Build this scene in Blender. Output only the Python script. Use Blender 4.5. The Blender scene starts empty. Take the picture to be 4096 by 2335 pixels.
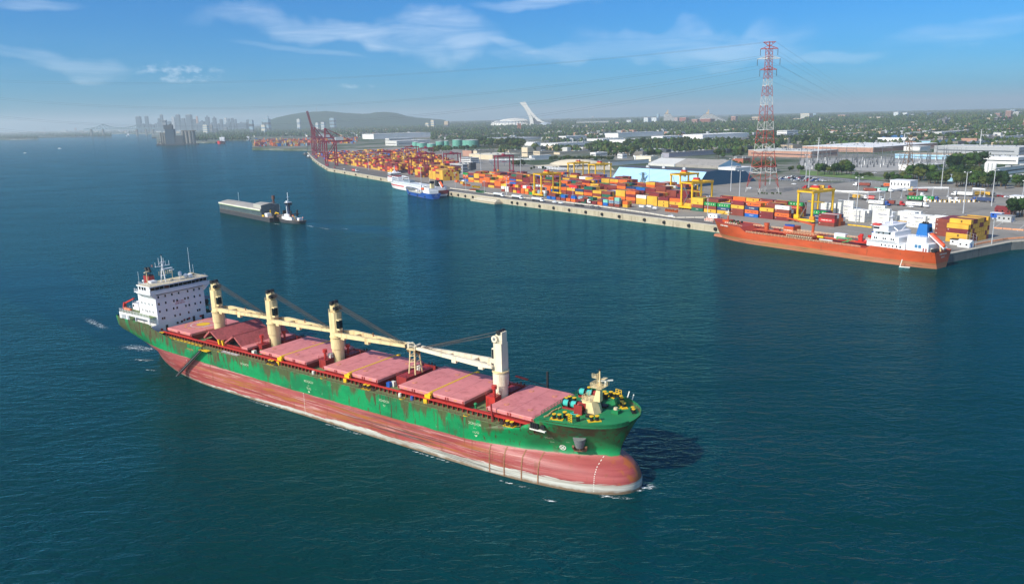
import bpy, bmesh, math, random
import numpy as np
from mathutils import Vector, Matrix, noise as mnoise
random.seed(7)
R = math.radians
scn = bpy.context.scene
col = scn.collection

# ------------------------------------------------------------------ camera (solved from the photograph)
FPX, PITCH, ROLL, CAMH = 3060.64, R(12.813), R(-1.326), 81.79
PW, PH = 4096.0, 2335.0
FW = Vector((0, math.cos(PITCH), -math.sin(PITCH)))
_r0 = Vector((1, 0, 0)); _u0 = _r0.cross(FW)
CR = _r0 * math.cos(ROLL) + _u0 * math.sin(ROLL)
CU = -_r0 * math.sin(ROLL) + _u0 * math.cos(ROLL)
CAMPOS = Vector((0, 0, CAMH))
cd = bpy.data.cameras.new('camera'); cam = bpy.data.objects.new('camera', cd); col.objects.link(cam)
cd.sensor_width = 36.0; cd.lens = 36.0 * FPX / PW; cd.clip_start = 1.0; cd.clip_end = 120000.0
m = Matrix((CR, CU, -FW)).transposed().to_4x4(); m.translation = CAMPOS
cam.matrix_world = m
scn.camera = cam
HAZE_D = 0.000088
scn.render.engine = 'CYCLES'
scn.cycles.use_denoising = True
scn.cycles.max_bounces = 6; scn.cycles.diffuse_bounces = 2; scn.cycles.glossy_bounces = 3
scn.cycles.transmission_bounces = 2; scn.cycles.volume_bounces = 1; scn.cycles.transparent_max_bounces = 8
scn.view_settings.view_transform = 'Standard'; scn.view_settings.look = 'None'
scn.view_settings.gamma = 1.0; scn.view_settings.exposure = 0.56

# ------------------------------------------------------------------ sun and sky
SUN_EL, SUN_AZ = R(36.5), R(232.6)          # azimuth clockwise from +Y: behind the camera, to the left
SUN_DIR = Vector((math.sin(SUN_AZ) * math.cos(SUN_EL), math.cos(SUN_AZ) * math.cos(SUN_EL), math.sin(SUN_EL)))
sd = bpy.data.lights.new('sun', 'SUN'); sd.energy = 3.5; sd.angle = R(0.53); sd.color = (1.0, 0.94, 0.84)
so = bpy.data.objects.new('sun', sd); col.objects.link(so)
so.rotation_euler = (-SUN_DIR).to_track_quat('-Z', 'Y').to_euler(); so.location = (-300, -300, 400)

def S(r, g, b, k=1.0):
    f = lambda c: ((c / 255.0) / 12.92 if c / 255.0 <= 0.04045 else ((c / 255.0 + 0.055) / 1.055) ** 2.4)
    return (f(r) * k, f(g) * k, f(b) * k, 1.0)

class NT:
    """tiny node-tree writer"""
    def __init__(s, tree): s.t = tree; s.n = tree.nodes; s.l = tree.links
    def node(s, typ, ins=None, **kw):
        nd = s.n.new(typ)
        for k, v in kw.items(): setattr(nd, k, v)
        for k, v in (ins or {}).items(): s.put(nd.inputs[k], v)
        return nd
    def put(s, sock, v):
        if isinstance(v, bpy.types.NodeSocket): s.l.new(v, sock)
        elif v is not None:
            if isinstance(v, (tuple, list)) and sock.type == 'VECTOR': v = v[:3]
            sock.default_value = v
    def math(s, op, a, b=0.0, c=0.0, clamp=False):
        nd = s.node('ShaderNodeMath', operation=op, use_clamp=clamp)
        for i, v in enumerate((a, b, c)): s.put(nd.inputs[i], v)
        return nd.outputs[0]
    def mix(s, f, a, b, mode='MIX'):
        nd = s.node('ShaderNodeMix', data_type='RGBA', blend_type=mode)
        s.put(nd.inputs[0], f); s.put(nd.inputs[6], a); s.put(nd.inputs[7], b)
        return nd.outputs[2]
    def noise(s, vec, scale, detail=3.0, rough=0.55, dist=0.0):
        nd = s.node('ShaderNodeTexNoise', {'Scale': scale, 'Detail': detail, 'Roughness': rough, 'Distortion': dist})
        if vec is not None: s.l.new(vec, nd.inputs['Vector'])
        return nd.outputs[0]
    def ramp(s, f, lo, hi, a=0.0, b=1.0, smooth=False):
        nd = s.node('ShaderNodeMapRange', {'From Min': lo, 'From Max': hi, 'To Min': a, 'To Max': b})
        if smooth: nd.interpolation_type = 'SMOOTHSTEP'
        s.put(nd.inputs[0], f); return nd.outputs[0]
    def mapping(s, vec, scale=(1, 1, 1), rot=(0, 0, 0), loc=(0, 0, 0)):
        nd = s.node('ShaderNodeMapping', {'Scale': scale, 'Rotation': rot, 'Location': loc}); s.l.new(vec, nd.inputs[0]); return nd.outputs[0]
    def sep(s, vec):
        nd = s.node('ShaderNodeSeparateXYZ'); s.l.new(vec, nd.inputs[0]); return nd.outputs
    def coord(s, which='Object'): return s.node('ShaderNodeTexCoord').outputs[which]
    def pos(s): return s.node('ShaderNodeNewGeometry').outputs['Position']

world = bpy.data.worlds.new('World'); scn.world = world; world.use_nodes = True
w = NT(world.node_tree); w.n.clear()
sky = w.node('ShaderNodeTexSky', sky_type='NISHITA')
sky.sun_disc = False; sky.sun_elevation = SUN_EL; sky.sun_rotation = SUN_AZ
sky.altitude = 50; sky.air_density = 1.0; sky.dust_density = 0.6; sky.ozone_density = 2.0
# high cirrus: streaks laid out by direction (azimuth, elevation) on the sky itself
dirv = w.coord('Generated'); dx, dy, dz = w.sep(dirv)
az = w.math('MULTIPLY', w.math('ARCTAN2', dx, dy), 57.2958)          # degrees, 0 = +Y
el = w.math('MULTIPLY', w.math('ARCSINE', dz), 57.2958)
comb = w.node('ShaderNodeCombineXYZ', {0: az, 1: el, 2: 0.0}).outputs[0]
wob = w.noise(comb, 0.22, 3.0, 0.5)
def cloud_patch(a0, e0, ra, re, slope, amt, soft=1.0):
    """an elliptic patch centred at azimuth a0, elevation e0 with half-sizes ra, re, tilted by slope"""
    da = w.math('SUBTRACT', az, a0)
    de = w.math('SUBTRACT', w.math('SUBTRACT', el, e0), w.math('MULTIPLY', da, slope))
    de = w.math('ADD', de, w.math('MULTIPLY', w.math('SUBTRACT', wob, 0.5), 3.2 * re))
    q = w.math('ADD', w.math('POWER', w.math('ABSOLUTE', w.math('DIVIDE', da, ra)), 2.0), w.math('POWER', w.math('ABSOLUTE', w.math('DIVIDE', de, re)), 2.0))
    return w.math('MULTIPLY', w.ramp(q, 1.0, 1.0 - soft, 0.0, 1.0, True), amt)
fib = w.noise(w.mapping(comb, (0.11, 0.75, 1), (0, 0, R(9))), 1.0, 7.0, 0.62, 0.9)     # long fibres
puf = w.noise(w.mapping(comb, (0.9, 1.6, 1)), 1.0, 5.0, 0.6)
patches = [(-10.5, 6.0, 12.0, 1.3, -0.10, .85), (-5.0, 5.8, 6.0, 1.9, -0.10, .8), (2.5, 7.75, 5.5, .5, 0.02, .65), (0.6, 5.0, 3.6, .55, -.28, .7),
           (5.0, 4.35, 8.0, .75, -0.03, .55), (13.0, 4.5, 9.5, 1.7, -0.02, .62), (22.0, 3.5, 4.5, .5, 0.0, .4), (29.5, 4.6, 6.0, .8, .06, .45),
           (-31.0, 4.5, 3.2, .55, -.12, .75), (-28.0, 3.7, 3.6, .8, -.1, .65), (-30.0, 7.4, 3.0, .4, 0.0, .5), (-14.5, 4.9, 5.5, .25, -.12, .4)]
tot = None
for (a0, e0, ra, re, sl, am) in patches:
    pz = cloud_patch(a0, e0, ra, re, sl, am)
    tot = pz if tot is None else w.math('MAXIMUM', tot, pz)
streak = w.math('MULTIPLY', tot, w.ramp(fib, 0.24, 0.76, 0.1, 1.0, True))
puffs = w.math('MULTIPLY', cloud_patch(-22.3, 3.5, 3.6, .8, 0, 1.0), w.ramp(puf, 0.42, 0.68, 0.0, .75, True))
low = w.math('MULTIPLY', cloud_patch(-10.8, 2.45, 1.6, .22, 0, 1.0), w.ramp(puf, 0.42, 0.65, 0.0, .6, True))
veil = w.math('MULTIPLY', w.ramp(el, 1.0, 6.5, 0.10, 0.0), w.ramp(fib, .3, .7))
cl = w.math('MAXIMUM', w.math('MAXIMUM', streak, puffs), w.math('MAXIMUM', low, veil))
cl = w.math('MULTIPLY', cl, w.ramp(el, 0.4, 2.0, 0.0, 1.0))
SKY_K = 0.13
sdot = w.math('ADD', w.math('MULTIPLY', dx, SUN_DIR.x), w.math('MULTIPLY', dy, SUN_DIR.y))   # deepest blue away from the sun; unseen sun side whitened to lift shade
tint = w.mix(1.0, sky.outputs[0], w.mix(w.ramp(sdot, 0.0, .45, 0, 1, True), (0.072, 0.345, 0.66, 1), (1.1, 1.06, 1.0, 1)), 'MULTIPLY')
skycol = w.mix(w.math('MULTIPLY', cl, .50), tint, (5.4, 6.0, 6.7, 1))
bg = w.node('ShaderNodeBackground', {'Color': skycol, 'Strength': SKY_K})
w.l.new(bg.outputs[0], w.node('ShaderNodeOutputWorld').inputs[0])

# ------------------------------------------------------------------ projection helpers
def ray(u, v): return FW + CR * ((u - PW / 2) / FPX) + CU * ((PH / 2 - v) / FPX)
def at(u, v, z=0.0):
    """point of the plane at height z that the photograph shows at pixel u, v (of 4096 x 2335)"""
    d = ray(u, v); t = (z - CAMH) / d.z; return CAMPOS + d * t
def proj(p):
    d = Vector(p) - CAMPOS; q = d.dot(FW); return PW / 2 + FPX * d.dot(CR) / q, PH / 2 - FPX * d.dot(CU) / q
E1 = Vector((.566, -.824, 0)).normalized(); E2 = Vector((-E1.y, E1.x, 0)); YO = Vector((145, 532, 0))
A1 = math.atan2(E1.y, E1.x)
def yard(s, t, z=5.0): p = YO + E1 * s + E2 * t; return Vector((p.x, p.y, z))
def gz(x, y):
    t = (x - YO.x) * E2.x + (y - YO.y) * E2.y
    q = min(max((t - 700) / 5000.0, 0), 1); return 5.0 + 22.0 * q * q * (3 - 2 * q)
def G(u, v):
    z = 5.0
    for _ in range(25):
        p = at(u, v, z); z = 0.5 * z + 0.5 * gz(p.x, p.y)
    p.z = gz(p.x, p.y); return p
def rise(p, v):
    """height above p at which the photograph's row v is reached"""
    lo, hi = 0.0, 500.0
    for _ in range(40):
        mm = (lo + hi) / 2
        if proj((p.x, p.y, p.z + mm))[1] > v: lo = mm
        else: hi = mm
    return lo
# zoom frames the measurements were read in: origin and scale
ZR = {'a': (0, 380, 2.554), 'b': (1000, 400, 2.554), 'c': (1200, 500, 3.6486), 'd': (1800, 380, 3.1925), 'e': (1800, 600, 3.1925),
      'f': (2500, 600, 3.1925), 'g': (2500, 400, 3.1925), 'h': (3200, 400, 2.8504), 'i': (3200, 680, 2.8504), 'j': (3300, 820, 3.2085), 'p': (0, 0, 1.0)}
def Z(k, x, y): o = ZR[k]; return o[0] + x / o[2], o[1] + y / o[2]

# ------------------------------------------------------------------ materials
MATS = {}
def mat(name, c, rough=0.6, var=0.12, scale=0.35, metal=0.0, dirt=None, dirt_amt=0.0, streak=False, spec=0.5, coord='pos'):
    """painted or mineral surface: base colour with uneven tone and optional dirt"""
    if name in MATS: return MATS[name]
    m = bpy.data.materials.new(name); m.use_nodes = True
    n = NT(m.node_tree); b = n.n['Principled BSDF']
    p = n.pos()
    f = n.noise(p, scale, 4.0, 0.6)
    k = n.ramp(f, 0.25, 0.75, 1.0 - var, 1.0 + var)
    cc = n.node('ShaderNodeVectorMath', operation='SCALE', ins={0: c[:3], 'Scale': k}).outputs[0]
    if dirt is not None:
        vec = n.mapping(p, (1, 1, 0.12)) if streak else p
        g = n.ramp(n.noise(vec, scale * 2.2, 5.0, 0.65), 0.66 - 0.25 * dirt_amt, 0.80, 0.0, min(1.0, 0.4 + dirt_amt))
        cc = n.mix(g, cc, dirt)
    n.put(b.inputs['Base Color'], cc); b.inputs['Roughness'].default_value = rough; b.inputs['Metallic'].default_value = metal
    b.inputs['Specular IOR Level'].default_value = spec
    MATS[name] = m; return m

RUST = (0.115, 0.045, 0.018, 1); GRIME = (0.07, 0.055, 0.04, 1)

# ------------------------------------------------------------------ mesh writer
class MB:
    """collects boxes, bars, tubes and sheets and links them as ONE mesh object"""
    def __init__(s): s.v = []; s.f = []; s.mi = []; s.mats = []; s.M = None; s.sm = []
    def m_i(s, m):
        if m not in s.mats: s.mats.append(m)
        return s.mats.index(m)
    def add(s, vs, fs, m, smooth=False):
        b = len(s.v)
        s.v.extend([tuple(s.M @ Vector(q)) for q in vs] if s.M is not None else [tuple(q) for q in vs])
        k = s.m_i(m)
        for f in fs: s.f.append([b + i for i in f]); s.mi.append(k); s.sm.append(smooth)
        return s
    def box(s, lo, hi, m, taper=0.0, no_bottom=False):
        x0, y0, z0 = lo; x1, y1, z1 = hi; t = taper
        vs = [(x0, y0, z0), (x1, y0, z0), (x1, y1, z0), (x0, y1, z0), (x0 + t, y0 + t, z1), (x1 - t, y0 + t, z1), (x1 - t, y1 - t, z1), (x0 + t, y1 - t, z1)]
        fs = [(0, 1, 5, 4), (1, 2, 6, 5), (2, 3, 7, 6), (3, 0, 4, 7), (4, 5, 6, 7)]
        if not no_bottom: fs.append((3, 2, 1, 0))
        return s.add(vs, fs, m)
    def cbox(s, c, size, m, rz=0.0, taper=0.0):
        old = s.M; T = Matrix.Translation(Vector(c)) @ Matrix.Rotation(rz, 4, 'Z')
        s.M = (old @ T) if old is not None else T
        s.box((-size[0] / 2, -size[1] / 2, -size[2] / 2), (size[0] / 2, size[1] / 2, size[2] / 2), m, taper); s.M = old; return s
    def prism(s, poly, z0, z1, m, mtop=None, top_poly=None):
        n = len(poly); tp = top_poly or poly
        vs = [(x, y, z0) for x, y in poly] + [(x, y, z1) for x, y in tp]
        s.add(vs, [(i, (i + 1) % n, n + (i + 1) % n, n + i) for i in range(n)], m)
        b = [(x, y, z1) for x, y in tp]; s.add(b, [tuple(range(n))], mtop or m)
        s.add([(x, y, z0) for x, y in poly], [tuple(reversed(range(n)))], m); return s
    def extrude(s, prof, axis_a, axis_b, m, mend=None):
        """closed profile (list of 3D points at end a) swept by vector axis_b - axis_a"""
        n = len(prof); d = Vector(axis_b) - Vector(axis_a)
        a = [Vector(q) for q in prof]; b = [q + d for q in a]
        s.add(a + b, [(i, (i + 1) % n, n + (i + 1) % n, n + i) for i in range(n)], m)
        s.add(a, [tuple(reversed(range(n)))], mend or m); s.add(b, [tuple(range(n))], mend or m); return s
    def cyl(s, p0, p1, r0, r1=None, m=None, n=12, caps=True, smooth=True):
        p0, p1 = Vector(p0), Vector(p1); r1 = r0 if r1 is None else r1
        d = (p1 - p0); L = d.length
        if L < 1e-6: return s
        d /= L; a = d.orthogonal().normalized(); b = d.cross(a)
        vs = []
        for p, r in ((p0, r0), (p1, r1)):
            for i in range(n):
                t = 2 * math.pi * i / n; vs.append(p + a * (r * math.cos(t)) + b * (r * math.sin(t)))
        s.add(vs, [(i, (i + 1) % n, n + (i + 1) % n, n + i) for i in range(n)], m, smooth and n > 6)
        if caps:
            s.add(vs[:n], [tuple(reversed(range(n)))], m); s.add(vs[n:], [tuple(range(n))], m)
        return s
    def bar(s, p0, p1, wd, m, n=4): return s.cyl(p0, p1, wd * .7071 if n == 4 else wd / 2, None, m, n, True, False)
    def path(s, pts, r, m, n=6):
        for a, b in zip(pts[:-1], pts[1:]): s.cyl(a, b, r, r, m, n)
        return s
    def ball(s, c, r, m, nu=12, nv=8, sz=1.0):
        vs = []; fs = []
        for j in range(nv + 1):
            th = math.pi * j / nv
            for i in range(nu):
                ph = 2 * math.pi * i / nu
                vs.append((c[0] + r * math.sin(th) * math.cos(ph), c[1] + r * math.sin(th) * math.sin(ph), c[2] + r * sz * math.cos(th)))
        for j in range(nv):
            for i in range(nu):
                fs.append((j * nu + i, (j + 1) * nu + i, (j + 1) * nu + (i + 1) % nu, j * nu + (i + 1) % nu))
        return s.add(vs, fs, m, True)
    def rail(s, pts, h, m, wd=0.05, step=1.6, bars=3):
        """hand rail with posts along a polyline"""
        for a, b in zip(pts[:-1], pts[1:]):
            a, b = Vector(a), Vector(b); L = (b - a).length; k = max(1, int(L / step))
            for i in range(k + 1):
                q = a.lerp(b, i / k); s.bar(q, q + Vector((0, 0, h)), wd, m)
            for j in range(1, bars + 1):
                o = Vector((0, 0, h * j / bars)); s.bar(a + o, b + o, wd * .8, m)
        return s
    def mesh(s, name):
        me = bpy.data.meshes.new(name); me.from_pydata(s.v, [], s.f)
        for q in s.mats: me.materials.append(q)
        if s.f:
            me.polygons.foreach_set('material_index', s.mi); me.polygons.foreach_set('use_smooth', s.sm)
        me.update(); return me
    def build(s, name, parent=None, loc=None, rz=0.0):
        o = bpy.data.objects.new(name, s.mesh(name)); col.objects.link(o)
        if parent is not None: o.parent = parent
        if loc is not None: o.location = loc
        if rz: o.rotation_euler = (0, 0, rz)
        return o
def tag(o, label=None, cat=None, group=None, kind=None):
    for k, v in (('label', label), ('category', cat), ('group', group), ('kind', kind)):
        if v: o[k] = v
    return o
def empty(name, loc=(0, 0, 0), rz=0.0):
    o = bpy.data.objects.new(name, None); col.objects.link(o); o.location = loc; o.rotation_euler = (0, 0, rz); o.empty_display_size = 1.0; return o
def kids(o): return [c for c in KID.get(o.name, [])]
KID = {}
def copy_tree(o, parent=None):
    c = o.copy(); col.objects.link(c)
    if parent is not None: c.parent = parent
    for ch in list(o.children): copy_tree(ch, c)
    return c
_txt = {}
def text_mesh(body, size=1.0, bold=0.0):
    """flat lettering as mesh data: (verts, faces) centred on the origin in the XY plane"""
    key = (body, size, bold)
    if key not in _txt:
        cu = bpy.data.curves.new('lettering', 'FONT'); cu.body = body; cu.size = size; cu.align_x = 'CENTER'; cu.align_y = 'CENTER'; cu.resolution_u = 2
        cu.offset = bold
        ob = bpy.data.objects.new('lettering', cu); col.objects.link(ob)
        dg = bpy.context.evaluated_depsgraph_get(); me = bpy.data.meshes.new_from_object(ob.evaluated_get(dg))
        vs = [tuple(q.co) for q in me.vertices]; fs = [tuple(q.vertices) for q in me.polygons]
        bpy.data.objects.remove(ob); bpy.data.curves.remove(cu); bpy.data.meshes.remove(me)
        _txt[key] = (vs, fs)
    return _txt[key]
def put_text(mb, body, origin, xdir, ydir, size, m, bold=0.0, width=None):
    vs, fs = text_mesh(body, size, bold); o = Vector(origin); X = Vector(xdir).normalized(); Y = Vector(ydir).normalized()
    k = 1.0
    if width:
        wdt = max(q[0] for q in vs) - min(q[0] for q in vs); k = width / wdt
    mb.add([o + X * (q[0] * k) + Y * q[1] for q in vs], fs, m)

# ------------------------------------------------------------------ river
wm = bpy.data.materials.new('river_water'); wm.use_nodes = True
n = NT(wm.node_tree); b = n.n['Principled BSDF']
P_ = n.pos()
calm = None
def track(ax, ay, bx, by, w0, w1, amt):
    """a band of smoothed water left by a passing hull, from a to b, widening from w0 to w1"""
    L = math.hypot(bx - ax, by - ay); ux, uy = (bx - ax) / L, (by - ay) / L
    x, y, _z = n.sep(P_)
    rx = n.math('SUBTRACT', x, ax); ry = n.math('SUBTRACT', y, ay)
    al = n.math('ADD', n.math('MULTIPLY', rx, ux), n.math('MULTIPLY', ry, uy))
    ac = n.math('ABSOLUTE', n.math('SUBTRACT', n.math('MULTIPLY', rx, uy), n.math('MULTIPLY', ry, ux)))
    wd = n.ramp(al, 0, L, w0, w1)
    e = n.math('MULTIPLY', n.ramp(n.math('DIVIDE', ac, wd), 1.0, .55, 0, amt, True), n.math('MULTIPLY', n.ramp(al, -5, 10), n.ramp(al, L, L * .7)))
    return e
# the bulk carrier's pose is needed for its wake
SHX, SHY, SHA = -134.977, 274.79, R(-35.792)
def ship_xy(x, y): return SHX + x * math.cos(SHA) - y * math.sin(SHA), SHY + x * math.sin(SHA) + y * math.cos(SHA)
wa = ship_xy(2, 0); wb = at(-60, 1030)
calm = track(wa[0], wa[1], wb.x, wb.y, 10, 40, .6)
tg = at(1215, 895); t2 = at(2000, 960)
calm = n.math('MAXIMUM', calm, track(tg.x, tg.y, t2.x, t2.y, 8, 40, .5))
big = n.noise(n.mapping(P_, (.010, .022, 1), (0, 0, .5)), 1.0, 4.0, .6)              # gust patches
gust = n.ramp(big, .34, .66, .45, 1.25)
amp = n.math('MULTIPLY', gust, n.math('SUBTRACT', 1.0, calm))
ridge = lambda q: n.math('SUBTRACT', 1.0, n.math('MULTIPLY', n.math('ABSOLUTE', n.math('SUBTRACT', q, .5)), 2.0))
h1 = n.noise(n.mapping(P_, (.17, .36, 1), (0, 0, .35)), 1.0, 2.5, .55, .6)
h2 = ridge(n.noise(n.mapping(P_, (.5, 1.0, 1), (0, 0, .1)), 1.0, 2.0, .55, .4))
h3 = n.noise(n.mapping(P_, (.035, .06, 1), (0, 0, .6)), 1.0, 3.0, .5)
h4 = n.noise(n.mapping(P_, (1.5, 2.4, 1), (0, 0, -.2)), 1.0, 3.0, .6)
hh = n.math('ADD', n.math('ADD', n.math('MULTIPLY', h4, .07), n.math('MULTIPLY', h1, 1.5)), n.math('ADD', n.math('MULTIPLY', h2, .30), n.math('MULTIPLY', h3, 1.6)))
bump = n.node('ShaderNodeBump', {'Distance': 1.0, 'Height': hh, 'Strength': n.math('MULTIPLY', amp, .62)})
df = n.node('ShaderNodeBsdfDiffuse', {'Color': n.mix(n.ramp(big, .3, .7), S(3, 48, 41), S(0, 54, 64)), 'Normal': bump.outputs[0]})
gl = n.node('ShaderNodeBsdfGlossy', {'Color': (.24, .76, .94, 1), 'Roughness': .10, 'Normal': bump.outputs[0]})
fr = n.math('MULTIPLY', n.node('ShaderNodeFresnel', {'IOR': 1.333, 'Normal': bump.outputs[0]}).outputs[0], .60)
mxs = n.node('ShaderNodeMixShader', {0: fr}); n.l.new(df.outputs[0], mxs.inputs[1]); n.l.new(gl.outputs[0], mxs.inputs[2])
n.l.new(mxs.outputs[0], n.n['Material Output'].inputs[0]); n.n.remove(b)
W_ = MB()
ext = 26000.0
W_.add([(-ext, -400, 0), (ext, -400, 0), (ext, ext, 0), (-ext, ext, 0)], [(0, 1, 2, 3)], wm)
tag(W_.build('river'), kind='structure')

# ------------------------------------------------------------------ ground: one sheet from the shoreline to the horizon
quay_pts = [Vector((233, 404, 0)), Vector((145, 532, 0)), Vector((-2, 742, 0)), Vector((-65, 838, 0)), Vector((-159, 1039, 0))]
for (x, y) in ((410, 632), (270, 550), (180, 482), (108, 398)):
    q = at(*Z('c', x, y), 5.0); quay_pts.append(Vector((q.x, q.y, 0)))
shore = [Vector((1500, 80, 0)), Vector((700, 330, 0)), Vector((420, 470, 0)), Vector((291, 439, 0))] + quay_pts
for k, x, y in [('b', 590, 520), ('b', 420, 520), ('b', 200, 515), ('b', 25, 512), ('b', 22, 430), ('a', 2554, 466), ('a', 2330, 466), ('a', 2200, 495), ('a', 2010, 492),
                ('a', 1995, 488), ('a', 1740, 514), ('a', 1606, 514), ('a', 1600, 440), ('a', 1552, 446), ('a', 1548, 402), ('a', 1142, 400), ('a', 1138, 414), ('a', 850, 428), ('a', 392, 440),
                ('a', 388, 456), ('a', 0, 463), ('a', -900, 480), ('a', -2500, 520)]:
    q = at(*Z(k, x, y)); shore.append(Vector((q.x, q.y, 0)))
pts = []
for a, c in zip(shore[:-1], shore[1:]):
    k = max(1, int(min((c - a).length / 60, 14)))
    for i in range(k): pts.append(a.lerp(c, i / k))
pts.append(shore[-1])
rows = 60
gv = []; gf = []
for p in pts:
    d = math.hypot(p.x, p.y); ux, uy = p.x / d, p.y / d
    for j in range(rows + 1):
        if j == 0: r_, z_ = d + .3, -2.0
        elif j == 1: r_, z_ = d + .4, None
        else:
            r_, z_ = d + .4 + (25000 - d) * ((j - 1) / (rows - 1)) ** 2.6, None
        x, y = ux * r_, uy * r_
        gv.append((x, y, gz(x, y) - .02 if z_ is None else z_))
for i in range(len(pts) - 1):
    for j in range(rows):
        a = i * (rows + 1) + j; gf.append((a, a + 1, a + rows + 2, a + rows + 1))
gm = bpy.data.materials.new('ground_soil'); gm.use_nodes = True
n = NT(gm.node_tree); b = n.n['Principled BSDF']; p = n.pos()
f1 = n.noise(p, .004, 5, .6); f2 = n.noise(p, .03, 4, .6)
c = n.mix(n.ramp(f1, .42, .56), S(52, 72, 38), S(130, 128, 120))
c = n.mix(n.ramp(f2, .5, .66), c, S(62, 80, 44))
n.put(b.inputs['Base Color'], c); b.inputs['Roughness'].default_value = .9; b.inputs['Specular IOR Level'].default_value = .2
g_ = MB(); g_.add(gv, gf, gm); tag(g_.build('ground'), kind='structure')

# asphalt of the terminals, laid over the ground
asph = bpy.data.materials.new('asphalt'); asph.use_nodes = True
n = NT(asph.node_tree); b = n.n['Principled BSDF']; p = n.pos()
f1 = n.noise(p, .02, 5, .65); f2 = n.noise(n.mapping(p, (1, .25, 1), (0, 0, -A1)), .12, 4, .6)
c = n.mix(n.ramp(f1, .3, .7), S(124, 120, 112), S(150, 145, 136)); c = n.mix(n.ramp(f2, .56, .8, 0, .55), c, S(98, 94, 88))
n.put(b.inputs['Base Color'], c); b.inputs['Roughness'].default_value = .85; b.inputs['Specular IOR Level'].default_value = .3
dark_asph = mat('quay_roadway', S(104, 100, 94), .85, .18, .05)
conc = mat('weathered_concrete', S(176, 164, 140), .85, .16, .25, dirt=S(88, 74, 56), dirt_amt=.55, streak=True)
conc_edge = mat('concrete_cap', S(190, 182, 165), .85, .12, .3, dirt=S(120, 105, 80), dirt_amt=.3)
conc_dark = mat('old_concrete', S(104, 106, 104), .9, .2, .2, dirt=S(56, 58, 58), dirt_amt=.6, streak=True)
rubber = mat('rubber', S(34, 34, 36), .8, .2, 1.0)
def offset(pl, d):
    """polyline moved d metres inland (to the right of right-to-left travel)"""
    out = []
    for i, q in enumerate(pl):
        t = (pl[min(i + 1, len(pl) - 1)] - pl[max(i - 1, 0)]).normalized(); out.append(q + Vector((t.y, -t.x, 0)) * d)
    return out
def ribbon(mb, pl, d0, d1, z, m):
    a, c = offset(pl, d0), offset(pl, d1)
    for i in range(len(pl) - 1):
        mb.add([(q.x, q.y, z) for q in (a[i], a[i + 1], c[i + 1], c[i])], [(0, 1, 2, 3)], m)
yp = MB()
far_in = [Vector((292.5, 441, 0)), Vector((419, 473, 0)), Vector((560, 640, 0)), Vector((470, 800, 0)), Vector((300, 850, 0)), Vector((180, 1010, 0)), Vector((60, 1190, 0)), Vector((-40, 1560, 0)), Vector((-120, 2000, 0)), Vector((-330, 2300, 0))]
poly = [(q.x, q.y) for q in offset(quay_pts, 1.2)] + [(q.x, q.y) for q in reversed(far_in)]
bm = bmesh.new(); vs = [bm.verts.new((x, y, 5.02)) for x, y in poly]; bm.faces.new(vs); bmesh.ops.triangulate(bm, faces=bm.faces[:])
me = bpy.data.meshes.new('yard_pavement'); bm.normal_update()
for f in bm.faces:
    if f.normal.z < 0: f.normal_flip()
bm.to_mesh(me); bm.free(); me.materials.append(asph)
o = bpy.data.objects.new('yard_pavement', me); col.objects.link(o); tag(o, kind='structure')
rd = MB(); ribbon(rd, quay_pts[:5], 1.6, 19.0, 5.05, dark_asph); tag(rd.build('quay_road'), kind='structure')
rd = MB(); ribbon(rd, quay_pts[4:], 1.6, 42.0, 5.05, dark_asph); tag(rd.build('crane_apron'), kind='structure')

def quay(pl, label, m=conc, cap=conc_edge, z=5.0, joints=True):
    root = empty('quay_wall', (pl[0].x, pl[0].y, 0)); tag(root, label, 'quay wall')
    base = Vector((pl[0].x, pl[0].y, 0))
    body = MB(); capm = MB(); jt = MB()
    a, c = offset(pl, -.15), offset(pl, 1.3); a2, c2 = offset(pl, -.3), offset(pl, 1.55)
    for i in range(len(pl) - 1):
        L = (pl[i + 1] - pl[i]).length; k = max(1, int(L / 30))
        for q in range(k):
            f0, f1 = q / k, (q + 1) / k
            A, B, C, D = a[i].lerp(a[i + 1], f0), a[i].lerp(a[i + 1], f1), c[i].lerp(c[i + 1], f1), c[i].lerp(c[i + 1], f0)
            ap, bp, cp, dp = [w_ - base for w_ in (A, B, C, D)]
            t = (bp - ap).normalized() * .06
            body.add([(v.x, v.y, zz) for zz in (-3.0, z - .35) for v in (ap + t, bp - t, cp - t, dp + t)], [(0, 1, 5, 4), (1, 2, 6, 5), (2, 3, 7, 6), (3, 0, 4, 7), (4, 5, 6, 7)], m)
            ap, bp, cp, dp = [w_ - base for w_ in (a2[i].lerp(a2[i + 1], f0), a2[i].lerp(a2[i + 1], f1), c2[i].lerp(c2[i + 1], f1), c2[i].lerp(c2[i + 1], f0))]
            capm.add([(v.x, v.y, zz) for zz in (z - .35, z + .12) for v in (ap + t, bp - t, cp - t, dp + t)], [(0, 1, 5, 4), (1, 2, 6, 5), (2, 3, 7, 6), (3, 0, 4, 7), (4, 5, 6, 7)], cap)
    body.build('wall_face', root); capm.build('cap', root); return root
quay(quay_pts[:3], 'long pale concrete quay wall with vertical joints below the container yard')
quay(quay_pts[2:5], 'stained concrete quay wall between the step landing and the moored small ships')
quay(quay_pts[4:], 'pale concrete quay wall curving round below the maroon ship cranes')
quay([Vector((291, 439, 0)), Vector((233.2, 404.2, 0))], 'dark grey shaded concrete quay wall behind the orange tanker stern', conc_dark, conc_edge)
quay([Vector((440, 473.5, 0)), Vector((291.3, 439.3, 0))], 'old dark wharf wall running on to the right edge of the picture', conc_dark, conc_edge)
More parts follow.
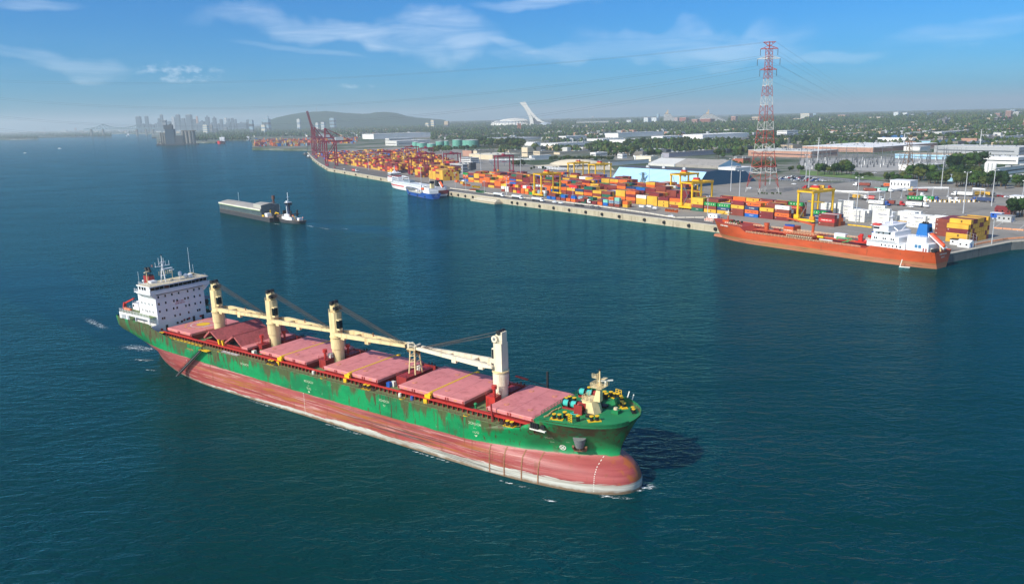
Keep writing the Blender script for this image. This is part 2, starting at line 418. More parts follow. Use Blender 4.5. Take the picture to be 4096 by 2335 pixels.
# stepped landing that juts out of the quay
st = MB(); e = (quay_pts[3] - quay_pts[2]).normalized(); nn = Vector((-e.y, e.x, 0))
if nn.dot(E2) > 0: nn = -nn
q0 = at(1978, 818); q0.z = 0
for k, (l0, l1, dpt, zt) in enumerate(((0, 46, 8.5, 1.6), (2, 44, 6.0, 2.7), (4, 42, 3.6, 3.8))):
    A = q0 + e * l0; B = q0 + e * l1
    st.add([(v.x, v.y, zz) for zz in (-2, zt) for v in (A + nn * 0 - nn * (8.5 - dpt), B - nn * (8.5 - dpt), B - nn * 10.5, A - nn * 10.5)],
           [(0, 1, 5, 4), (1, 2, 6, 5), (2, 3, 7, 6), (3, 0, 4, 7), (4, 5, 6, 7)], conc_edge if k else conc)
tag(st.build('landing_steps'), 'pale concrete stepped landing jutting from the quay into the river', 'landing')

lm = MB(); M_line = mat('road_paint', S(206, 206, 200), .8, .15, .4)
for a, c, wd in ([(yard(s0, t0, 5.065), yard(s1, t1, 5.065), .35) for s0, t0, s1, t1 in ((-420, 10, 60, 10), (-420, 18.2, 70, 18.2), (-300, 44, -80, 46), (60, 40, 128, 40))] +
                 [(yard(60 + i * 14, 112, 5.065), yard(44 + i * 14, 170, 5.065), .3) for i in range(12)] + [(yard(-20 + i * 30, 182, 5.065), yard(10 + i * 30, 190, 5.065), .4) for i in range(6)]):
    e = (c - a).normalized(); k = Vector((-e.y, e.x, 0)) * wd / 2; lm.add([a - k, c - k, c + k, a + k], [(0, 1, 2, 3)], M_line)
tag(lm.build('lane_markings'), kind='structure')
# ------------------------------------------------------------------ the green bulk carrier (ship axes: x forward, y to port, z up from the water)
BX = 11.9
BOW = [(-3, 199.3, 158, 2.2), (0, 200.4, 158, 2.3), (2, 200.4, 158, 2.25), (4, 199.8, 158, 2.15), (5.6, 198.7, 158, 1.9), (6.5, 197.0, 158.5, 1.55), (7.1, 195.4, 159, 1.34),
       (9, 195.8, 161, 1.38), (10.8, 196.6, 164, 1.48), (12.6, 197.5, 168, 1.68), (14.6, 198.4, 172, 2.05), (16.6, 199.3, 176, 2.5)]
STERN = [(-3, 12, .3, 72, 1.8), (0, 6, .6, 58, 2.0), (2, 5, .8, 51, 2.0), (4, 4, 1.0, 46, 2.0), (5.6, 3.3, 2.2, 41, 2.0), (6.5, 2.9, 3.6, 38, 2.0), (7.1, 2.6, 4.5, 36.5, 2.0),
         (9, 1.6, 7.5, 32, 2.0), (10.8, .4, 9.6, 29, 2.0), (12.6, -.6, 10.6, 26, 2.0), (14.6, -.9, 10.8, 25, 2.0), (16.1, -1.1, 10.9, 24, 2.0)]
def level_curve(i):
    z, xa, bt, x1, pw = STERN[i]; zb, xs, x0, nn_ = BOW[i]
    xs_, bs = [], []
    for k in range(15):
        t = k / 14.0; xs_.append(xa + (x1 - xa) * t); bs.append(bt + (BX - bt) * (1 - (1 - t) ** pw))
    for k in range(1, 12):
        xs_.append(x1 + (x0 - x1) * k / 12.0); bs.append(BX)
    for k in range(21):
        th = math.pi / 2 * k / 20.0
        xs_.append(x0 + (xs - x0) * math.sin(th) ** (2 / nn_)); bs.append(BX * max(math.cos(th), 0) ** (2 / nn_))
    return xs_, bs
LV = [level_curve(i) for i in range(len(BOW))]
LZ = [q[0] for q in BOW]
def half_breadth(x, z):
    z = min(max(z, LZ[0]), LZ[-1])
    for i in range(len(LZ) - 1):
        if LZ[i] <= z <= LZ[i + 1]: break
    f = (z - LZ[i]) / (LZ[i + 1] - LZ[i])
    a = np.interp(x, LV[i][0], LV[i][1]); c = np.interp(x, LV[i + 1][0], LV[i + 1][1]); return a * (1 - f) + c * f
def top_fwd(x): return min(max((x - 176.0) / 5.0, 0), 1)
def top_aft(x): return min(max((25.3 - x) / 2.0, 0), 1)

hm = bpy.data.materials.new('weathered_hull_paint'); hm.use_nodes = True
n = NT(hm.node_tree); b = n.n['Principled BSDF']; oc = n.coord('Object'); x, y, z = n.sep(oc)
wav = n.noise(oc, .25, 3, .5)
zn = n.math('ADD', z, n.ramp(wav, .3, .7, -.12, .12))
zb_ = n.math('ADD', 7.0, n.ramp(x, 20, 95, 1.25, 0)); zw_ = n.math('ADD', n.ramp(x, 30, 175, .55, 2.35), n.ramp(n.noise(n.mapping(oc, (.05, .05, 1.2)), 1.0, 5, .7), .35, .65, -.5, .35))
green = n.mix(n.ramp(n.noise(n.mapping(oc, (.10, .1, .16)), 1, 4, .6), .42, .6), S(4, 140, 78), S(10, 112, 64))
v1 = n.noise(n.mapping(oc, (.24, .24, .05)), 1.0, 6, .62)                     # broad brown grime under the deck edge
edge = n.ramp(z, 8.5, 12.8, 0.0, .17); mid = n.ramp(n.math('ABSOLUTE', n.math('SUBTRACT', x, 88)), 20, 110, .03, -.05)
aft_ = n.ramp(x, 30, 8, 0, .02)
gr = n.ramp(n.math('ADD', n.math('ADD', v1, edge), n.math('ADD', mid, aft_)), .60, .67)
grm = n.mix(n.noise(oc, .5, 4, .7), S(92, 92, 50), S(66, 56, 36))
green = n.mix(n.math('MULTIPLY', gr, .88), green, grm)
v2 = n.noise(n.mapping(oc, (1.15, 1.15, .16)), 1.0, 4, .55); rs = n.ramp(n.math('ADD', v2, n.ramp(z, 7, 13, -.02, .04)), .60, .66)
rs = n.math('MULTIPLY', rs, n.ramp(n.noise(oc, .05, 2, .5), .34, .5))
green = n.mix(n.math('MULTIPLY', rs, .9), green, S(78, 48, 26))
sc = n.ramp(n.noise(n.mapping(oc, (.7, .7, .5)), 1.0, 6, .75), .64, .71); green = n.mix(n.math('MULTIPLY', sc, .55), green, S(190, 196, 170))
redc = n.mix(n.ramp(n.noise(n.mapping(oc, (.03, .03, .5)), 1, 5, .65), .35, .65), S(138, 50, 50), S(176, 88, 84))
redc = n.mix(n.ramp(z, 5.2, 7.2, 0, .5), redc, S(150, 84, 82))
hs = n.noise(n.mapping(oc, (.055, .055, 1.9)), 1.0, 7, .75)                        # long scrapes
redc = n.mix(n.math('MULTIPLY', n.ramp(hs, .53, .62, 0, .8), n.ramp(x, 186, 164, .12, 1)), redc, S(204, 158, 148))
hs2 = n.noise(n.mapping(oc, (.045, .045, 1.2), (0, 0, 0), (31, 7, 3)), 1.0, 7, .75)
band = n.math('MULTIPLY', n.ramp(n.math('ABSOLUTE', n.math('SUBTRACT', z, 4.2)), 3.2, 1.2), n.math('MULTIPLY', n.ramp(x, 35, 70), n.ramp(x, 176, 160)))
redc = n.mix(n.math('MULTIPLY', n.ramp(hs2, .50, .57), n.math('MULTIPLY', band, .95)), redc, S(158, 98, 40))
hs3 = n.noise(n.mapping(oc, (.028, .028, 1.9), (0, 0, 0), (3, 17, 9)), 1.0, 5, .7)
fwdb = n.math('MULTIPLY', band, n.ramp(x, 95, 140))
redc = n.mix(n.math('MULTIPLY', n.ramp(hs3, .52, .58), n.math('MULTIPLY', fwdb, .8)), redc, S(60, 54, 52))
bulbrust = n.math('MULTIPLY', n.ramp(x, 192, 198), n.ramp(n.math('ADD', n.noise(oc, .5, 4, .6), n.ramp(n.math('ABSOLUTE', y), 0, 4, .16, -.1)), .5, .62))
vr = n.ramp(n.noise(n.mapping(oc, (.8, .8, .10)), 1.0, 4, .6), .60, .68); redc = n.mix(n.math('MULTIPLY', vr, .55), redc, S(120, 66, 40))
redc = n.mix(n.math('MULTIPLY', bulbrust, .8), redc, S(168, 96, 40))
whitec = n.mix(n.ramp(n.noise(n.mapping(oc, (.06, .06, 1.6)), 1, 5, .7), .42, .62), S(196, 194, 184), S(160, 150, 138))
whitec = n.mix(n.math('MULTIPLY', n.ramp(hs3, .55, .6), n.math('MULTIPLY', n.math('MULTIPLY', n.ramp(x, 100, 140), n.ramp(x, 182, 168)), .75)), whitec, S(74, 70, 68))
whitec = n.mix(n.ramp(n.math('ADD', z, n.ramp(n.noise(oc, .4, 3, .6), .3, .7, -.3, .3)), .75, .25, 0, .85), whitec, S(112, 84, 52))
lowc = n.mix(n.ramp(n.math('SUBTRACT', zn, zw_), -.06, .06), whitec, redc)
c = n.mix(n.ramp(n.math('SUBTRACT', zn, zb_), -.08, .08), lowc, green)
n.put(b.inputs['Base Color'], c); b.inputs['Roughness'].default_value = .5
plate = n.node('ShaderNodeBump', {'Strength': .25, 'Distance': .08, 'Height': n.noise(n.mapping(oc, (.35, .35, .5)), 1, 2, .5)}); n.put(b.inputs['Normal'], plate.outputs[0])

M_deckg = mat('deck_green_paint', S(104, 122, 78), .75, .22, .3, dirt=S(110, 92, 66), dirt_amt=.5)
M_fore = mat('forecastle_green_paint', S(30, 126, 74), .6, .18, .25, dirt=S(86, 112, 62), dirt_amt=.45)
M_bulw = mat('bulwark_green', S(24, 112, 66), .6, .15, .4, dirt=S(70, 70, 44), dirt_amt=.35)
M_red = mat('dark_red_paint', S(146, 42, 40), .55, .2, .5, dirt=S(86, 34, 28), dirt_amt=.4)
M_redb = mat('red_paint', S(178, 44, 36), .5, .12, .5)
M_hold = mat('hold_interior', S(70, 34, 30), .9, .2, .3)
M_pink = mat('faded_pink_paint', S(202, 124, 122), .62, .12, .22, dirt=S(164, 88, 86), dirt_amt=.6)
M_pinkr = mat('rusty_pink_paint', S(168, 84, 84), .7, .2, .6, dirt=S(110, 56, 46), dirt_amt=.7)
M_yel = mat('safety_yellow', S(226, 182, 24), .5, .12, .8)
M_cream = mat('cream_crane_paint', S(222, 200, 150), .5, .10, .35, dirt=S(150, 98, 46), dirt_amt=.55, streak=True)
M_creamw = mat('white_crane_paint', S(226, 214, 188), .5, .08, .35, dirt=S(160, 116, 66), dirt_amt=.5, streak=True)
M_white = mat('ship_white_paint', S(226, 226, 228), .5, .05, .3, dirt=S(176, 150, 120), dirt_amt=.12, streak=True)
M_tan = mat('tan_deck', S(196, 182, 150), .7, .12, .5)
M_black = mat('black_paint', S(30, 30, 32), .5, .2, .8)
M_grey = mat('grey_steel', S(120, 122, 124), .5, .15, .8)
M_glass = mat('dark_glass', S(16, 20, 26), .12, .1, .5)
M_orange = mat('lifeboat_orange', S(226, 92, 38), .5, .1, .8)
M_rope = mat('teal_rope', S(60, 176, 166), .8, .2, 3.0)
M_ropeb = mat('tan_rope', S(170, 148, 100), .9, .25, 2.0)
M_letter = mat('white_lettering', S(222, 220, 208), .6, .1, .8); M_hletter = mat('faded_hull_lettering', S(196, 204, 170), .7, .25, 1.5)
M_wire = mat('wire_rope', S(70, 66, 62), .6, .1, .8)
M_blue = mat('blue_plastic', S(30, 84, 170), .5, .1, .8)
M_seagreen = mat('vent_green', S(20, 120, 70), .5, .1, .8)

bulker = tag(empty('bulk_carrier', (SHX, SHY, 0), SHA), 'large green and red bulk carrier with pink hatch covers and cream deck cranes', 'cargo ship')
hull = MB()
ncol = len(LV[0][0])
def hull_pt(i, j, sgn):
    zz = LZ[i]; xx, bb = LV[i][0][j], LV[i][1][j]
    if i >= 10:
        fa, ff = top_aft(xx), top_fwd(xx); f = max(fa, ff); zt = 16.1 if fa > 0 else 16.6
        hi = zt if i == 11 else 12.6 + (zt - 12.6) * .5
        zz = 12.6 + (hi - 12.6) * f; base = np.interp(xx, LV[9][0], LV[9][1]); bb = base + (bb - base) * f if f < 1 else bb
    return (xx, sgn * bb, zz)
for sgn in (-1, 1):
    vs = [hull_pt(i, j, sgn) for i in range(len(LZ)) for j in range(ncol)]
    fs = []
    for i in range(len(LZ) - 1):
        for j in range(ncol - 1):
            if i >= 9 and max(top_aft(vs[(i + 1) * ncol + j][0]), top_fwd(vs[(i + 1) * ncol + j + 1][0])) <= 0: continue
            a = i * ncol + j; q = (a, a + 1, a + ncol + 1, a + ncol); fs.append(q if sgn < 0 else q[::-1])
    hull.add(vs, fs, hm, True)
    hull.add([vs[i * ncol] for i in range(len(LZ))] + [(vs[i * ncol][0], 0, vs[i * ncol][2]) for i in range(len(LZ))],
             [(i, i + 1, len(LZ) + i + 1, len(LZ) + i) for i in range(len(LZ) - 1)], hm)
hull_o = hull.build('hull', bulker)
# decks
dk = MB()
def deck_poly(zl, x0, x1, z, m, inset=.0, mb=dk):
    xs_ = [x0] + [q for q in LV[zl][0] if x0 < q < x1] + [x1]
    near = [(q, -(np.interp(q, LV[zl][0], LV[zl][1]) - inset), z) for q in xs_]; far = [(q[0], -q[1], z) for q in near]
    k = len(near); mb.add(near + far, [(i, i + 1, k + i + 1, k + i) for i in range(k - 1)], m)
deck_poly(9, -0.4, 179.8, 12.58, M_deckg)
dk.build('main_deck', bulker)
fd = MB(); deck_poly(11, 179.6, 199.1, 16.0, M_fore, .12, fd)
hb = half_breadth(179.7, 14.5)
fd.add([(179.7, -hb + .1, 12.6), (179.7, hb - .1, 12.6), (179.7, hb - .1, 16), (179.7, -hb + .1, 16)], [(0, 1, 2, 3)], M_red)
fore_o = fd.build('forecastle_deck', bulker)
pd = MB(); deck_poly(11, -1.0, 23.3, 14.6, M_deckg, .15, pd); pd.build('poop_deck', bulker)
# inner face of the bulwark on the forecastle with stiffeners
ib = MB()
for sgn in (-1, 1):
    xs_ = [181 + 18 * (math.sin(math.pi / 2 * k / 16)) for k in range(17)]
    vs = []
    for q in xs_:
        bb = np.interp(min(q, 199.15), LV[11][0], LV[11][1]) - .10; vs += [(q, sgn * bb, 15.98), (q, sgn * bb, 16.98 if q > 184 else 16.62)]
    ib.add(vs, [(2 * i, 2 * i + 2, 2 * i + 3, 2 * i + 1) for i in range(16)], M_bulw)
    for i in range(1, 17): 
        a = vs[2 * i]; ib.bar((a[0] - .1, a[1] - sgn * .2, 16), (a[0], a[1], 16.9), .12, M_bulw)
ib.build('bow_bulwark', bulker)

# ---- superstructure
ss = MB()
ss.box((8.5, -9.3, 14.6), (22.9, 9.3, 18.0), M_white)                                # deck house below
ss.box((12.4, -9.1, 18.0), (23.5, 9.1, 25.6), M_white)
ss.add([(23.5, -9.1, 14.0), (23.5, 9.1, 14.0), (23.5, 9.1, 18), (23.5, -9.1, 18)], [(0, 1, 2, 3)], M_white)
ss.box((22.9, -11.5, 12.6), (23.45, 11.5, 15.4), M_white); ss.box((21, -9.1, 12.6), (23.48, 9.1, 18.0), M_white)
# flared bridge wings
for sg in (-1, 1):
    a, c = 9.1 * sg, 11.2 * sg
    ss.extrude([(15.5, a, 24.3), (15.5, c, 26.1), (15.5, c, 26.5), (15.5, a, 26.5)], (15.5, 0, 0), (24.2, 0, 0), M_white)
ss.box((14.2, -11.2, 26.3), (24.4, 11.2, 26.55), M_white)
sso = ss.build('superstructure', bulker)
# stern gallery with white pillars (near and far side)
sg_ = MB()
for sgn in (-1, 1):
    y0 = sgn * 11.75
    sg_.box((3.2, min(y0, y0 - sgn * .3), 17.45), (22.9, max(y0, y0 - sgn * .3), 18.15), M_white)
    for xx in (3.4, 4.5, 5.3, 6.1, 6.9, 7.7, 9.3, 13.9, 21.8): sg_.box((xx - .16, min(y0, y0 - sgn * .25), 15.9), (xx + (.9 if xx in (3.4, 7.7, 21.8) else .16), max(y0, y0 - sgn * .25), 17.45), M_white)
sg_.box((2.8, -11.6, 18.0), (9, 11.6, 18.15), M_deckg); sg_.box((8.9, -11.7, 18.0), (22.9, 11.7, 18.12), M_deckg)
sg_.rail([(3.2, -11.6, 18.15), (22.5, -11.6, 18.15)], 1.1, M_white, .07, 1.8); sg_.rail([(3.2, 11.6, 18.15), (3.2, -11.6, 18.15)], 1.1, M_white, .07, 1.8)
sg_.build('boat_deck', bulker)
wh = MB()
fr = [(24.0, -10.9), (24.0, -6), (24.5, -4.2), (24.5, 4.2), (24.0, 6), (24.0, 10.6), (16.5, 10.6), (16.5, -10.9)]
wh.prism(fr, 26.5, 27.6, M_white); wh.prism([(a * .999, c) for a, c in fr], 27.6, 28.75, M_white)
wh.prism([(a + (.5 if a > 20 else -.3), c * 1.03) for a, c in fr], 28.75, 29.1, M_white, M_tan)
wo = wh.build('wheelhouse', bulker)
wg = MB()
for a, c in zip(fr[:5], fr[1:6]):
    p0, p1 = Vector((a[0] + .03, a[1] * .985, 0)), Vector((c[0] + .03, c[1] * .985, 0)); k = max(1, int((p1 - p0).length / 1.5))
    for i in range(k):
        u0, u1 = p0.lerp(p1, (i + .04) / k), p0.lerp(p1, (i + .96) / k); wg.add([(u0.x, u0.y, 27.55), (u1.x, u1.y, 27.55), (u1.x + .1, u1.y, 28.7), (u0.x + .1, u0.y, 28.7)], [(0, 1, 2, 3)], M_glass)
wg.build('bridge_windows', wo)
for xx in (17.2, 18.9, 20.4): wg = MB(); wg.box((xx, -10.95, 27.5), (xx + 1.1, -10.88, 28.5), M_glass); wg.build('side_window', wo)
br = MB(); br.rail([(14.3, -11.1, 26.55), (24.3, -11.1, 26.55), (24.9, -5, 26.55), (24.9, 5, 26.55), (24.3, 11.1, 26.55)], 1.05, M_white, .07, 1.5)
br.add([(24.45, -11.1, 26.2), (24.95, -5, 26.2), (24.95, 5, 26.2), (24.45, 11.1, 26.2), (24.45, -11.1, 27.35), (24.95, -5, 27.35), (24.95, 5, 27.35), (24.45, 11.1, 27.35)], [(0, 1, 5, 4), (1, 2, 6, 5), (2, 3, 7, 6)], M_white)
br.build('wing_rail', bulker)
rows_w = [(24.9, [-8, -5.5, -3.0, -.5, 2.9, 5.3, 7.4]), (22.5, [-8.1, -5.6, -2.6, -1.4, 1.6, 2.8, 5.2, 7.4]), (19.9, [-8.1, -5.6, -3.0, -1.7, 1.6, 2.9, 5.2, 7.3]), (17.3, [-7.4, -6.7, -2.8, -.9, 2.4, 5.9, 6.7])]
for zz, ys in rows_w:
    for yy in ys:
        q = MB(); q.box((23.48, yy - .27, zz - .4), (23.54, yy + .27, zz + .4), M_glass); q.build('window', sso)
for zz, xsl in ((22.2, (14.5, 16.5, 19, 21)), (19.6, (14.5, 16.5, 19, 21)), (19.4, (17.6,))):
    for xx in xsl:
        q = MB(); q.box((xx - .24, -9.15, zz - .38), (xx + .24, -9.08, zz + .38), M_glass); q.build('window', sso)
for yy, w_, h_, z0 in ((-6.2, .9, 1.9, 12.9), (4.1, .9, 2.2, 13.4), (7.6, 1.0, 2.0, 13.4)):
    q = MB(); q.box((23.47, yy - w_ / 2, z0), (23.54, yy + w_ / 2, z0 + h_), M_black); q.build('doorway', sso)
for yy, zz, mm in ((-8.2, 13.6, M_redb), (-2.2, 14.6, M_black), (-.6, 14.7, M_black), (.4, 15, M_red), (1.6, 15, M_black), (2.3, 15.2, M_red), (6.7, 15.0, M_redb)):
    q = MB(); q.cyl((23.4, yy, zz), (23.62, yy, zz), .42, None, mm, 10); q.build('vent_cover', sso)
tx = MB(); put_text(tx, 'SAFETY FIRST', (23.53, -.35, 22.05), (0, 1, 0), (0, 0, 1), .62, M_redb, .012, 3.2); tx.build('lettering', sso); tx = MB(); put_text(tx, 'BEZPIECZENSTWO', (23.53, -.35, 21.35), (0, 1, 0), (0, 0, 1), .62, M_redb, .012, 3.6); tx.build('lettering', sso)
# funnel, masts, aerials on the monkey island
fn = MB(); fn.prism([(8.6, -4.3), (12.2, -4.3), (12.4, -3.2), (12.4, -2.4), (8.6, -2.4)], 18, 30.3, M_red); fn.prism([(8.7, -4.1), (12.1, -4.1), (12.1, -2.5), (8.7, -2.5)], 30.3, 30.8, M_black)
for xx, yy in ((10, -3.4), (10.4, -2.6)): fn.cyl((xx, yy, 31.4), (xx - .8, yy, 33.0), .55, .5, M_black, 10)
fn.build('funnel', bulker)
mm_ = MB()
mx, my = 20.0, -3.2
for dx_, dy_ in ((.9, 0), (-.6, .8), (-.6, -.8)): mm_.cyl((mx + dx_, my + dy_, 29), (mx, my, 36.2), .17, .12, M_white, 6)
mm_.cyl((mx, my, 33), (mx, my, 38.2), .2, .1, M_white, 8); mm_.cyl((mx, my, 38.2), (mx, my, 38.6), .22, .22, M_black, 6)
for zz, hw in ((31.2, .9), (33.0, .7), (34.6, 2.6), (35.9, .8)): mm_.box((mx - .25, my - hw, zz), (mx + .25, my + hw, zz + .1), M_white)
mm_.box((mx - .9, my - .1, 33.4), (mx + .2, my + 3.6, 33.5), M_white)
for yy in (-2.5, 2.5, 1.2): mm_.bar((mx, my + yy, 34.6), (mx, my + yy, 36.2), .1, M_white)
mm_.bar((mx, my - 1.2, 35), (mx, my - 1.2, 37.6), .09, M_white); mm_.bar((mx + .3, my + .4, 35), (mx + .3, my + .4, 37.4), .09, M_white)
for k in range(7): mm_.bar((mx - .6, my - .8, 29.4 + k), (mx - .6, my + .8, 29.4 + k), .08, M_white)
mm_.build('radar_mast', bulker)
an = MB()
an.cyl((18.6, -8.4, 29), (18.6, -8.4, 33.0), .16, .12, M_cream, 8); an.cbox((18.6, -8.4, 33.2), (.5, 2.4, .3), M_tan, .5)
an.bar((16.5, -10.2, 29), (16.5, -10.2, 33.5), .07, M_white); an.ball((17.4, -9.2, 30.2), .38, M_white, 10, 8); an.bar((17.4, -9.2, 29), (17.4, -9.2, 30), .12, M_white)
an.bar((19.5, 7.2, 29.4), (19.5, 7.2, 34), .13, M_white); an.bar((19.5, 7.2, 34), (19.5, 7.2, 39.5), .07, M_white); an.bar((18.5, 9, 29.4), (18.5, 9, 33), .06, M_white)
for dx_, dy_ in ((.5, 0), (-.3, .45), (-.3, -.45)): an.bar((20.5 + dx_, 2.6 + dy_, 29), (20.5, 2.6, 30.4), .1, M_white)
an.cyl((20.5, 2.6, 30.3), (20.5, 2.6, 31.2), .62, .62, M_white, 12); an.ball((20.5, 2.6, 31.2), .62, M_white, 12, 8)
an.ball((20.8, 4.4, 30.0), .72, M_white, 12, 8); an.box((20.2, 5.2, 29.1), (22, 6.4, 30.3), M_white); an.box((17.5, 7.6, 29.1), (19, 9, 30.0), M_tan)
an.rail([(16.6, -10.6, 29.1), (23.8, -10.6, 29.1), (24.6, -4, 29.1), (24.6, 4, 29.1), (24, 10, 29.1)], .95, M_white, .06, 1.7); an.rail([(15, -2, 30.5), (15, 3, 30.5)], 1.4, M_cream, .08, .8)
an.cyl((19.8, -.4, 29.1), (19.8, -.4, 29.5), .7, .5, M_tan, 10); an.box((17, -7.6, 29.1), (19.4, -5.4, 29.8), M_white); an.bar((19, .6, 29), (19, .6, 32.4), .12, M_tan); an.cbox((19, .6, 32.5), (.3, 2.2, .25), M_white, .3)
an.build('aerials', bulker)
fl = MB(); fl.add([(17.0, -5.6, 34.2), (17.0, -5.0, 34.2), (17.0, -5.0, 35.1), (17.0, -5.6, 35.1)], [(0, 1, 2, 3)], M_redb); fl.add([(17.02, -5.42, 34.2), (17.02, -5.2, 34.2), (17.02, -5.2, 35.1), (17.02, -5.42, 35.1)], [(0, 1, 2, 3)], M_letter); fl.build('flag', bulker)
# stern crane, lifeboat and cabin
q = MB(); q.cyl((.6, -8, 18.1), (.6, -8, 20.2), .5, .45, M_redb, 10); q.bar((.6, -8, 20), (7.4, -8, 22.6), .5, M_redb); q.bar((.3, -8.4, 18.2), (1.2, -8.4, 20.4), .7, M_redb); q.build('stores_crane', bulker)
q = MB(); M_dorg = mat('dull_orange', S(190, 104, 66), .6, .1, .8); q.cyl((3.4, -9.6, 18.7), (7.0, -9.6, 18.7), .55, .55, M_dorg, 10); q.ball((7.0, -9.6, 18.7), .55, M_dorg, 10, 6); q.ball((3.4, -9.6, 18.7), .55, M_dorg, 10, 6); q.box((3.5, -10.0, 18.7), (6.9, -9.2, 19.1), M_tan); q.build('rescue_boat', bulker)
q = MB(); q.box((4.6, -7.4, 18.15), (8.6, -2.5, 20.4), M_white); q.box((4.9, -7.45, 19.2), (5.7, -7.38, 20), M_glass); q.box((5, -6, 20.4), (8, -3, 21), M_white); q.rail([(4.7, -7.3, 20.4), (8.5, -7.3, 20.4)], 1, M_white, .06, 1.2); q.cyl((7, -4, 20.4), (7, -4, 23.2), .45, .4, M_orange, 8); q.build('deck_cabin', bulker)
q = MB(); q.box((13, 9.1, 20.5), (23, 13.0, 20.7), M_grey); q.rail([(23, 9.2, 20.7), (23, 12.9, 20.7)], 1.0, M_grey, .07, 1.2); q.bar((21.5, 12.5, 15), (22.4, 12.7, 20.5), .5, M_white); q.cyl((14, 11, 19), (21, 11, 19), 1.2, 1.2, M_black, 10); q.build('far_boat_platform', bulker)

# ---- hatches
def hatch(xa, xb, hn, cover=True, stripe=True, pink=M_pink, ncirc=4, tapered=0.0):
    co = MB(); y_ = 9.0
    co.box((xa + .5, -y_ + .5, 12.6), (xb - .5, -y_ + .8, 14.3), M_red); co.box((xa + .5, y_ - .8, 12.6), (xb - .5, y_ - .5, 14.3), M_red)
    co.box((xa + .5, -y_ + .5, 12.6), (xa + .8, y_ - .5, 14.3), M_red); co.box((xb - .8, -y_ + .5, 12.6), (xb - .5, y_ - .5, 14.3), M_red)
    k = int((xb - xa) / 1.55)
    for sgn in (-1, 1):
        co.box((xa + .2, min(sgn * (y_ - .5), sgn * (y_ + .7)), 13.70), (xb - .2, max(sgn * (y_ - .5), sgn * (y_ + .7)), 13.78), M_red)
    c_o = co.build('hatch_coaming', bulker)
    if not cover: return c_o
    nf = 4 if xb - xa > 16 else 2
    for i in range(nf):
        x0, x1 = xa + (xb - xa) * i / nf + .03, xa + (xb - xa) * (i + 1) / nf - .03
        cv = MB()
        t0 = .55 if i == 0 else 0; t1 = .55 if i == nf - 1 else 0
        ya = y_ + .15
        cv.add([(x0, -ya, 14.32), (x1, -ya, 14.32), (x1, ya, 14.32), (x0, ya, 14.32), (x0, -ya, 15.0), (x1, -ya, 15.0), (x1, ya, 15.0), (x0, ya, 15.0),
                (x0 + t0, -ya + .12, 15.22), (x1 - t1, -ya + .12, 15.22), (x1 - t1, ya - .12, 15.22), (x0 + t0, ya - .12, 15.22)],
               [(0, 1, 5, 4), (1, 2, 6, 5), (2, 3, 7, 6), (3, 0, 4, 7), (4, 5, 9, 8), (5, 6, 10, 9), (6, 7, 11, 10), (7, 4, 8, 11), (8, 9, 10, 11), (3, 2, 1, 0)], pink)
        xm = (x0 + x1) / 2
        for yy in (-ya - .04,): 
            for q in (x0 + .35, x1 - .35): cv.box((q - .12, yy - .12, 14.3), (q + .12, yy + .06, 15.05), M_red)
        co_ = cv.build('hatch_cover', bulker)
        if ncirc and i in ((0, 1, 2, 3) if nf == 4 else (0, 1)):
            for yy in ((-5.6 if i % 2 == 0 else 5.2,) if nf == 4 else (-5.4, 5.2)):
                cc = MB(); cc.cyl((xm, yy, 15.2), (xm, yy, 15.30), .62, .62, mat('faded_orange', S(196, 132, 84), .7), 16)
                cc.cyl((xm, yy, 15.25), (xm, yy, 15.33), .42, .42, pink, 12); cc.build('lashing_pot', co_)
        if stripe and i in (1, 2):
            sp = MB(); q = x1 - .28 if i == 1 else x0 + .02
            sp.box((q, -ya + .2, 15.2), (q + .27, ya - .2, 15.27), M_yel); sp.build('yellow_stripe', co_)
        nt = MB(); put_text(nt, 'P%d-%d' % (hn, nf - i), (xm, -ya - .03, 14.72), (1, 0, 0), (0, 0, 1), .5, M_yel); nt.build('panel_number', co_)
    if stripe:
        for sgn in (-1, 1):
            q = MB(); xm = (xa + xb) / 2; q.box((xm - .9, sgn * 9.8 - .4, 14.0), (xm + .9, sgn * 9.8 + .4, 14.9), M_yel); q.cyl((xm + .5, sgn * 9.5 - .5, 15.0), (xm + .5, sgn * 9.5 + .5, 15.0), .5, .5, M_yel, 10); q.box((xm - 1.2, sgn * 10.1 - .3, 12.6), (xm - .1, sgn * 10.1 + .3, 13.7), M_yel); q.build('cover_cylinder', bulker)
    return c_o
wk = MB()                                                                              # service rail carried along the whole deck on stays
for sgn in (-1, 1):
    wk.box((27.5, sgn * 9.95 - .2, 13.68), (178.6, sgn * 9.95 + .2, 14.06), M_redb)
    for i in range(98):
        xx = 27.8 + i * 1.55; wk.box((xx - .1, min(sgn * 9.3, sgn * 10.05), 12.6), (xx + .1, max(sgn * 9.3, sgn * 10.05), 13.68), M_red)
wk.build('service_rail', bulker)
hatch(164.6, 178.2, 1, stripe=False)
hatch(135.8, 158.0, 2); hatch(107.0, 128.6, 3); hatch(78.4, 100.0, 4)
hatch(49.6, 72.6, 5, cover=False)
hatch(28.6, 42.8, 6, stripe=False, ncirc=0)
hold = MB(); hold.add([(50.2, -8.4, 12.75), (72, -8.4, 12.75), (72, 8.4, 12.75), (50.2, 8.4, 12.75)], [(0, 1, 2, 3)], mat('hold_shadow', S(26, 16, 14), .95)); hold.build('open_hold', bulker)
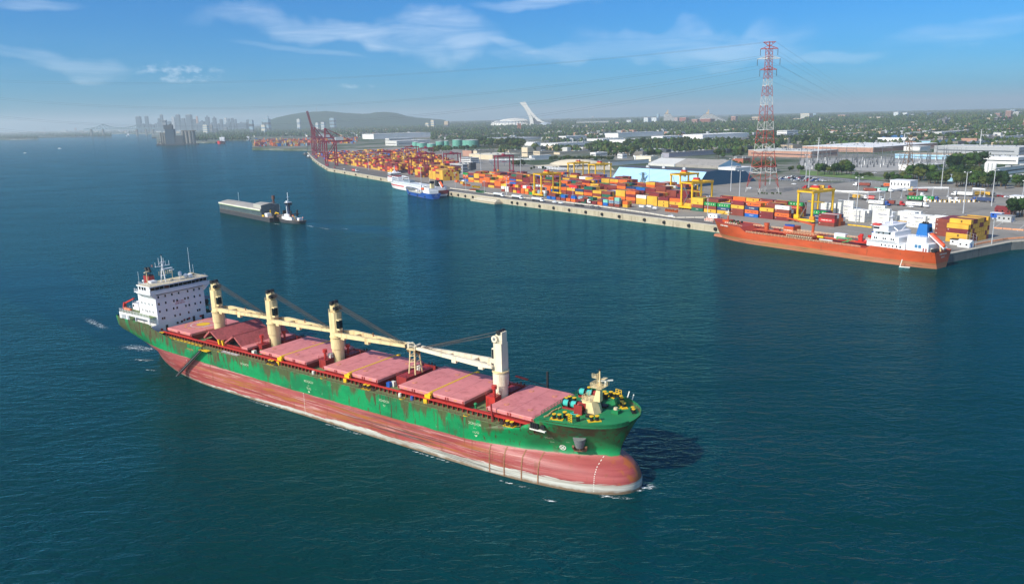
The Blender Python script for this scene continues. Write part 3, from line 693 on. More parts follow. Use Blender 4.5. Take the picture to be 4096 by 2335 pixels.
for (xr, xl, xq, dz) in ((53.6, 50.0, 58.2, 0), (65.9, 61.2, 69.6, .1)):               # folded covers standing like tents
    for (x0, z0, x1, z1) in ((xl, 14.6, xr - .15, 17.2 + dz), (xr + .15, 17.2 + dz, xq, 14.5)):
        d_ = Vector((x1 - x0, 0, z1 - z0)).normalized(); nn_ = Vector((-d_.z, 0, d_.x)) * .55
        q = MB(); q.extrude([(x0, -9.1, z0), (x1, -9.1, z1), (x1 + nn_.x, -9.1, z1 + nn_.z), (x0 + nn_.x, -9.1, z0 + nn_.z)], (0, -9.1, 0), (0, 9.1, 0), M_pinkr); tag(q.build('folded_hatch_cover', bulker), 'rust stained hatch cover panel folded up over the open hold')
q = MB(); q.box((69.7, -9.1, 14.32), (72.6, 9.1, 15.0), M_pink); q.build('hatch_cover', bulker)
for xx in (58.6, 60.6):
    q = MB(); q.bar((xx, -9.3, 14.0), (xx - .3, -9.3, 15.6), .6, M_yel); q.build('cover_cylinder', bulker)
# landing mark on the aftermost covers
hp = MB()
def ring(cx_, cy_, r0, r1, z, m, dash=0):
    for i in range(48):
        if dash and (i // 2) % 2: continue
        a, c = 2 * math.pi * i / 48, 2 * math.pi * (i + 1) / 48
        hp.add([(cx_ + r * math.cos(t), cy_ + r * math.sin(t), z) for r, t in ((r0, a), (r0, c), (r1, c), (r1, a))], [(0, 1, 2, 3)], m)
hcx, hcy = 35.6, 0.0
ring(hcx, hcy, 5.6, 5.95, 15.26, M_yel, 1); hp.build('dashed_ring', bulker); hp = MB(); ring(hcx, hcy, 3.9, 4.12, 15.26, M_letter); hp.build('white_ring', bulker); hp = MB()
hp.add([(hcx + 2.2 * math.cos(2 * math.pi * i / 32), hcy + 2.2 * math.sin(2 * math.pi * i / 32), 15.26) for i in range(32)], [tuple(range(32))], M_yel); hp.build('yellow_disc', bulker); hp = MB()
put_text(hp, 'WINCH', (hcx + 3.05, hcy - .6, 15.27), (0, 1, 0), (-1, 0, 0), 1.05, M_letter, .02); hp.build('deck_lettering', bulker); hp = MB(); put_text(hp, 'ONLY', (hcx - 3.05, hcy + .3, 15.27), (0, 1, 0), (-1, 0, 0), 1.05, M_letter, .02)
hp.build('deck_lettering', bulker)

# ---- deck cranes
def crane(xc, dirn, m, cabm, jl):
    cl = MB()
    cl.cyl((xc, 0, 12.6), (xc, 0, 21.0), 1.75, 1.75, m, 24); cl.cyl((xc, 0, 17.6), (xc, 0, 20.6), 1.95, 2.0, m, 24); cl.cyl((xc, 0, 20.95), (xc, 0, 21.3), 2.15, 2.15, M_cream, 24)
    c_o = cl.build('deck_crane', bulker)
    bx = MB(); bx.prism([(xc - 1.4, -1.35), (xc + .9, -1.5), (xc + 1.4, -.8), (xc + 1.4, .8), (xc + .9, 1.5), (xc - 1.4, 1.35)] if dirn > 0 else [(xc + 1.4, 1.35), (xc - .9, 1.5), (xc - 1.4, .8), (xc - 1.4, -.8), (xc - .9, -1.5), (xc + 1.4, -1.35)], 21.3, 28.4, m)
    if dirn < 0: bx.box((xc - .2, -1.0, 28.4), (xc + 1.4, 1.0, 31.2), m)
    bx.build('crane_house', c_o)
    hd = MB()
    for yy in (-.75, .75):
        hd.extrude([(xc - 1.2 * dirn, yy - .15, 28.4), (xc + .9 * dirn, yy - .15, 28.4), (xc + 1.0 * dirn, yy - .15, 30.0), (xc - .3 * dirn, yy - .15, 31.4), (xc - 1.2 * dirn, yy - .15, 31.2)], (0, 0, 0), (0, .3, 0), m)
        hd.cyl((xc + .95 * dirn, yy - .5, 29.6), (xc + .95 * dirn, yy + .5, 29.6), .62, .62, M_black, 14); hd.cyl((xc - .4 * dirn, yy - .5, 31.1), (xc - .4 * dirn, yy + .5, 31.1), .62, .62, M_black, 14)
    if dirn < 0:
        hd.cyl((xc - .5, -1.7, 29.5), (xc - .5, -1.2, 29.5), .85, .85, m, 18); hd.cyl((xc - .5, -1.75, 29.5), (xc - .5, -1.6, 29.5), .4, .4, M_grey, 14)
    hd.rail([(xc - 1.35, -1.35, 28.4), (xc + 1.3, -1.4, 28.4)], .9, m, .07, .8, 2); hd.build('sheave_head', c_o)
    cb = MB(); cy_ = -.55 if dirn > 0 else .55
    cb.box((xc + 1.95 * dirn - .6, cy_ - .65, 23.4), (xc + 1.95 * dirn + .6, cy_ + .65, 26.5), m); cbo = cb.build('operator_cab', c_o)
    gl = MB(); gl.box((xc + 1.95 * dirn - .5, cy_ - .72, 23.9), (xc + 1.95 * dirn + .66, cy_ + .6, 26.2), M_glass); gl.build('cab_window', c_o)
    jb = MB(); x0, x1 = xc + .9 * dirn, xc + jl * dirn
    for sgn in (-1, 1):
        a = [(x0, 2.05 * sgn, 22.4), (xc + jl * .18 * dirn, 1.95 * sgn, 22.45), (x1, .72 * sgn, 22.7)]; hs_ = [(.30, .38), (.62, .72), (.36, .42)]
        for i in range(2):
            P0, P1 = a[i], a[i + 1]; h0, h1 = hs_[i][0], hs_[i + 1][0]
            wv = .42
            vs = []
            for (px_, py_, pz_), h_ in ((P0, h0), (P1, h1)): vs += [(px_, py_ - wv, pz_ - h_), (px_, py_ + wv, pz_ - h_), (px_, py_ + wv, pz_ + h_), (px_, py_ - wv, pz_ + h_)]
            fs = [(0, 1, 5, 4), (1, 2, 6, 5), (2, 3, 7, 6), (3, 0, 4, 7), (3, 2, 1, 0), (4, 5, 6, 7)]
            jb.add(vs, fs, m)
        for q in (.17, .50):
            jb.box((xc + jl * q * dirn - .7, sgn * (2.0 - q * 1.2) - .45, 21.25), (xc + jl * q * dirn + .7, sgn * (2.0 - q * 1.2) + .45, 22.1), m)
    for q in (.3, .6, .97): jb.box((xc + jl * q * dirn - .3, -(2.05 - q * 1.3), 22.3), (xc + jl * q * dirn + .3, (2.05 - q * 1.3), 22.8), m)
    jb.cyl((x1, -.9, 22.6), (x1, .9, 22.6), .62, .62, M_black, 12)
    jo = jb.build('jib', c_o)
    wr = MB()
    for yy in (-.7, -.45, -.2, .2, .45, .7):
        wr.cyl((xc + .9 * dirn, yy, 29.8 + abs(yy) * .6), (xc + (jl - abs(yy) * 6) * dirn, yy, 23.1), .035, .035, M_wire, 4); wr.cyl((xc - .3 * dirn, yy * .8, 31.3), (xc + (jl - 1 - abs(yy) * 2) * dirn, yy, 23.1), .035, .035, M_wire, 4)
    for k in range(5): wr.cyl((xc + jl * (.62 + .06 * k) * dirn, -1.1 + .1 * k, 23.25), (xc + jl * .93 * dirn, -.3 + .15 * k, 23.2), .04, .04, M_wire, 4)
    wr.build('luffing_wires', c_o)
    hk = MB(); xh = x1 + .4 * dirn
    hk.cyl((xh, -.25, 21.5), (xh, .25, 21.5), .62, .62, mat('rusty_hook', S(96, 70, 36), .7, .3, 1.5), 12); hk.bar((xh, 0, 22.4), (xh, 0, 20.2), .16, M_wire); hk.bar((xh, 0, 20.4), (xh + .25, 0, 19.9), .22, M_grey)
    hk.build('hook_block', c_o)
    if dirn > 0:
        pb = MB(); pb.cyl((xc + jl * .5, .9, 22.9), (xc + jl * .5, .9, 23.7), .12, .12, M_red, 6); pb.ball((xc + jl * .5, .9, 23.7), .3, mat('rusty_hook', S(96, 70, 36)), 8, 6); pb.build('jib_block', c_o)
    ld = MB()
    for k in range(9): ld.bar((xc + .6, 1.85, 13 + k), (xc + 1.2, 1.85, 13 + k), .08, M_red)
    ld.bar((xc + .6, 1.85, 12.8), (xc + .6, 1.85, 21.5), .09, M_red); ld.bar((xc + 1.2, 1.85, 12.8), (xc + 1.2, 1.85, 21.5), .09, M_red); ld.build('ladder', c_o)
    return c_o
for xc in (45.2, 74.3, 103.4): crane(xc, 1, M_cream, M_black, 28.0)
crane(162.4, -1, M_creamw, M_grey, 27.0)
# jib rest tower
rt = MB()
for dx_, dy_ in ((-.9, -1.1), (.9, -1.1), (-.9, 1.1), (.9, 1.1)): rt.cyl((133.8 + dx_ * 1.25, dy_ * 1.25, 15.4), (133.8 + dx_ * .8, dy_ * .8, 22.2), .2, .18, M_cream, 8)
for zz in (17, 18.6, 20.2): 
    for a, c in (((-1, -1.1), (1, -1.1)), ((1, -1.1), (1, 1.1)), ((-1, -1.1), (-1, 1.1))): rt.bar((133.8 + a[0], a[1], zz), (133.8 + c[0], c[1], zz + .5), .16, M_cream)
rt.box((132.3, -1.5, 22.1), (135.3, 1.5, 22.35), M_cream); rt.rail([(132.5, -1.3, 22.35), (135.1, -1.3, 22.35)], 1.8, M_creamw, .14, 2.0, 2); rt.box((132.2, -.9, 22.3), (132.7, .9, 23.6), M_creamw); rt.box((134.9, -.9, 22.3), (135.4, .9, 23.6), M_creamw)
rt.build('jib_rest', bulker)
# deck houses and mushroom vents between the hatches
def deck_house(x0, x1, y0, y1, zt, m, vents=()):
    q = MB(); q.box((x0, y0, 12.6), (x1, y1, zt), m); ho = q.build('deck_house', bulker)
    k = MB(); k.rail([(x0, y0, zt), (x1, y0, zt), (x1, y1, zt)], 1.0, M_red, .07, 1.0, 2); k.build('rail', ho)
    k = MB(); 
    for i in range(7): k.bar((x0 + .4, y0 - .06, 12.9 + i * .35), (x0 + .9, y0 - .06, 12.9 + i * .35), .06, M_black)
    k.build('ladder', ho)
    for (vx, vy) in vents:
        k = MB(); k.cyl((vx, vy, zt), (vx, vy, zt + 2.1), .38, .38, M_redb, 12); k.cyl((vx, vy, zt + 2.0), (vx, vy, zt + 2.9), .68, .66, M_redb, 14); k.build('mushroom_vent', ho)
for xc in (74.3, 103.4): deck_house(xc - 2.6, xc + .2, -5.2, -1.9, 15.1, M_red, ((xc - 1.1, -4.0),)); deck_house(xc - .6, xc + 2.2, 1.9, 6.4, 15.1, M_red, ((xc + .6, 3.2),))
deck_house(160.9, 163.7, -4.4, -1.8, 15.6, M_redb, ((163.0, -3.6),)); deck_house(161, 164, 1.8, 6.5, 15.2, M_red)
deck_house(131.0, 134.6, -4.6, 6.0, 15.3, M_red); deck_house(44, 46.8, -4.4, -1.8, 14.6, M_deckg)
for xx, yy, mm in ((163.8, -7.4, M_seagreen), (159.6, -6.8, M_seagreen), (105.9, 7.4, M_seagreen), (106.6, 6.8, M_seagreen), (75.9, 6.6, M_seagreen), (76, -6.6, M_seagreen), (72.6, -6.9, M_redb)):
    q = MB(); q.cyl((xx, yy, 12.6), (xx, yy, 13.8), .28, .28, mm, 10); q.ball((xx, yy, 14.0), .5, mm, 10, 6, .8); q.build('gooseneck_vent', bulker)
for xx, yy, mm in ((129.8, -6.2, M_blue), (130.4, -5.2, M_letter), (132.9, 2.6, M_letter), (102.9, -2.6, M_letter), (73.5, -7.4, M_letter)):
    q = MB(); q.box((xx - .65, yy - .6, 12.62 if abs(yy) > 4.9 else 15.3), (xx + .65, yy + .6, 13.9 if abs(yy) > 4.9 else 16.5), mm, .1); q.build('tank_container', bulker)
# far side mooring gear between hatches: dark clutter
for xx in (76, 105, 131, 161.5):
    q = MB(); q.box((xx - 1.6, 8.2, 12.6), (xx + 2.6, 8.5, 14.9), M_red); q.cyl((xx + .4, 8.15, 13.9), (xx + .4, 8.55, 13.9), .5, .5, M_black, 12)
    for k in range(3): q.cyl((xx - .8 + k * 1.1, 9.4, 12.6), (xx - .8 + k * 1.1, 9.4, 15.0 + .3 * (k % 2)), .22, .22, M_black, 8)
    q.build('far_side_fittings', bulker)
q = MB(); q.bar((169.5, 10.2, 12.6), (169.5, 10.2, 19.2), .42, M_black); q.bar((169.3, 10.2, 15.3), (163, 10.0, 15.9), .16, M_black); q.bar((163.6, 10.0, 16.0), (159.8, 10.0, 16.3), .42, M_red); q.build('hose_davit', bulker)
q = MB(); q.bar((167.6, -10.6, 12.6), (167.2, -10.6, 16.9), .3, M_red); q.cyl((167.6, -10.6, 12.6), (167.6, -10.6, 13.3), .35, .3, M_red, 8); q.bar((167.4, -10.4, 14.6), (161.4, -10, 14.2), .22, M_red); q.build('hose_davit', bulker)
# rail along the near and far deck edge
rl = MB()
for sgn in (-1, 1):
    pts_ = [(26.5, 11.75), (60, 11.75), (100, 11.75), (140, 11.75), (165, 11.75), (174, 11.5)]
    for (xa, ya), (xb, yb) in zip(pts_[:-1], pts_[1:]):
        rl.rail([(xa, sgn * ya, 12.6), (xb, sgn * yb, 12.6)], 1.0, M_red if sgn > 0 else mat('rusty_rail', S(104, 74, 50), .8, .2, 1), .055, 1.9, 3)
rl.build('deck_rail', bulker)
# bollards and chocks on the main deck
def bollards(xx, yy, z0, pad=True, rot=0.0, n_=2, mcap=M_yel, hgt=1.1):
    q = MB(); ca, sa_ = math.cos(rot), math.sin(rot)
    if pad: q.cbox((xx, yy, z0 + .06), (3.0, 1.5, .12), M_yel, rot)
    for k in range(n_):
        o_ = (k - (n_ - 1) / 2) * 1.25; px_, py_ = xx + ca * o_, yy + sa_ * o_
        q.cyl((px_, py_, z0), (px_, py_, z0 + hgt), .42, .42, M_black, 14); q.cyl((px_, py_, z0 + hgt), (px_, py_, z0 + hgt + .14), .5, .5, mcap, 14)
    return q.build('bollard_pair', bulker)
for xx in (27.8, 86.0, 126.0, 172.6): bollards(xx, -10.7, 12.6)
for xx in (44.0, 84.0, 88.2, 123.6, 128.2, 170.4): 
    q = MB(); q.cyl((xx, -10.9, 13.0), (xx, -10.5, 13.0), .45, .45, M_black, 10); q.box((xx - .6, -11, 12.6), (xx + .6, -10.3, 12.8), M_black); q.build('roller_fairlead', bulker)
for xx in (61, 109, 139, 160): 
    q = MB(); q.cyl((xx, -11, 12.62), (xx, -11, 12.7), .8, .8, M_yel, 16); q.cyl((xx, -11, 12.64), (xx, -11, 12.73), .6, .6, M_deckg, 14); q.build('hatch_ring', bulker)
for xx in (104.2, 137.6, 141.8): 
    q = MB(); q.cyl((xx, -10.3, 12.6), (xx, -10.3, 13.6), .45, .4, M_blue if xx > 140 else M_letter, 12); q.build('drum', bulker)
q = MB(); q.box((61, -11.3, 12.62), (70, -10.1, 12.70), mat('tarpaulin_white', S(206, 204, 200), .8)); q.build('tarpaulin', bulker)
# accommodation ladder along the near side
lad = MB()
A_, B_ = Vector((54.4, -12.7, 12.4)), Vector((38.6, -12.7, 1.1)); d_ = (B_ - A_)
lad.cyl(A_, B_, .10, .10, M_grey, 6); lad.cyl(A_ + Vector((0, -1, 0)), B_ + Vector((0, -1, 0)), .10, .10, M_grey, 6)
for k in range(26):
    q = A_ + d_ * (k / 25.0); lad.box((q.x - .35, q.y - 1.0, q.z - .04), (q.x + .35, q.y, q.z + .04), M_black)
for o_ in (0, -1.0):
    for hgt in (.5, 1.0): lad.cyl(A_ + Vector((0, o_, hgt)), B_ + Vector((0, o_, hgt)), .05, .05, M_black, 5)
    for k in range(14): q = A_ + d_ * (k / 13.0) + Vector((0, o_, 0)); lad.bar(q, q + Vector((0, 0, 1.0)), .05, M_black)
lad.add([tuple(A_ + Vector((0, .02, 0))), tuple(B_ + Vector((0, .02, 0))), tuple(B_ + Vector((0, .02, 1.0))), tuple(A_ + Vector((0, .02, 1.0)))], [(0, 1, 2, 3)], M_black)
lad.build('accommodation_ladder', bulker)
q = MB(); q.box((53, -13.4, 12.3), (57.5, -11.7, 12.45), M_yel); q.box((33, -11.3, 12.7), (52, -10.9, 13.2), M_yel); q.rail([(33, -11.4, 12.6), (52, -11.4, 12.6)], 1.1, M_black, .08, 2.0, 2); q.build('ladder_platform', bulker)

# ---- forecastle fittings
def on_side(k, u, v, y=-11.93):
    """ship x, z of the photographed pixel on the near side plane"""
    d = ray(*Z(k, u, v)) ; c_, s_ = math.cos(SHA), math.sin(SHA)
    o_ = Vector((-SHX * c_ - SHY * s_, SHX * s_ - SHY * c_, CAMH)); dd = Vector((d.x * c_ + d.y * s_, -d.x * s_ + d.y * c_, d.z))
    t = (y - o_.y) / dd.y; q = o_ + dd * t; return q.x, q.z
ZR.update({'N': (1400, 1500, 3.64), 'M': (900, 1380, 3.64), 'B': (1700, 1600, 2.838), 'A': (430, 1200, 4.854)})
fm = MB()                                                                             # mast house
fm.prism([(186.6, -1.9), (189.9, -1.9), (190.6, 0), (189.9, 1.9), (186.6, 1.9)], 16, 18.9, M_cream, None, [(186.6, -1.7), (189.0, -1.7), (189.6, 0), (189.0, 1.7), (186.6, 1.7)])
fm.box((186.5, -1.95, 18.9), (188.9, 1.95, 19.0), M_cream); fm.rail([(188.6, -1.8, 19), (186.6, -1.8, 19), (186.6, 1.8, 19)], 1.0, M_cream, .09, .9)
fm.prism([(189.0, -.9), (190.6, -.7), (190.6, .7), (189.0, .9)], 18.8, 22.6, M_cream, None, [(189.9, -.55), (190.6, -.5), (190.6, .5), (189.9, .55)])
mh = fm.build('foremast', bulker)
q = MB(); q.cyl((190.2, 0, 22.5), (190.2, 0, 26.0), .24, .18, M_cream, 8); q.cyl((190.2, 0, 26), (190.2, 0, 26.4), .25, .25, M_black, 8)
q.box((188.7, -1.7, 22.3), (191.6, 1.9, 22.42), M_cream); q.rail([(188.7, -1.7, 22.4), (191.6, -1.7, 22.4), (191.6, 1.9, 22.4), (188.7, 1.9, 22.4), (188.7, -1.7, 22.4)], 1.0, M_cream, .08, .8)
for dy_ in (-.35, .35): q.bar((189.7, dy_, 22.4), (189.9, dy_, 25.4), .09, M_cream)
for k in range(9): q.bar((189.75, -.35, 22.6 + k * .33), (189.75, .35, 22.6 + k * .33), .06, M_cream)
q.rail([(188.6, -.7, 24.4), (189.7, -.7, 24.4), (189.7, .7, 24.4)], .9, M_cream, .07, .7); q.box((188.6, -.7, 24.3), (189.8, .7, 24.4), M_cream); q.box((190.3, .2, 24.0), (191.4, 1.6, 24.1), M_cream); q.build('mast_top', mh)
q = MB(); q.cbox((191.2, .9, 23.6), (.25, 3.4, .28), M_letter, 2.3); q.cyl((191.2, .9, 22.4), (191.2, .9, 23.5), .25, .25, M_letter, 8); q.build('radar_scanner', mh)
def winch(xx, yy, rot):
    q = MB(); q.M = Matrix.Translation((xx, yy, 16)) @ Matrix.Rotation(rot, 4, 'Z')
    q.box((-2.9, -.8, 0), (3.2, .8, .35), M_red)
    for dx_ in (-2.1, -.1):
        for e_ in (-.75, .75): q.cyl((dx_ + e_ - .07, 0, 1.25), (dx_ + e_ + .07, 0, 1.25), 1.0, 1.0, M_black, 16)
        q.cyl((dx_ - .7, 0, 1.25), (dx_ + .7, 0, 1.25), .78, .78, M_rope, 16)
    q.cyl((1.0, 0, 1.25), (1.7, 0, 1.25), .85, .85, M_red, 14); q.box((1.6, -.5, .3), (2.6, .5, 1.9), M_red); q.cyl((2.6, 0, 1.2), (3.4, 0, 1.2), .45, .45, M_black, 10)
    q.M = None; return q.build('mooring_winch', bulker)
winch(184.4, -1.3, .05); winch(183.8, 7.0, .05)
def windlass(xx, yy):
    q = MB(); q.box((xx - .5, yy - 1.0, 16), (xx + 1.6, yy - .7, 18.2), M_red); q.box((xx - .5, yy + .7, 16), (xx + 1.6, yy + 1.0, 18.2), M_red); q.cyl((xx + .5, yy - .6, 17.2), (xx + .5, yy + .6, 17.2), .8, .8, mat('chain_rust', S(86, 44, 36), .8, .3, 2), 14)
    q.cyl((xx + 1.2, yy, 16.7), (xx + 3.6, yy - .6, 16.3), .16, .16, M_black, 6); q.box((xx + 2.8, yy - 1.5, 16), (xx + 4.2, yy - .1, 16.5), M_black); return q.build('windlass', bulker)
windlass(186.0, -2.6); windlass(186.0, 4.4)
for xx, yy, rot, nn_ in ((184.0, -8.4, .3, 2), (191.6, -4.9, .75, 2), (193.0, 6.0, -.75, 2), (188.0, 10.4, -.3, 2)): bollards(xx, yy, 16.0, True, rot, nn_)
for xx, yy in ((185.0, -6.6), (188.6, -6.9), (187.2, 8.6), (186.4, -7.6), (182.0, -.6), (180.6, 1.0), (180.8, 2.4), (182.2, 2.2), (181.6, 10.2), (186.2, 9.6), (189.6, 10.0)): bollards(xx, yy, 16.0, False, 0, 1, M_yel, 1.25)
for xx, yy in ((196.4, 4.4), (190.8, 9.4)): 
    q = MB(); q.cbox((xx, yy, 16.2), (2.4, .9, .4), M_black, -.9)
    for e_ in (-.6, .6): q.cyl((xx + e_ * .6, yy - e_ * .8, 16.3), (xx + e_ * .6, yy - e_ * .8, 16.9), .42, .42, M_black, 12); q.cyl((xx + e_ * .6, yy - e_ * .8, 16.9), (xx + e_ * .6, yy - e_ * .8, 17.02), .44, .44, M_yel, 12)
    q.build('roller_chock', bulker)
q = MB(); q.cbox((193.4, 1.9, 16.4), (1.7, 1.5, .8), M_seagreen); q.cyl((193.3, 1.9, 16.8), (193.3, 1.9, 17.3), .55, .45, M_tan, 12); q.bar((193.8, 2.3, 17), (195.4, 3.4, 17.3), .12, M_yel); q.build('emergency_towing_gear', bulker)
q = MB(); q.extrude([(189.2, 5.6, 16), (191.4, 6.2, 16), (191.2, 6.2, 17.5), (190.6, 6.0, 17.5)], (0, 0, 0), (0, 1.2, 0), M_fore); q.build('hatch_hood', bulker)
for pts_ in ([(187.0, -8.4, 16), (188.2, -8.9, 16)], [(188.5, 11.0, 16.0), (190.2, 10.6, 16.0)]):
    q = MB(); q.rail(pts_, 2.0, M_yel, .12, .6, 4); q.build('yellow_ladder', bulker)
for xx, yy in ((191.6, 10.7), (193.4, 9.4)):
    q = MB(); q.bar((xx, yy, 16), (xx + .3, yy + .7, 17.9), .22, M_letter); q.build('bulwark_stay', bulker)
q = MB()
for k in range(6): 
    a = k * .5; q.cyl((181.0 + .2 * math.sin(a * 3), -9.0 + k * 1.1, 16.1), (181.2 + .3 * math.cos(a * 2), -8.0 + k * 1.1, 16.2), .22, .22, M_ropeb, 6)
for k in range(24): 
    a = 2 * math.pi * k / 24; q.cyl((185.7 + .9 * math.cos(a), -3.6 + .6 * math.sin(a), 16.08), (185.7 + .9 * math.cos(a + .27), -3.6 + .6 * math.sin(a + .27), 16.08), .13, .13, M_rope, 5)
for k in range(5): q.cyl((182.6 + .3 * k, 3.4 + .7 * k, 16.1), (183.6 + .2 * k, 4.8 + .5 * k, 16.3), .25, .25, mat('grey_tarp', S(176, 172, 166), .8, .25, 2), 6)
q.build('mooring_ropes', bulker)
fr_ = MB(); fr_.rail([(179.9, -8.5, 16), (179.9, 9.5, 16)], 1.05, M_bulw, .08, 1.3, 3); fr_.rail([(180.2, -11.3, 16), (184.4, -11.3, 16)], 1.0, M_bulw, .07, 1.0, 3); fr_.build('forecastle_rail', bulker)
q = MB()
for k in range(4): q.cyl((179.2 + .55 * k, -11.55, 13.9), (179.2 + .55 * k, -11.55, 15.3), .26, .26, M_black, 8)
q.box((178.9, -11.9, 13.7), (183, -11.2, 13.95), M_letter); q.cyl((182.2, -11.7, 14.7), (182.2, -11.2, 14.7), .6, .6, M_black, 10); q.build('fairlead_rollers', bulker)
def skin(x, z, off=.05, sgn=-1): return Vector((x, sgn * (half_breadth(x, z) + off), z))
for x0, x1, z0, z1 in ((189.6, 192.6, 15.5, 16.0), (195.6, 197.5, 15.6, 16.1)):       # panama chocks in the flare
    q = MB(); vs = [skin(x0, z0, .10), skin(x1, z0, .10), skin(x1, z1, .10), skin(x0, z1, .10)]; q.add(vs, [(0, 1, 2, 3)], M_black); q.build('panama_chock', bulker)
# anchor in its bolster
ax_, az_ = 188.6, 11.6
pk = MB(); a0 = skin(ax_, az_, -.3); nrm = (skin(ax_, az_ - 1.2, .0) - skin(ax_, az_, 0)).cross(skin(ax_ + 1, az_, 0) - skin(ax_, az_, 0)).normalized()
if nrm.y > 0: nrm = -nrm
dn = Vector((0, 0, -1)) - nrm * Vector((0, 0, -1)).dot(nrm); dn.normalize(); sdv = nrm.cross(dn)
pk.cyl(a0 - dn * .7, a0 + dn * 1.6 + nrm * 1.1, 1.55, 1.0, M_grey, 16); pk.build('anchor_pocket', bulker)
an_ = MB(); c0 = a0 + dn * 2.2 + nrm * 1.1; M_anch = mat('rusty_anchor', S(118, 82, 60), .8, .25, 1.5)
an_.bar(c0 - dn * 1.4, c0 + dn * .9, .5, M_anch); an_.bar(c0 + dn * .9 - sdv * 1.4, c0 + dn * .9 + sdv * 1.4, .65, M_anch)
for sg in (-1, 1): an_.bar(c0 + dn * .8 + sdv * sg * 1.3, c0 - dn * 1.1 + sdv * sg * 1.45 + nrm * .3, .5, M_anch)
an_.build('anchor', bulker)
# painted marks and letters laid on the plating
mk_ = []
def hull_text(body, k, u, v, size, m=M_hletter, bold=.0, slope=True):
    size *= .8
    x0, z0 = on_side(k, u, v)
    if x0 > 158:                                                                       # curved bow: walk in until the plating is met
        y = -11.9
        for _ in range(30):
            x0, z0 = on_side(k, u, v, y); y = .6 * y - .4 * (half_breadth(x0, z0) + .04)
    vs, fs = text_mesh(body, size, bold); q = MB()
    q.add([skin(x0 + a, z0 + c) for a, c, _ in vs], fs, m); return q.build('hull_marking', bulker), x0, z0
def arrow(x0, z0, sz):
    q = MB(); q.add([skin(x0 - sz, z0), skin(x0 + sz, z0), skin(x0, z0 - sz)], [(0, 1, 2)], M_hletter); q.build('hull_marking', bulker)
for body, u, v in (('2CH|1CH', 1815, 708), ('3CH|2CH', 493, 376)): hull_text(body, 'N', u, v, 1.15)
hull_text('F156', 'N', 1820, 776, .6); _, x_, z_ = hull_text('TUG', 'N', 1828, 830, 1.2); arrow(x_, z_ - .75, .5)
hull_text('F94', 'N', 497, 440, .7); hull_text('T', 'N', 497, 458, .6)
hull_text('4CH|3CH', 'M', 1215, 533, 1.2); hull_text('F72', 'M', 1215, 592, .6); _, x_, z_ = hull_text('TUG', 'M', 1220, 634, 1.1); arrow(x_, z_ - .75, .5)
hull_text('5CH|4CH', 'M', 282, 280, 1.2); hull_text('6CH|5CH', 'A', 1602, 955, 1.1, mat('faded_orange', S(196, 132, 84)))
hull_text('1CH|', 'B', 1405, 425, 1.1); hull_text('F220', 'B', 1445, 474, .6); hull_text('F211', 'B', 1625, 477, .6)
q = MB(); y = -10
for _ in range(30): x0, z0 = on_side('B', 1565, 535, y); y = .6 * y - .4 * half_breadth(x0, z0)
for r0, r1 in ((.52, .72),):
    for i in range(24):
        a, c = 2 * math.pi * i / 24, 2 * math.pi * (i + 1) / 24; q.add([skin(x0 + r * math.cos(t), z0 + r * math.sin(t)) for r, t in ((r0, a), (r1, a), (r1, c), (r0, c))], [(0, 1, 2, 3)], M_letter)
for a in (.785, 2.356):
    d0, d1 = Vector((math.cos(a), math.sin(a))) * .55, Vector((-math.sin(a), math.cos(a))) * .12; q.add([skin(x0 + e.x, z0 + e.y) for e in (d0 + d1, d0 - d1, -d0 - d1, -d0 + d1)], [(0, 1, 2, 3)], M_letter)
q.build('thruster_mark', bulker)
q = MB()                                                                               # draught marks
for k in range(16):
    for (xx, sz) in ((193.0 - .02 * k, .09), (101.2, .09), (43, .08)):
        zz = .6 + k * .42; q.add([skin(xx + a * sz, zz + c * sz) for a, c in ((-1, -1), (1, -1), (1, 1), (-1, 1))], [(0, 1, 2, 3)], M_letter)
tag(q.build('draught_marks', bulker), kind='stuff')
for (u0, v0, u1, v1) in ((645, 815, 808, 535), (800, 858, 972, 565), (982, 900, 1160, 597), (1145, 938, 1345, 622)):
    a = on_side('B', u0, v0); c = on_side('B', u1, v1); xm = (a[0] + c[0]) / 2; q = MB()
    for zz in range(12):
        z0, z1 = .3 + zz * .55, .3 + (zz + 1) * .55; q.add([skin(xm - .14, z0, .12), skin(xm + .14, z0, .12), skin(xm + .14, z1, .12), skin(xm - .14, z1, .12)], [(0, 1, 2, 3)], mat('weld_strip', S(140, 96, 66), .7, .4, 2.5))
    q.build('guard_strip', bulker)
# white water along the hull
foam = bpy.data.materials.new('foam'); foam.use_nodes = True
n = NT(foam.node_tree); b = n.n['Principled BSDF']; b.inputs['Base Color'].default_value = S(226, 232, 232); b.inputs['Roughness'].default_value = .9
tc = n.coord('Generated'); gx, gy, gz_ = n.sep(tc)
fall = n.math('MULTIPLY', n.ramp(n.math('ABSOLUTE', n.math('SUBTRACT', gx, .5)), .5, .2), n.ramp(n.math('ABSOLUTE', n.math('SUBTRACT', gy, .5)), .5, .15))
nz = n.noise(n.mapping(n.pos(), (.55, 1.5, 1), (0, 0, -SHA)), 1.0, 7, .75)
al = n.math('MULTIPLY', n.ramp(n.math('ADD', nz, n.math('MULTIPLY', fall, .16)), .66, .80, 0, .75), n.math('MULTIPLY', fall, 1.6), clamp=True)
tr = n.node('ShaderNodeBsdfTransparent'); mx = n.node('ShaderNodeMixShader'); n.l.new(al, mx.inputs[0]); n.l.new(tr.outputs[0], mx.inputs[1]); n.l.new(b.outputs[0], mx.inputs[2])
n.l.new(mx.outputs[0], n.n['Material Output'].inputs[0])
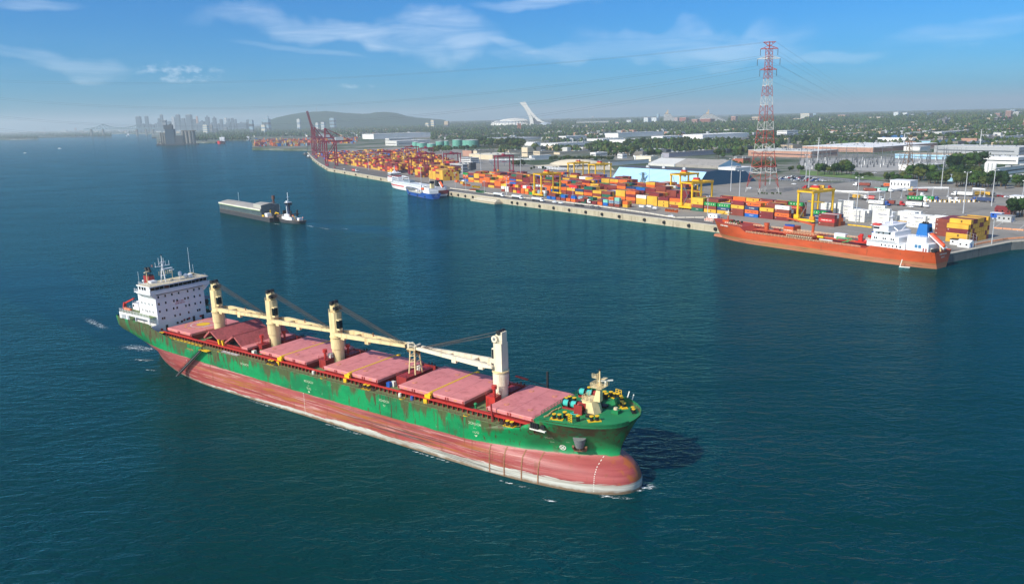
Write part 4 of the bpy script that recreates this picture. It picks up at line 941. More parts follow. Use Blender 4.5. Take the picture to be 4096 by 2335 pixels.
def foam_patch(c, L, wd, rot, label):
    q = MB(); k = 6
    q.add([((i / k - .5) * L, (j - .5) * wd, 0) for i in range(k + 1) for j in (0, 1)], [(2 * i, 2 * i + 2, 2 * i + 3, 2 * i + 1) for i in range(k)], foam)
    o = q.build('foam', None, (c[0], c[1], .06), rot); tag(o, kind='stuff'); return o
for (sx_, sy_, L, wd, dr) in ((201, .8, 10, 5, 1.0), (197.5, -6.5, 12, 2.4, .35), (186, -15.5, 6, 2.2, .1), (176, -13.6, 14, 1.4, .1), (150, -12.8, 26, 1.2, 0), (118, -12.8, 26, 1.1, 0), (84, -12.8, 26, 1.1, 0), (22, -13, 8, 1.8, .3), (8, -8.5, 12, 4, .45), (-8, -1, 26, 10, .2), (-60, 9, 40, 6, -.15)):
    fx, fy = ship_xy(sx_, sy_); foam_patch((fx, fy), L, wd, SHA + dr, '')
# ------------------------------------------------------------------ other vessels
def ship_hull(L, B, top, m, deck, wl_in=.0, bulb=None, transom=.8, mdeck_z=None):
    """hull with x from 0 (stern) to L (bow); top = [(x, z)] sheer with steps; returns hull and deck writers"""
    hb_, dkb = MB(), MB()
    xs = sorted(set([L * q for q in (0, .015, .04, .08, .13, .18, .25, .4, .55, .68, .74, .8, .85, .89, .925, .95, .97, .985, .995)] + [a for a, _ in top if a < L]))
    tx_, tz_ = [a for a, _ in top], [c for _, c in top]
    zt = lambda x: float(np.interp(x, tx_, tz_))
    def hbw(x, f):
        """half breadth at height fraction f (0 water, 1 rail)"""
        t = x / L
        a = transom * (.55 + .45 * f) + (1 - transom * (.55 + .45 * f)) * min(t / .2, 1) ** .6 if t < .2 else 1.0
        end = .955 + .045 * f; st_ = .70 + .08 * f
        if t > st_: q = min((t - st_) / (end - st_), 1.0); a = max(1 - q ** (1.9 + .6 * f), 0) ** .75
        return a * B / 2
    fs_ = [-.4, 0, .25, .5, .75, 1.0]
    for sgn in (-1, 1):
        vs = []
        for f in fs_:
            for x in xs + [L]:
                z = zt(x) * f if f > 0 else f * 6; xx = min(x, L * (.955 + .045 * max(f, 0)))
                vs.append((xx, sgn * hbw(x, max(f, 0)), z))
        k = len(xs) + 1
        fs = [(i * k + j, i * k + j + 1, (i + 1) * k + j + 1, (i + 1) * k + j) for i in range(len(fs_) - 1) for j in range(k - 1)]
        hb_.add(vs, fs if sgn < 0 else [q[::-1] for q in fs], m, True)
        hb_.add([vs[i * k] for i in range(len(fs_))] + [(0, 0, vs[i * k][2]) for i in range(len(fs_))], [(i, i + 1, len(fs_) + i + 1, len(fs_) + i) for i in range(len(fs_) - 1)], m)
    dz = lambda x: zt(x) - .25
    a = [(x, -hbw(x, 1) + .1, dz(x)) for x in xs]; c = [(x, hbw(x, 1) - .1, dz(x)) for x in xs]; k = len(xs)
    dkb.add(a + c, [(i, i + 1, k + i + 1, k + i) for i in range(k - 1)], deck)
    if bulb: hb_.cyl((L * .93, 0, .0), (L * .985, 0, .2), bulb, bulb * .6, m, 12); hb_.ball((L * .985, 0, .2), bulb * .6, m, 10, 8)
    return hb_, dkb
def wear_paint(name, c, low, zlow, rust=.5, hi=None):
    """hull paint with a worn, rusty lower band; z is the height above the water"""
    m = bpy.data.materials.new(name); m.use_nodes = True; n = NT(m.node_tree); b = n.n['Principled BSDF']; oc = n.coord('Object'); x, y, z = n.sep(oc)
    cc = n.mix(n.ramp(n.noise(n.mapping(oc, (.08, .08, .3)), 1, 5, .65), .35, .65), c, tuple(q * .72 for q in c[:3]) + (1,))
    st_ = n.ramp(n.noise(n.mapping(oc, (.9, .9, .12)), 1, 4, .6), .62, .72); cc = n.mix(n.math('MULTIPLY', st_, .6), cc, RUST)
    lw = n.mix(n.ramp(n.noise(n.mapping(oc, (.05, .05, 1.3)), 1, 6, .7), .45, .62), low, S(150, 110, 60))
    lw = n.mix(n.ramp(n.noise(n.mapping(oc, (.06, .06, 1.6), (0, 0, 0), (9, 4, 2)), 1, 6, .7), .54, .64, 0, rust), lw, S(92, 70, 56))
    cc = n.mix(n.ramp(n.math('SUBTRACT', z, zlow), -.15, .15), lw, cc)
    n.put(b.inputs['Base Color'], cc); b.inputs['Roughness'].default_value = .5; return m
def rect_windows(parent, face, pts, w_, h_, name='window', m=None):
    for (p, ) in [(q,) for q in pts]:
        q = MB()
        if face == 'x': q.box((p[0] - .02, p[1] - w_ / 2, p[2] - h_ / 2), (p[0] + .05, p[1] + w_ / 2, p[2] + h_ / 2), m or M_glass)
        else: q.box((p[0] - w_ / 2, p[1] - .05, p[2] - h_ / 2), (p[0] + w_ / 2, p[1] + .02, p[2] + h_ / 2), m or M_glass)
        q.build(name, parent)

# ---- orange tanker alongside the quay: bow to the left, starboard quarter and near (port) side towards the camera
M_tor = wear_paint('tanker_orange', S(194, 82, 38), S(178, 108, 78), 2.9, .9)
M_tdk = mat('tanker_deck_red', S(160, 56, 36), .65, .18, .6, dirt=S(96, 40, 30), dirt_amt=.4)
M_trd = mat('tanker_red', S(196, 42, 32), .5, .12, .8)
M_pipe = mat('pipe_rust', S(204, 112, 70), .6, .25, 1.2)
M_gpipe = mat('pipe_green', S(70, 160, 90), .5, .1, 1)
TL, TB = 153.0, 20.8
tp = yard(160.2, -12.4, 0); tank = tag(empty('tanker', (tp.x, tp.y, 0), math.atan2(-E1.y, -E1.x)), 'orange tanker with a white bridge block and blue funnel moored at the quay', 'tanker ship')
# local axes: x forward (away from the corner, to the left), near side is +y
h_, d_ = ship_hull(TL, TB, [(0, 8.9), (34, 8.9), (37, 7.0), (118, 7.0), (123, 10.0), (140, 10.6), (TL, 12.0)], M_tor, M_tdk, bulb=2.6, transom=.82)
ho = h_.build('hull', tank); d_.build('deck', tank)
q = MB(); put_text(q, 'CHEM NORMA', (136.5, 9.2, 9.4), (-1, .22, 0), (0, .0, 1), 1.2, M_letter, .03); q.build('ship_name', tank)
q = MB(); put_text(q, 'CHEM NORMA', (-.12, 0, 7.4), (0, -1, 0), (0, 0, 1), 1.1, M_letter, .02); put_text(q, 'MAJURO', (-.12, 0, 5.8), (0, -1, 0), (0, 0, 1), .9, M_letter, .02); q.build('port_of_registry', tank)
sp = MB()
sp.box((15, -9.6, 8.7), (36.5, 9.9, 11.6), M_white); sp.box((19, -9.0, 11.6), (34.5, 9.2, 14.6), M_white); sp.box((22, -8.2, 14.6), (34, 8.2, 17.2), M_white)
sp.box((24, -10.4, 17.2), (33, 10.4, 17.5), M_white); sp.prism([(25, -8), (33.2, -8), (34.4, -5), (34.4, 5), (33.2, 8), (25, 8)], 17.5, 20.2, M_white); sp.box((24.6, 7.8, 17.4), (33, 10.4, 20.0), M_white); sp.box((24.4, -10.4, 20.2), (34.8, 10.6, 20.5), M_white)
sp.box((3.5, -8, 8.7), (15, 8.6, 12.6), M_white); sp.box((6.5, -5, 12.6), (16.5, 5.4, 15.6), M_white)
spo = sp.build('accommodation', tank)
q = MB(); q.box((29.6, 10.42, 18.6), (32.9, 10.5, 19.6), M_glass); q.build('bridge_window', spo)
q = MB(); q.box((33.0, 8.2, 18.6), (33.08, 10.3, 19.6), M_glass); q.build('bridge_window', spo)
q = MB(); q.box((25.2, 7.9, 18.7), (29.2, 8.06, 19.6), M_glass); q.build('bridge_window', spo)
q = MB(); q.box((29.4, 8.0, 20.3), (33.8, 10.7, 21.4), M_redb, .4); q.build('red_wing_cover', tank)
rect_windows(spo, 'y', [(25, 8.25, 16.1), (28.5, 8.25, 16.1), (31, 8.25, 15.9), (22, 9.25, 13.4), (23.2, 9.25, 13.4), (26.5, 9.25, 13.4), (27.7, 9.25, 13.4), (31.5, 9.25, 13.4), (32.7, 9.25, 13.4)], .8, .9)
for xx in (8.0, 9.9): 
    q = MB(); q.box((xx - .75, 8.58, 10.4), (xx + .75, 8.68, 12.1), mat('blue_glass', S(70, 120, 160), .2)); q.build('window', spo)
for xx in (4.6, 6.0): 
    q = MB(); q.box((xx - .35, 8.58, 8.9), (xx + .35, 8.68, 10.6), M_red); q.build('doorway', spo)
for xx in np.arange(17.5, 30, 2.1): 
    q = MB(); q.box((xx - .3, 9.88, 9.4), (xx + .3, 9.98, 10.5), M_glass); q.build('window', spo)
q = MB(); q.box((17, 9.9, 11.5), (37, 10.4, 11.7), M_white); q.rail([(15, 10.3, 11.7), (37, 10.3, 11.7)], 1.0, M_white, .09, 1.6); q.rail([(19, 9.3, 14.6), (34, 9.3, 14.6)], 1.0, M_white, .09, 1.6); q.rail([(6.5, 5.4, 15.6), (16, 5.4, 15.6)], 1.0, M_white, .09, 1.6); q.rail([(3.5, 8.6, 12.6), (15, 8.6, 12.6)], 1.0, M_white, .09, 1.6)
for xx in (18, 21, 24): q.bar((xx, 10.1, 8.7), (xx, 10.1, 11.6), .3, M_white)
q.bar((21, 9.6, 12.4), (34, 9.6, 12.0), .5, mat('grey_boom', S(176, 182, 184), .5)); q.build('side_gallery', tank)
q = MB(); q.prism([(7.5, -3.2), (13.5, -3.2), (14.2, 0), (13.5, 3.2), (7.5, 3.2)], 15.6, 22.4, mat('funnel_blue', S(20, 104, 176), .45, .1, .4), M_black, [(8.3, -2.4), (12.6, -2.4), (13.2, 0), (12.6, 2.4), (8.3, 2.4)])
for xx in (9.6, 11, 12): q.cyl((xx, 0, 22.2), (xx - .5, 0, 23.2), .45, .45, M_black, 8)
q.box((7.4, -1.2, 18.4), (7.55, 1.2, 20.6), M_glass); q.build('funnel', tank)
q = MB()
for sg in (-.5, .5): q.cyl((29 + sg, 0, 20.5), (29, 0, 27.5), .25, .15, M_white, 6)
q.box((28, -1.8, 24.4), (30, 1.8, 24.55), M_white); q.bar((29, -2.2, 26), (29, 2.2, 26), .15, M_white); q.ball((31.5, 2.5, 21.3), .7, M_white, 10, 8); q.bar((32.5, 4.5, 20.5), (32.5, 4.5, 23), .18, M_white); q.bar((26, 5, 20.5), (22.5, 4.4, 17.6), .6, M_white); q.bar((23, 0, 17.5), (19, -2, 24), .22, M_white)
q.rail([(25, 8, 20.5), (34.2, 8, 20.5)], 1.0, M_white, .08, 1.5); q.build('mast', tank)
q = MB()                                                                                # free-fall lifeboat on its ramp over the stern
for yy in (-1.7, 1.7): q.bar((8.0, yy, 17.6), (-1.0, yy, 10.4), .5, M_white); q.bar((6.5, yy, 9), (7.6, yy, 17.4), .45, M_white); q.bar((.5, yy, 8.8), (1.0, yy, 12.0), .5, M_cream)
for t in (0.02, .98): q.bar((8.0 - 9 * t, -1.7, 17.6 - 7.2 * t), (8.0 - 9 * t, 1.7, 17.6 - 7.2 * t), .4, M_white)
lf = q.build('lifeboat_ramp', tank)
q = MB(); a, c = Vector((6.4, 0, 16.4)), Vector((.6, 0, 11.8)); q.cyl(a, c, 1.35, 1.35, mat('lifeboat_red', S(196, 72, 44), .5, .1, 1), 12); q.ball(c, 1.35, M_orange, 10, 8); q.ball(a, 1.35, M_orange, 10, 8); q.build('lifeboat', lf)
q = MB(); 
for k, (xx, yy) in enumerate(((2.2, 6), (3.2, 5.2), (1.6, 3.6), (2.0, -4), (1.4, 7.2))): q.cyl((xx, yy - .7, 9.6), (xx, yy + .7, 9.6), .95, .95, M_black if k % 2 == 0 else M_letter, 12)
q.build('stern_winches', tank)
# cargo deck: transverse frames, catwalk, manifold, pipes, red vents, crane, white container
q = MB()
for k in range(19): 
    xx = 64 + k * 2.9; q.box((xx - .2, -2, 6.8), (xx + .2, 9.0, 7.7), M_tdk); q.bar((xx - .9, 8.8, 6.8), (xx, 6.4, 8.0), .25, M_pipe)
for yy in (-1.5, -.7, .4, 1.2, 2.0, 3.2): q.cyl((38, yy, 8.2 + .1 * (yy > 1)), (118, yy, 8.2 + .1 * (yy > 1)), .22, .22, M_pipe if yy < 1 else M_tdk, 6)
q.build('deck_frames', tank)
q = MB(); q.box((38, -3.4, 9.6), (122, -2.4, 9.72), M_tdk); q.rail([(38, -2.4, 9.7), (122, -2.4, 9.7)], 1.1, mat('pale_rail', S(216, 178, 140), .6), .18, 2.2, 3)
for k in range(28): q.bar((39 + k * 3, -2.9, 7), (39 + k * 3, -2.9, 9.6), .2, M_tdk)
q.rail([(40, 10.2, 7), (118, 10.2, 7)], 1.0, mat('pale_rail', S(216, 178, 140)), .13, 2.4, 3); q.rail([(122, 9.4, 10.2), (138, 7, 10.6)], 1.0, mat('pale_rail', S(216, 178, 140)), .08, 2, 3); q.build('catwalk', tank)
q = MB()
for k in range(12): 
    xx = 72 + k * 1.5; q.cyl((xx, -9, 8.6), (xx, 9, 8.6), .25, .25, M_pipe, 6); q.cyl((xx, 8.2, 8.6), (xx, 9.2, 8.6), .42, .42, M_tan, 8); q.cyl((xx, 4.6, 8.6), (xx, 4.6, 9.6), .35, .35, M_tdk, 8)
for yy in (3.4, 5.4, 8.8): q.box((70.5, yy - .25, 9.7), (91, yy + .25, 9.85), M_pipe); q.rail([(70.5, yy, 9.8), (91, yy, 9.8)], 1.0, mat('pale_rail', S(216, 178, 140)), .08, 2.0, 2)
q.build('cargo_manifold', tank)
q = MB(); q.box((89.5, -6, 6.9), (96.5, 1.5, 12.6), M_tor); 
for k in range(7): q.cyl((90 + k * .95, .8, 12.6), (90 + k * .95, .8, 13.7), .4, .4, M_blue, 8)
for k in range(5): q.cyl((90.4 + k * .95, -.4, 12.6), (90.4 + k * .95, -.4, 13.7), .4, .4, M_blue, 8)
put_text(q, 'NO SMOKING', (93, 1.54, 10.2), (-1, 0, 0), (0, 0, 1), .95, M_letter, .03); q.build('deck_house', tank)
q = MB(); q.cyl((78.5, -2.5, 7), (78.5, -2.5, 14.2), .95, .8, M_tor, 14); q.cyl((78.5, -2.5, 14.0), (78.5, -2.5, 15.2), 1.15, 1.15, M_tor, 12); q.bar((78.5, -2.5, 14.6), (98, -3.6, 17.0), .8, M_tor); q.bar((80, -2.5, 15.4), (86, -2.8, 15.9), .3, M_tor); q.build('hose_crane', tank)
q = MB(); q.box((56, -3.4, 8.5), (63, -.4, 11.6), M_white); q.build('white_store_container', tank)
q = MB()
for pts_ in ([(60, 1.6, 8.4), (60, 1.6, 10), (57, 1.6, 10), (50, 2.6, 10), (49, 4.4, 9.6), (50.5, 6.6, 8.4)], [(59, 2.4, 8.4), (59, 2.4, 9.6), (56, 2.6, 9.6), (51, 4.2, 9.6), (50.4, 5.6, 9.0), (52.6, 8.0, 8.0)]): q.path([Vector(a) for a in pts_], .22, M_gpipe, 8)
q.build('green_pipes', tank)
q = MB(); q.cyl((66, 5.4, 9.2), (70, 5.4, 9.2), .65, .65, M_yel, 12); q.box((58.6, 7.2, 7.9), (67.2, 8.0, 8.6), mat('pale_tray', S(190, 190, 186), .6)); q.build('yellow_tank', tank)
q = MB()
for xx, yy, h0 in ((45, 1.2, 2.8), (43, -4, 1.8), (47.5, -1.4, 1.4)): q.cyl((xx, yy, 8.2), (xx, yy, 9.2 + h0), .85, .8, M_trd, 12); q.cyl((xx, yy, 9.2 + h0), (xx, yy, 10.3 + h0), 1.15, 1.15, M_trd, 12)
q.ball((41.6, 2.6, 9.4), 1.1, M_trd, 10, 8); q.box((40, -5, 8.2), (48, 3, 8.9), M_trd); q.build('red_vents', tank)
q = MB(); q.cyl((110, 0, 7), (110, 0, 11.5), 1.6, 1.4, M_tor, 14); q.cyl((110, 0, 11.2), (110, 0, 13), 1.7, 1.7, M_tor, 14); q.box((103, -5, 7), (107, -2.8, 9.6), M_red); q.box((98.5, -6.5, 7), (101.5, -5, 10), M_cream); q.build('fore_ventilator', tank)
q = MB(); q.cyl((141, 0, 10.8), (141, 0, 16.8), .55, .3, M_tor, 10); q.cyl((141, 0, 15), (141, 0, 18.6), .4, .3, M_letter, 8); q.box((139.8, -1.2, 16.6), (142.2, 1.2, 16.75), M_letter); q.rail([(139.8, 1.2, 16.8), (142.2, 1.2, 16.8)], .9, M_letter, .12, .8); q.prism([(138, -3), (144, -2), (144, 2), (138, 3)], 10.5, 12.2, M_tor); q.build('foremast', tank)
q = MB()
for k in range(6): q.cyl((129 + k * 1.6, 3.2 - (k % 2) * 5, 11.3), (130 + k * 1.6, 3.2 - (k % 2) * 5, 11.3), .75, .75, M_black if k % 2 else mat('olive_winch', S(84, 96, 52), .7), 10); q.cyl((130 + k * 1.7, 5.2, 10.6), (130 + k * 1.7, 5.2, 11.5), .3, .3, M_letter, 8)
q.build('fore_winches', tank)
sgp = at(3618, 1068); q = MB(); q.box((-2.6, -1.2, 0.0), (2.6, 1.2, .18), M_letter, .2); q.bar((-2.2, 0, .1), (-1.4, 0, 4.0), .35, M_letter); tag(q.build('marker_float', None, (sgp.x, sgp.y, 0), SHA), 'small white float with a slanting pole by the orange tanker stern', 'float')

# ---- covered barge with its pusher tug
bg0 = Vector((-203.5, 645.6, 0)); bg1 = Vector((-280.7, 735.2, 0)); bdir = (bg1 - bg0).normalized(); BLn = 118.0; BBm = 19.0
brg = tag(empty('barge', tuple(bg0), math.atan2(bdir.y, bdir.x)), 'black barge with a long grey roofed cargo house being pushed by a tugboat', 'barge')
# local x forward; near side is +y = 0, far side y = -BBm
M_bhull = mat('barge_black', S(52, 54, 60), .7, .25, .2, dirt=S(96, 84, 72), dirt_amt=.5)
M_broof = mat('barge_roof', S(158, 154, 148), .8, .18, .06, dirt=S(156, 140, 118), dirt_amt=.6)
M_bedge = mat('barge_roof_edge', S(206, 202, 190), .7, .1, .15, dirt=S(160, 140, 110), dirt_amt=.4)
M_bdark = mat('barge_side', S(92, 102, 106), .8, .3, .5); M_lime = mat('lime_rail', S(150, 196, 60), .6); M_frame = mat('frame_steel', S(128, 146, 148), .7, .3, .6)
q = MB(); q.prism([(0, -BBm), (BLn - 5, -BBm), (BLn, -BBm + 4), (BLn, -4), (BLn - 5, 0), (0, 0)][::-1][::-1], -1, 3.7, M_bhull, mat('barge_deck', S(120, 100, 84), .8, .2, .4)); q.build('hull', brg)
q = MB(); q.box((19, -BBm + 1.2, 3.7), (BLn - 3, -1.4, 8.3), M_bdark); q.build('cargo_house', brg)
q = MB()
for k in range(46):
    xx = 20 + k * 2.08; q.box((xx - .2, -1.4, 3.7), (xx + .2, -.55, 8.3), M_frame)
    if k % 3 == 1: q.box((xx + .4, -1.38, 3.8), (xx + 1.6, -1.2, 5.0 + (k % 5) * .2), mat('pale_sack', S(196, 186, 166), .9))
q.box((19, -.75, 8.1), (BLn - 3, -.45, 8.4), M_lime); q.build('side_frames', brg)
q = MB(); q.extrude([(19, -.3, 8.4), (19, -.6, 9.6), (19, -5, 10.6), (19, -BBm / 2, 11.3), (19, -BBm + 5, 10.6), (19, -BBm + .6, 9.6), (19, -BBm + .3, 8.4)], (19, 0, 0), (BLn - 3, 0, 0), M_broof); q.box((19, -.62, 8.42), (BLn - 3, -.26, 9.65), M_bedge)
for k in range(1, 6): xx = 19 + k * 16; q.box((xx - .15, -BBm / 2 - 1, 11.2), (xx + .15, -.6, 11.24), M_bdark)
q.build('roof', brg)
q = MB(); q.extrude([(19.2, -2.6, 9.0), (19.2, -2.6, 13.1), (19.2, -BBm / 2, 14.2), (19.2, -BBm + 2.6, 13.1), (19.2, -BBm + 2.6, 9.0)], (19.2, 0, 0), (38, 0, 0), M_broof, M_bdark); q.add([(19.2, -2.58, 9.7), (38, -2.58, 9.7), (38, -2.58, 13.1), (19.2, -2.58, 13.1)], [(0, 1, 2, 3)], mat('grey_panel', S(172, 170, 160), .7, .06, .2)); q.box((18.9, -BBm + 1.2, 3.7), (19.2, -1.4, 12.9), M_bdark); q.build('raised_roof', brg)
q = MB(); q.box((9, -6, 3.7), (14.5, -2.2, 6.6), M_white); q.build('deck_cabin', brg)
q = MB(); q.bar((5, -7, 3.7), (7, -9, 7.2), .8, M_yel); q.bar((7, -9, 7.2), (3, -10, 6.4), .6, M_yel); q.bar((12, -6.5, 3.7), (12, -6.5, 9), .6, M_yel); q.box((14, -1.8, 3.7), (17, -.8, 5), M_yel); q.build('yellow_loader', brg)
q = MB(); q.cyl((30, -BBm + 1, 9), (30, -BBm + 1, 19), .9, .8, mat('brown_mast', S(92, 62, 54), .7, .2, 1), 10); q.cyl((30, -BBm + 1, 16.5), (30, -BBm + 1, 19.5), 1.6, 1.4, mat('brown_mast', S(92, 62, 54)), 10); q.box((28, -BBm, 13.6), (32.6, -BBm + 2.2, 13.9), mat('brown_mast', S(92, 62, 54))); q.build('brown_mast', brg)
q = MB(); q.bar((BLn - 14, -BBm + 3, 9), (BLn - 14, -BBm + 3, 18.5), .35, mat('pale_mast', S(170, 190, 196), .5)); q.bar((7, -BBm + 6, 3.7), (7, -BBm + 6, 14), .3, M_grey); q.build('light_mast', brg)
q = MB(); q.box((-1.4, -BBm + 4, 1), (.3, -BBm + 7, 9.2), M_black); q.box((-1.2, -6, 1), (.3, -3.5, 6.5), M_black); q.build('push_knees', brg)

tv = at(1215, 900); tgd = (Vector((-191.5, 639.5, 0)) - Vector((-169.9, 625, 0))).normalized(); 
tug = tag(empty('tugboat', (-172.5, 634.5, 0), math.atan2(bdir.y, bdir.x) + .22), 'black and white tugboat with a tall wheelhouse tower pushing the barge', 'tugboat')
h_, d_ = ship_hull(30, 9.6, [(0, 2.2), (18, 2.4), (30, 4.2)], M_bhull, mat('tug_deck', S(120, 110, 96), .8, .2, 1), transom=.9)
h_.build('hull', tug); d_.build('deck', tug)
q = MB(); q.box((11, -2.8, 2.2), (24, 2.8, 4.8), M_white); q.box((15, -2.4, 4.8), (21, 2.4, 7.0), M_white); q.rail([(9, 3, 5.2), (23, 3, 5.2)], 1, M_white, .12, 1.4); so_ = q.build('deckhouse', tug)
q = MB(); q.prism([(16.6, -.9), (18.2, -.9), (18.2, .9), (16.6, .9)], 7.0, 14.0, mat('navy_house', S(34, 50, 80), .5)); to = q.build('wheelhouse_tower', tug)
q = MB(); q.box((15.4, -2.0, 14.0), (19.6, 2.0, 16.6), mat('navy_house', S(34, 50, 80), .5)); q.box((15.3, -2.1, 15.0), (19.7, 2.1, 16.1), M_glass); q.box((15.2, -2.2, 16.6), (19.8, 2.2, 16.9), M_white); q.bar((18.6, 1.1, 7), (18.6, 1.1, 15.2), .5, M_white); q.build('wheelhouse', to)
q = MB(); q.bar((17.4, 0, 16.8), (17.4, 0, 25), .35, M_white); q.bar((17.4, -1.4, 21), (17.4, 1.4, 21), .2, M_white); q.box((16.4, 1.0, 16.9), (17.8, 2.0, 18.2), M_white); q.build('mast', to)
q = MB(); 
for yy in (-3.2, 3.2): q.cyl((11, yy, 5.2), (10.6, yy, 10.4), .85, .75, M_black, 10)
q.box((6.5, -3.8, 7.4), (12, 3.8, 7.8), M_black); q.build('exhaust_stacks', tug)
q = MB(); q.cyl((9, 2.2, 6.2), (13, 2.2, 6.2), .8, .8, M_orange, 8); q.bar((7.5, 1.6, 3), (8.6, 2.4, 6.4), .35, M_yel); q.build('rescue_boat', tug)
q = MB(); q.box((3.4, -2, 2.2), (6, 1, 4.4), M_white); q.cyl((2, 2.2, 2.2), (2, 2.2, 3.4), .5, .5, M_tan, 8); q.bar((.6, 0, 2), (.4, 0, 5.6), .12, M_white); q.build('towing_winch', tug)
q = MB(); q.add([(.3, 0, 4.4), (-1.3, .5, 4.3), (-1.3, .5, 5.5), (.3, 0, 5.6)], [(0, 1, 2, 3)], M_redb); q.add([(-.3, .17, 4.4), (-.8, .37, 4.4), (-.8, .37, 5.55), (-.3, .17, 5.55)], [(0, 1, 2, 3)], M_letter); q.build('flag', tug)
for (u, v, L, wd) in ((1240, 905, 22, 5), (1300, 915, 26, 4), (1105, 896, 18, 4.5), (1380, 915, 20, 3), (868, 848, 9, 3)):
    p = at(u, v); foam_patch((p.x, p.y), L, wd, math.atan2(bdir.y, bdir.x), '')

# ---- white cargo ship with a red stripe, moored bow away along the quay
M_cw = bpy.data.materials.new('white_hull_red_stripe'); M_cw.use_nodes = True
n = NT(M_cw.node_tree); b = n.n['Principled BSDF']; x, y, z = n.sep(n.coord('Object'))
c = n.mix(n.math('MULTIPLY', n.math('GREATER_THAN', z, 3.9), n.math('MULTIPLY', n.math('LESS_THAN', z, 5.3), n.math('GREATER_THAN', x, 98))), S(222, 222, 220), S(204, 34, 40))
c = n.mix(n.math('MULTIPLY', n.math('GREATER_THAN', x, 152), n.math('GREATER_THAN', z, 3.4)), c, S(204, 34, 40))
c = n.mix(n.math('MULTIPLY', n.math('LESS_THAN', x, 40), n.math('GREATER_THAN', z, 2.4)), c, S(122, 30, 40)); c = n.mix(n.math('LESS_THAN', z, .5), c, S(120, 124, 128))
n.put(b.inputs['Base Color'], c); b.inputs['Roughness'].default_value = .45
wd_ = (Vector((-148, 974, 0)) - Vector((-71, 834, 0))).normalized()
wsh = tag(empty('cargo_ship', (-72, 836, 0), math.atan2(wd_.y, wd_.x)), 'white cargo ship with a red stripe and forward bridge moored behind the blue tanker', 'cargo ship')
h_, d_ = ship_hull(164, 15.5, [(0, 6.6), (16, 6.6), (18, 7.4), (140, 7.4), (148, 9.9), (164, 11.2)], M_cw, mat('pale_deck', S(176, 182, 186), .7, .1, .2), transom=.86)
h_.build('hull', wsh); d_.build('deck', wsh)
q = MB(); q.box((28, -6.2, 7.4), (138, 6.2, 9.4), mat('pale_hatch', S(196, 202, 206), .6, .06, .1)); q.build('cargo_hatch', wsh)
q = MB(); q.box((141, -6.6, 8), (156, 6.6, 13.2), M_white); q.box((142, -6.4, 13.2), (154, 6.4, 15), mat('dark_red_house', S(150, 40, 44), .5)); q.box((143, -6.8, 15), (154, 6.8, 18.4), M_white); wo_ = q.build('bridge_block', wsh)
q = MB(); q.box((142.9, -6.9, 15.8), (154.1, 6.9, 17.2), M_glass); q.build('bridge_window', wo_)
q = MB(); q.cyl((148, 0, 18.4), (148, 0, 27), .7, .3, M_white, 8); q.prism([(146, -2.6), (151, -2.6), (151, 2.6), (146, 2.6)], 18.4, 20.5, M_white, None, [(147, -1), (149, -1), (149, 1), (147, 1)])
for yy in (-5, 5): q.ball((149, yy, 19.2), .7, M_white, 8, 6)
q.build('mast', wsh)
q = MB()
for yy in (-6.6, 6.6): q.bar((118, yy, 7.4), (118, yy, 14.6), .8, M_white); q.bar((139, yy, 7.4), (139, yy, 14.6), .8, M_white); q.bar((118, yy, 14.2), (139, yy, 14.2), .8, M_white); q.bar((118, yy, 11.5), (139, yy, 11.5), .4, M_white)
q.bar((118, -6.6, 14.2), (118, 6.6, 14.2), .8, M_white); q.build('travelling_gantry', wsh)
q = MB(); q.box((92, -4, 9.4), (112, 2, 11.8), mat('grey_cargo', S(110, 124, 136), .6, .15, .5)); q.build('deck_cargo', wsh)
q = MB(); q.bar((86, 5.5, 7.4), (86, 5.5, 17), .35, M_white); q.build('light_mast', wsh)
q = MB(); 
for yy in (-1.5, 1.5): q.bar((9, yy, 15.4), (.4, yy, 9), .7, M_white)
q.box((6, -6.5, 6.6), (16, 6.5, 10.4), M_white); q.box((8, -3.5, 10.4), (14, -1.2, 17), M_black); q.box((8, 1.2, 10.4), (14, 3.5, 17), M_black); lo = q.build('stern_house', wsh)
q = MB(); a, c2 = Vector((7, 0, 14.6)), Vector((2, 0, 10.9)); q.cyl(a, c2, 1.3, 1.3, M_orange, 12); q.ball(a, 1.3, M_orange, 10, 8); q.ball(c2, 1.3, M_orange, 10, 8); q.build('lifeboat', lo)

# ---- small blue tanker outside it, stern to the camera
M_bl = wear_paint('small_tanker_blue', S(18, 78, 160), S(18, 70, 140), .3, .1)
bd_ = (Vector((-115.5, 880, 0)) - Vector((-78, 808.5, 0))).normalized()
bt = tag(empty('small_tanker', (-77.5, 808.5, 0), math.atan2(bd_.y, bd_.x)), 'small bright blue tanker with white house moored outside the white cargo ship', 'tanker ship')
h_, d_ = ship_hull(86, 12.6, [(0, 5.6), (26, 5.2), (30, 3.6), (64, 3.6), (68, 5.4), (86, 7.6)], M_bl, mat('grey_deck', S(120, 124, 120), .7, .2, .5), transom=.9)
h_.build('hull', bt); d_.build('deck', bt)
q = MB(); q.box((6, -5.2, 5.2), (24, 5.2, 8.2), M_white); q.box((9, -4.6, 8.2), (22, 4.6, 10.8), M_white); q.box((14, -5.0, 10.8), (22, 5.0, 13.4), M_white); q.rail([(6, 5.2, 8.2), (24, 5.2, 8.2)], 1, M_white, .12, 1.2); q.rail([(6, -5.2, 8.2), (6, 5.2, 8.2)], 1, M_white, .12, 1.2); bo = q.build('accommodation', bt)
q = MB(); q.box((14.2, -5.1, 11.8), (22.1, 5.1, 12.8), M_glass); q.build('bridge_window', bo)
q = MB(); q.box((8.5, -1.8, 10.8), (12, 1.8, 15.6), M_cream); q.box((8.4, -1.9, 15.6), (12.1, 1.9, 18.2), M_black); q.build('funnel', bt)
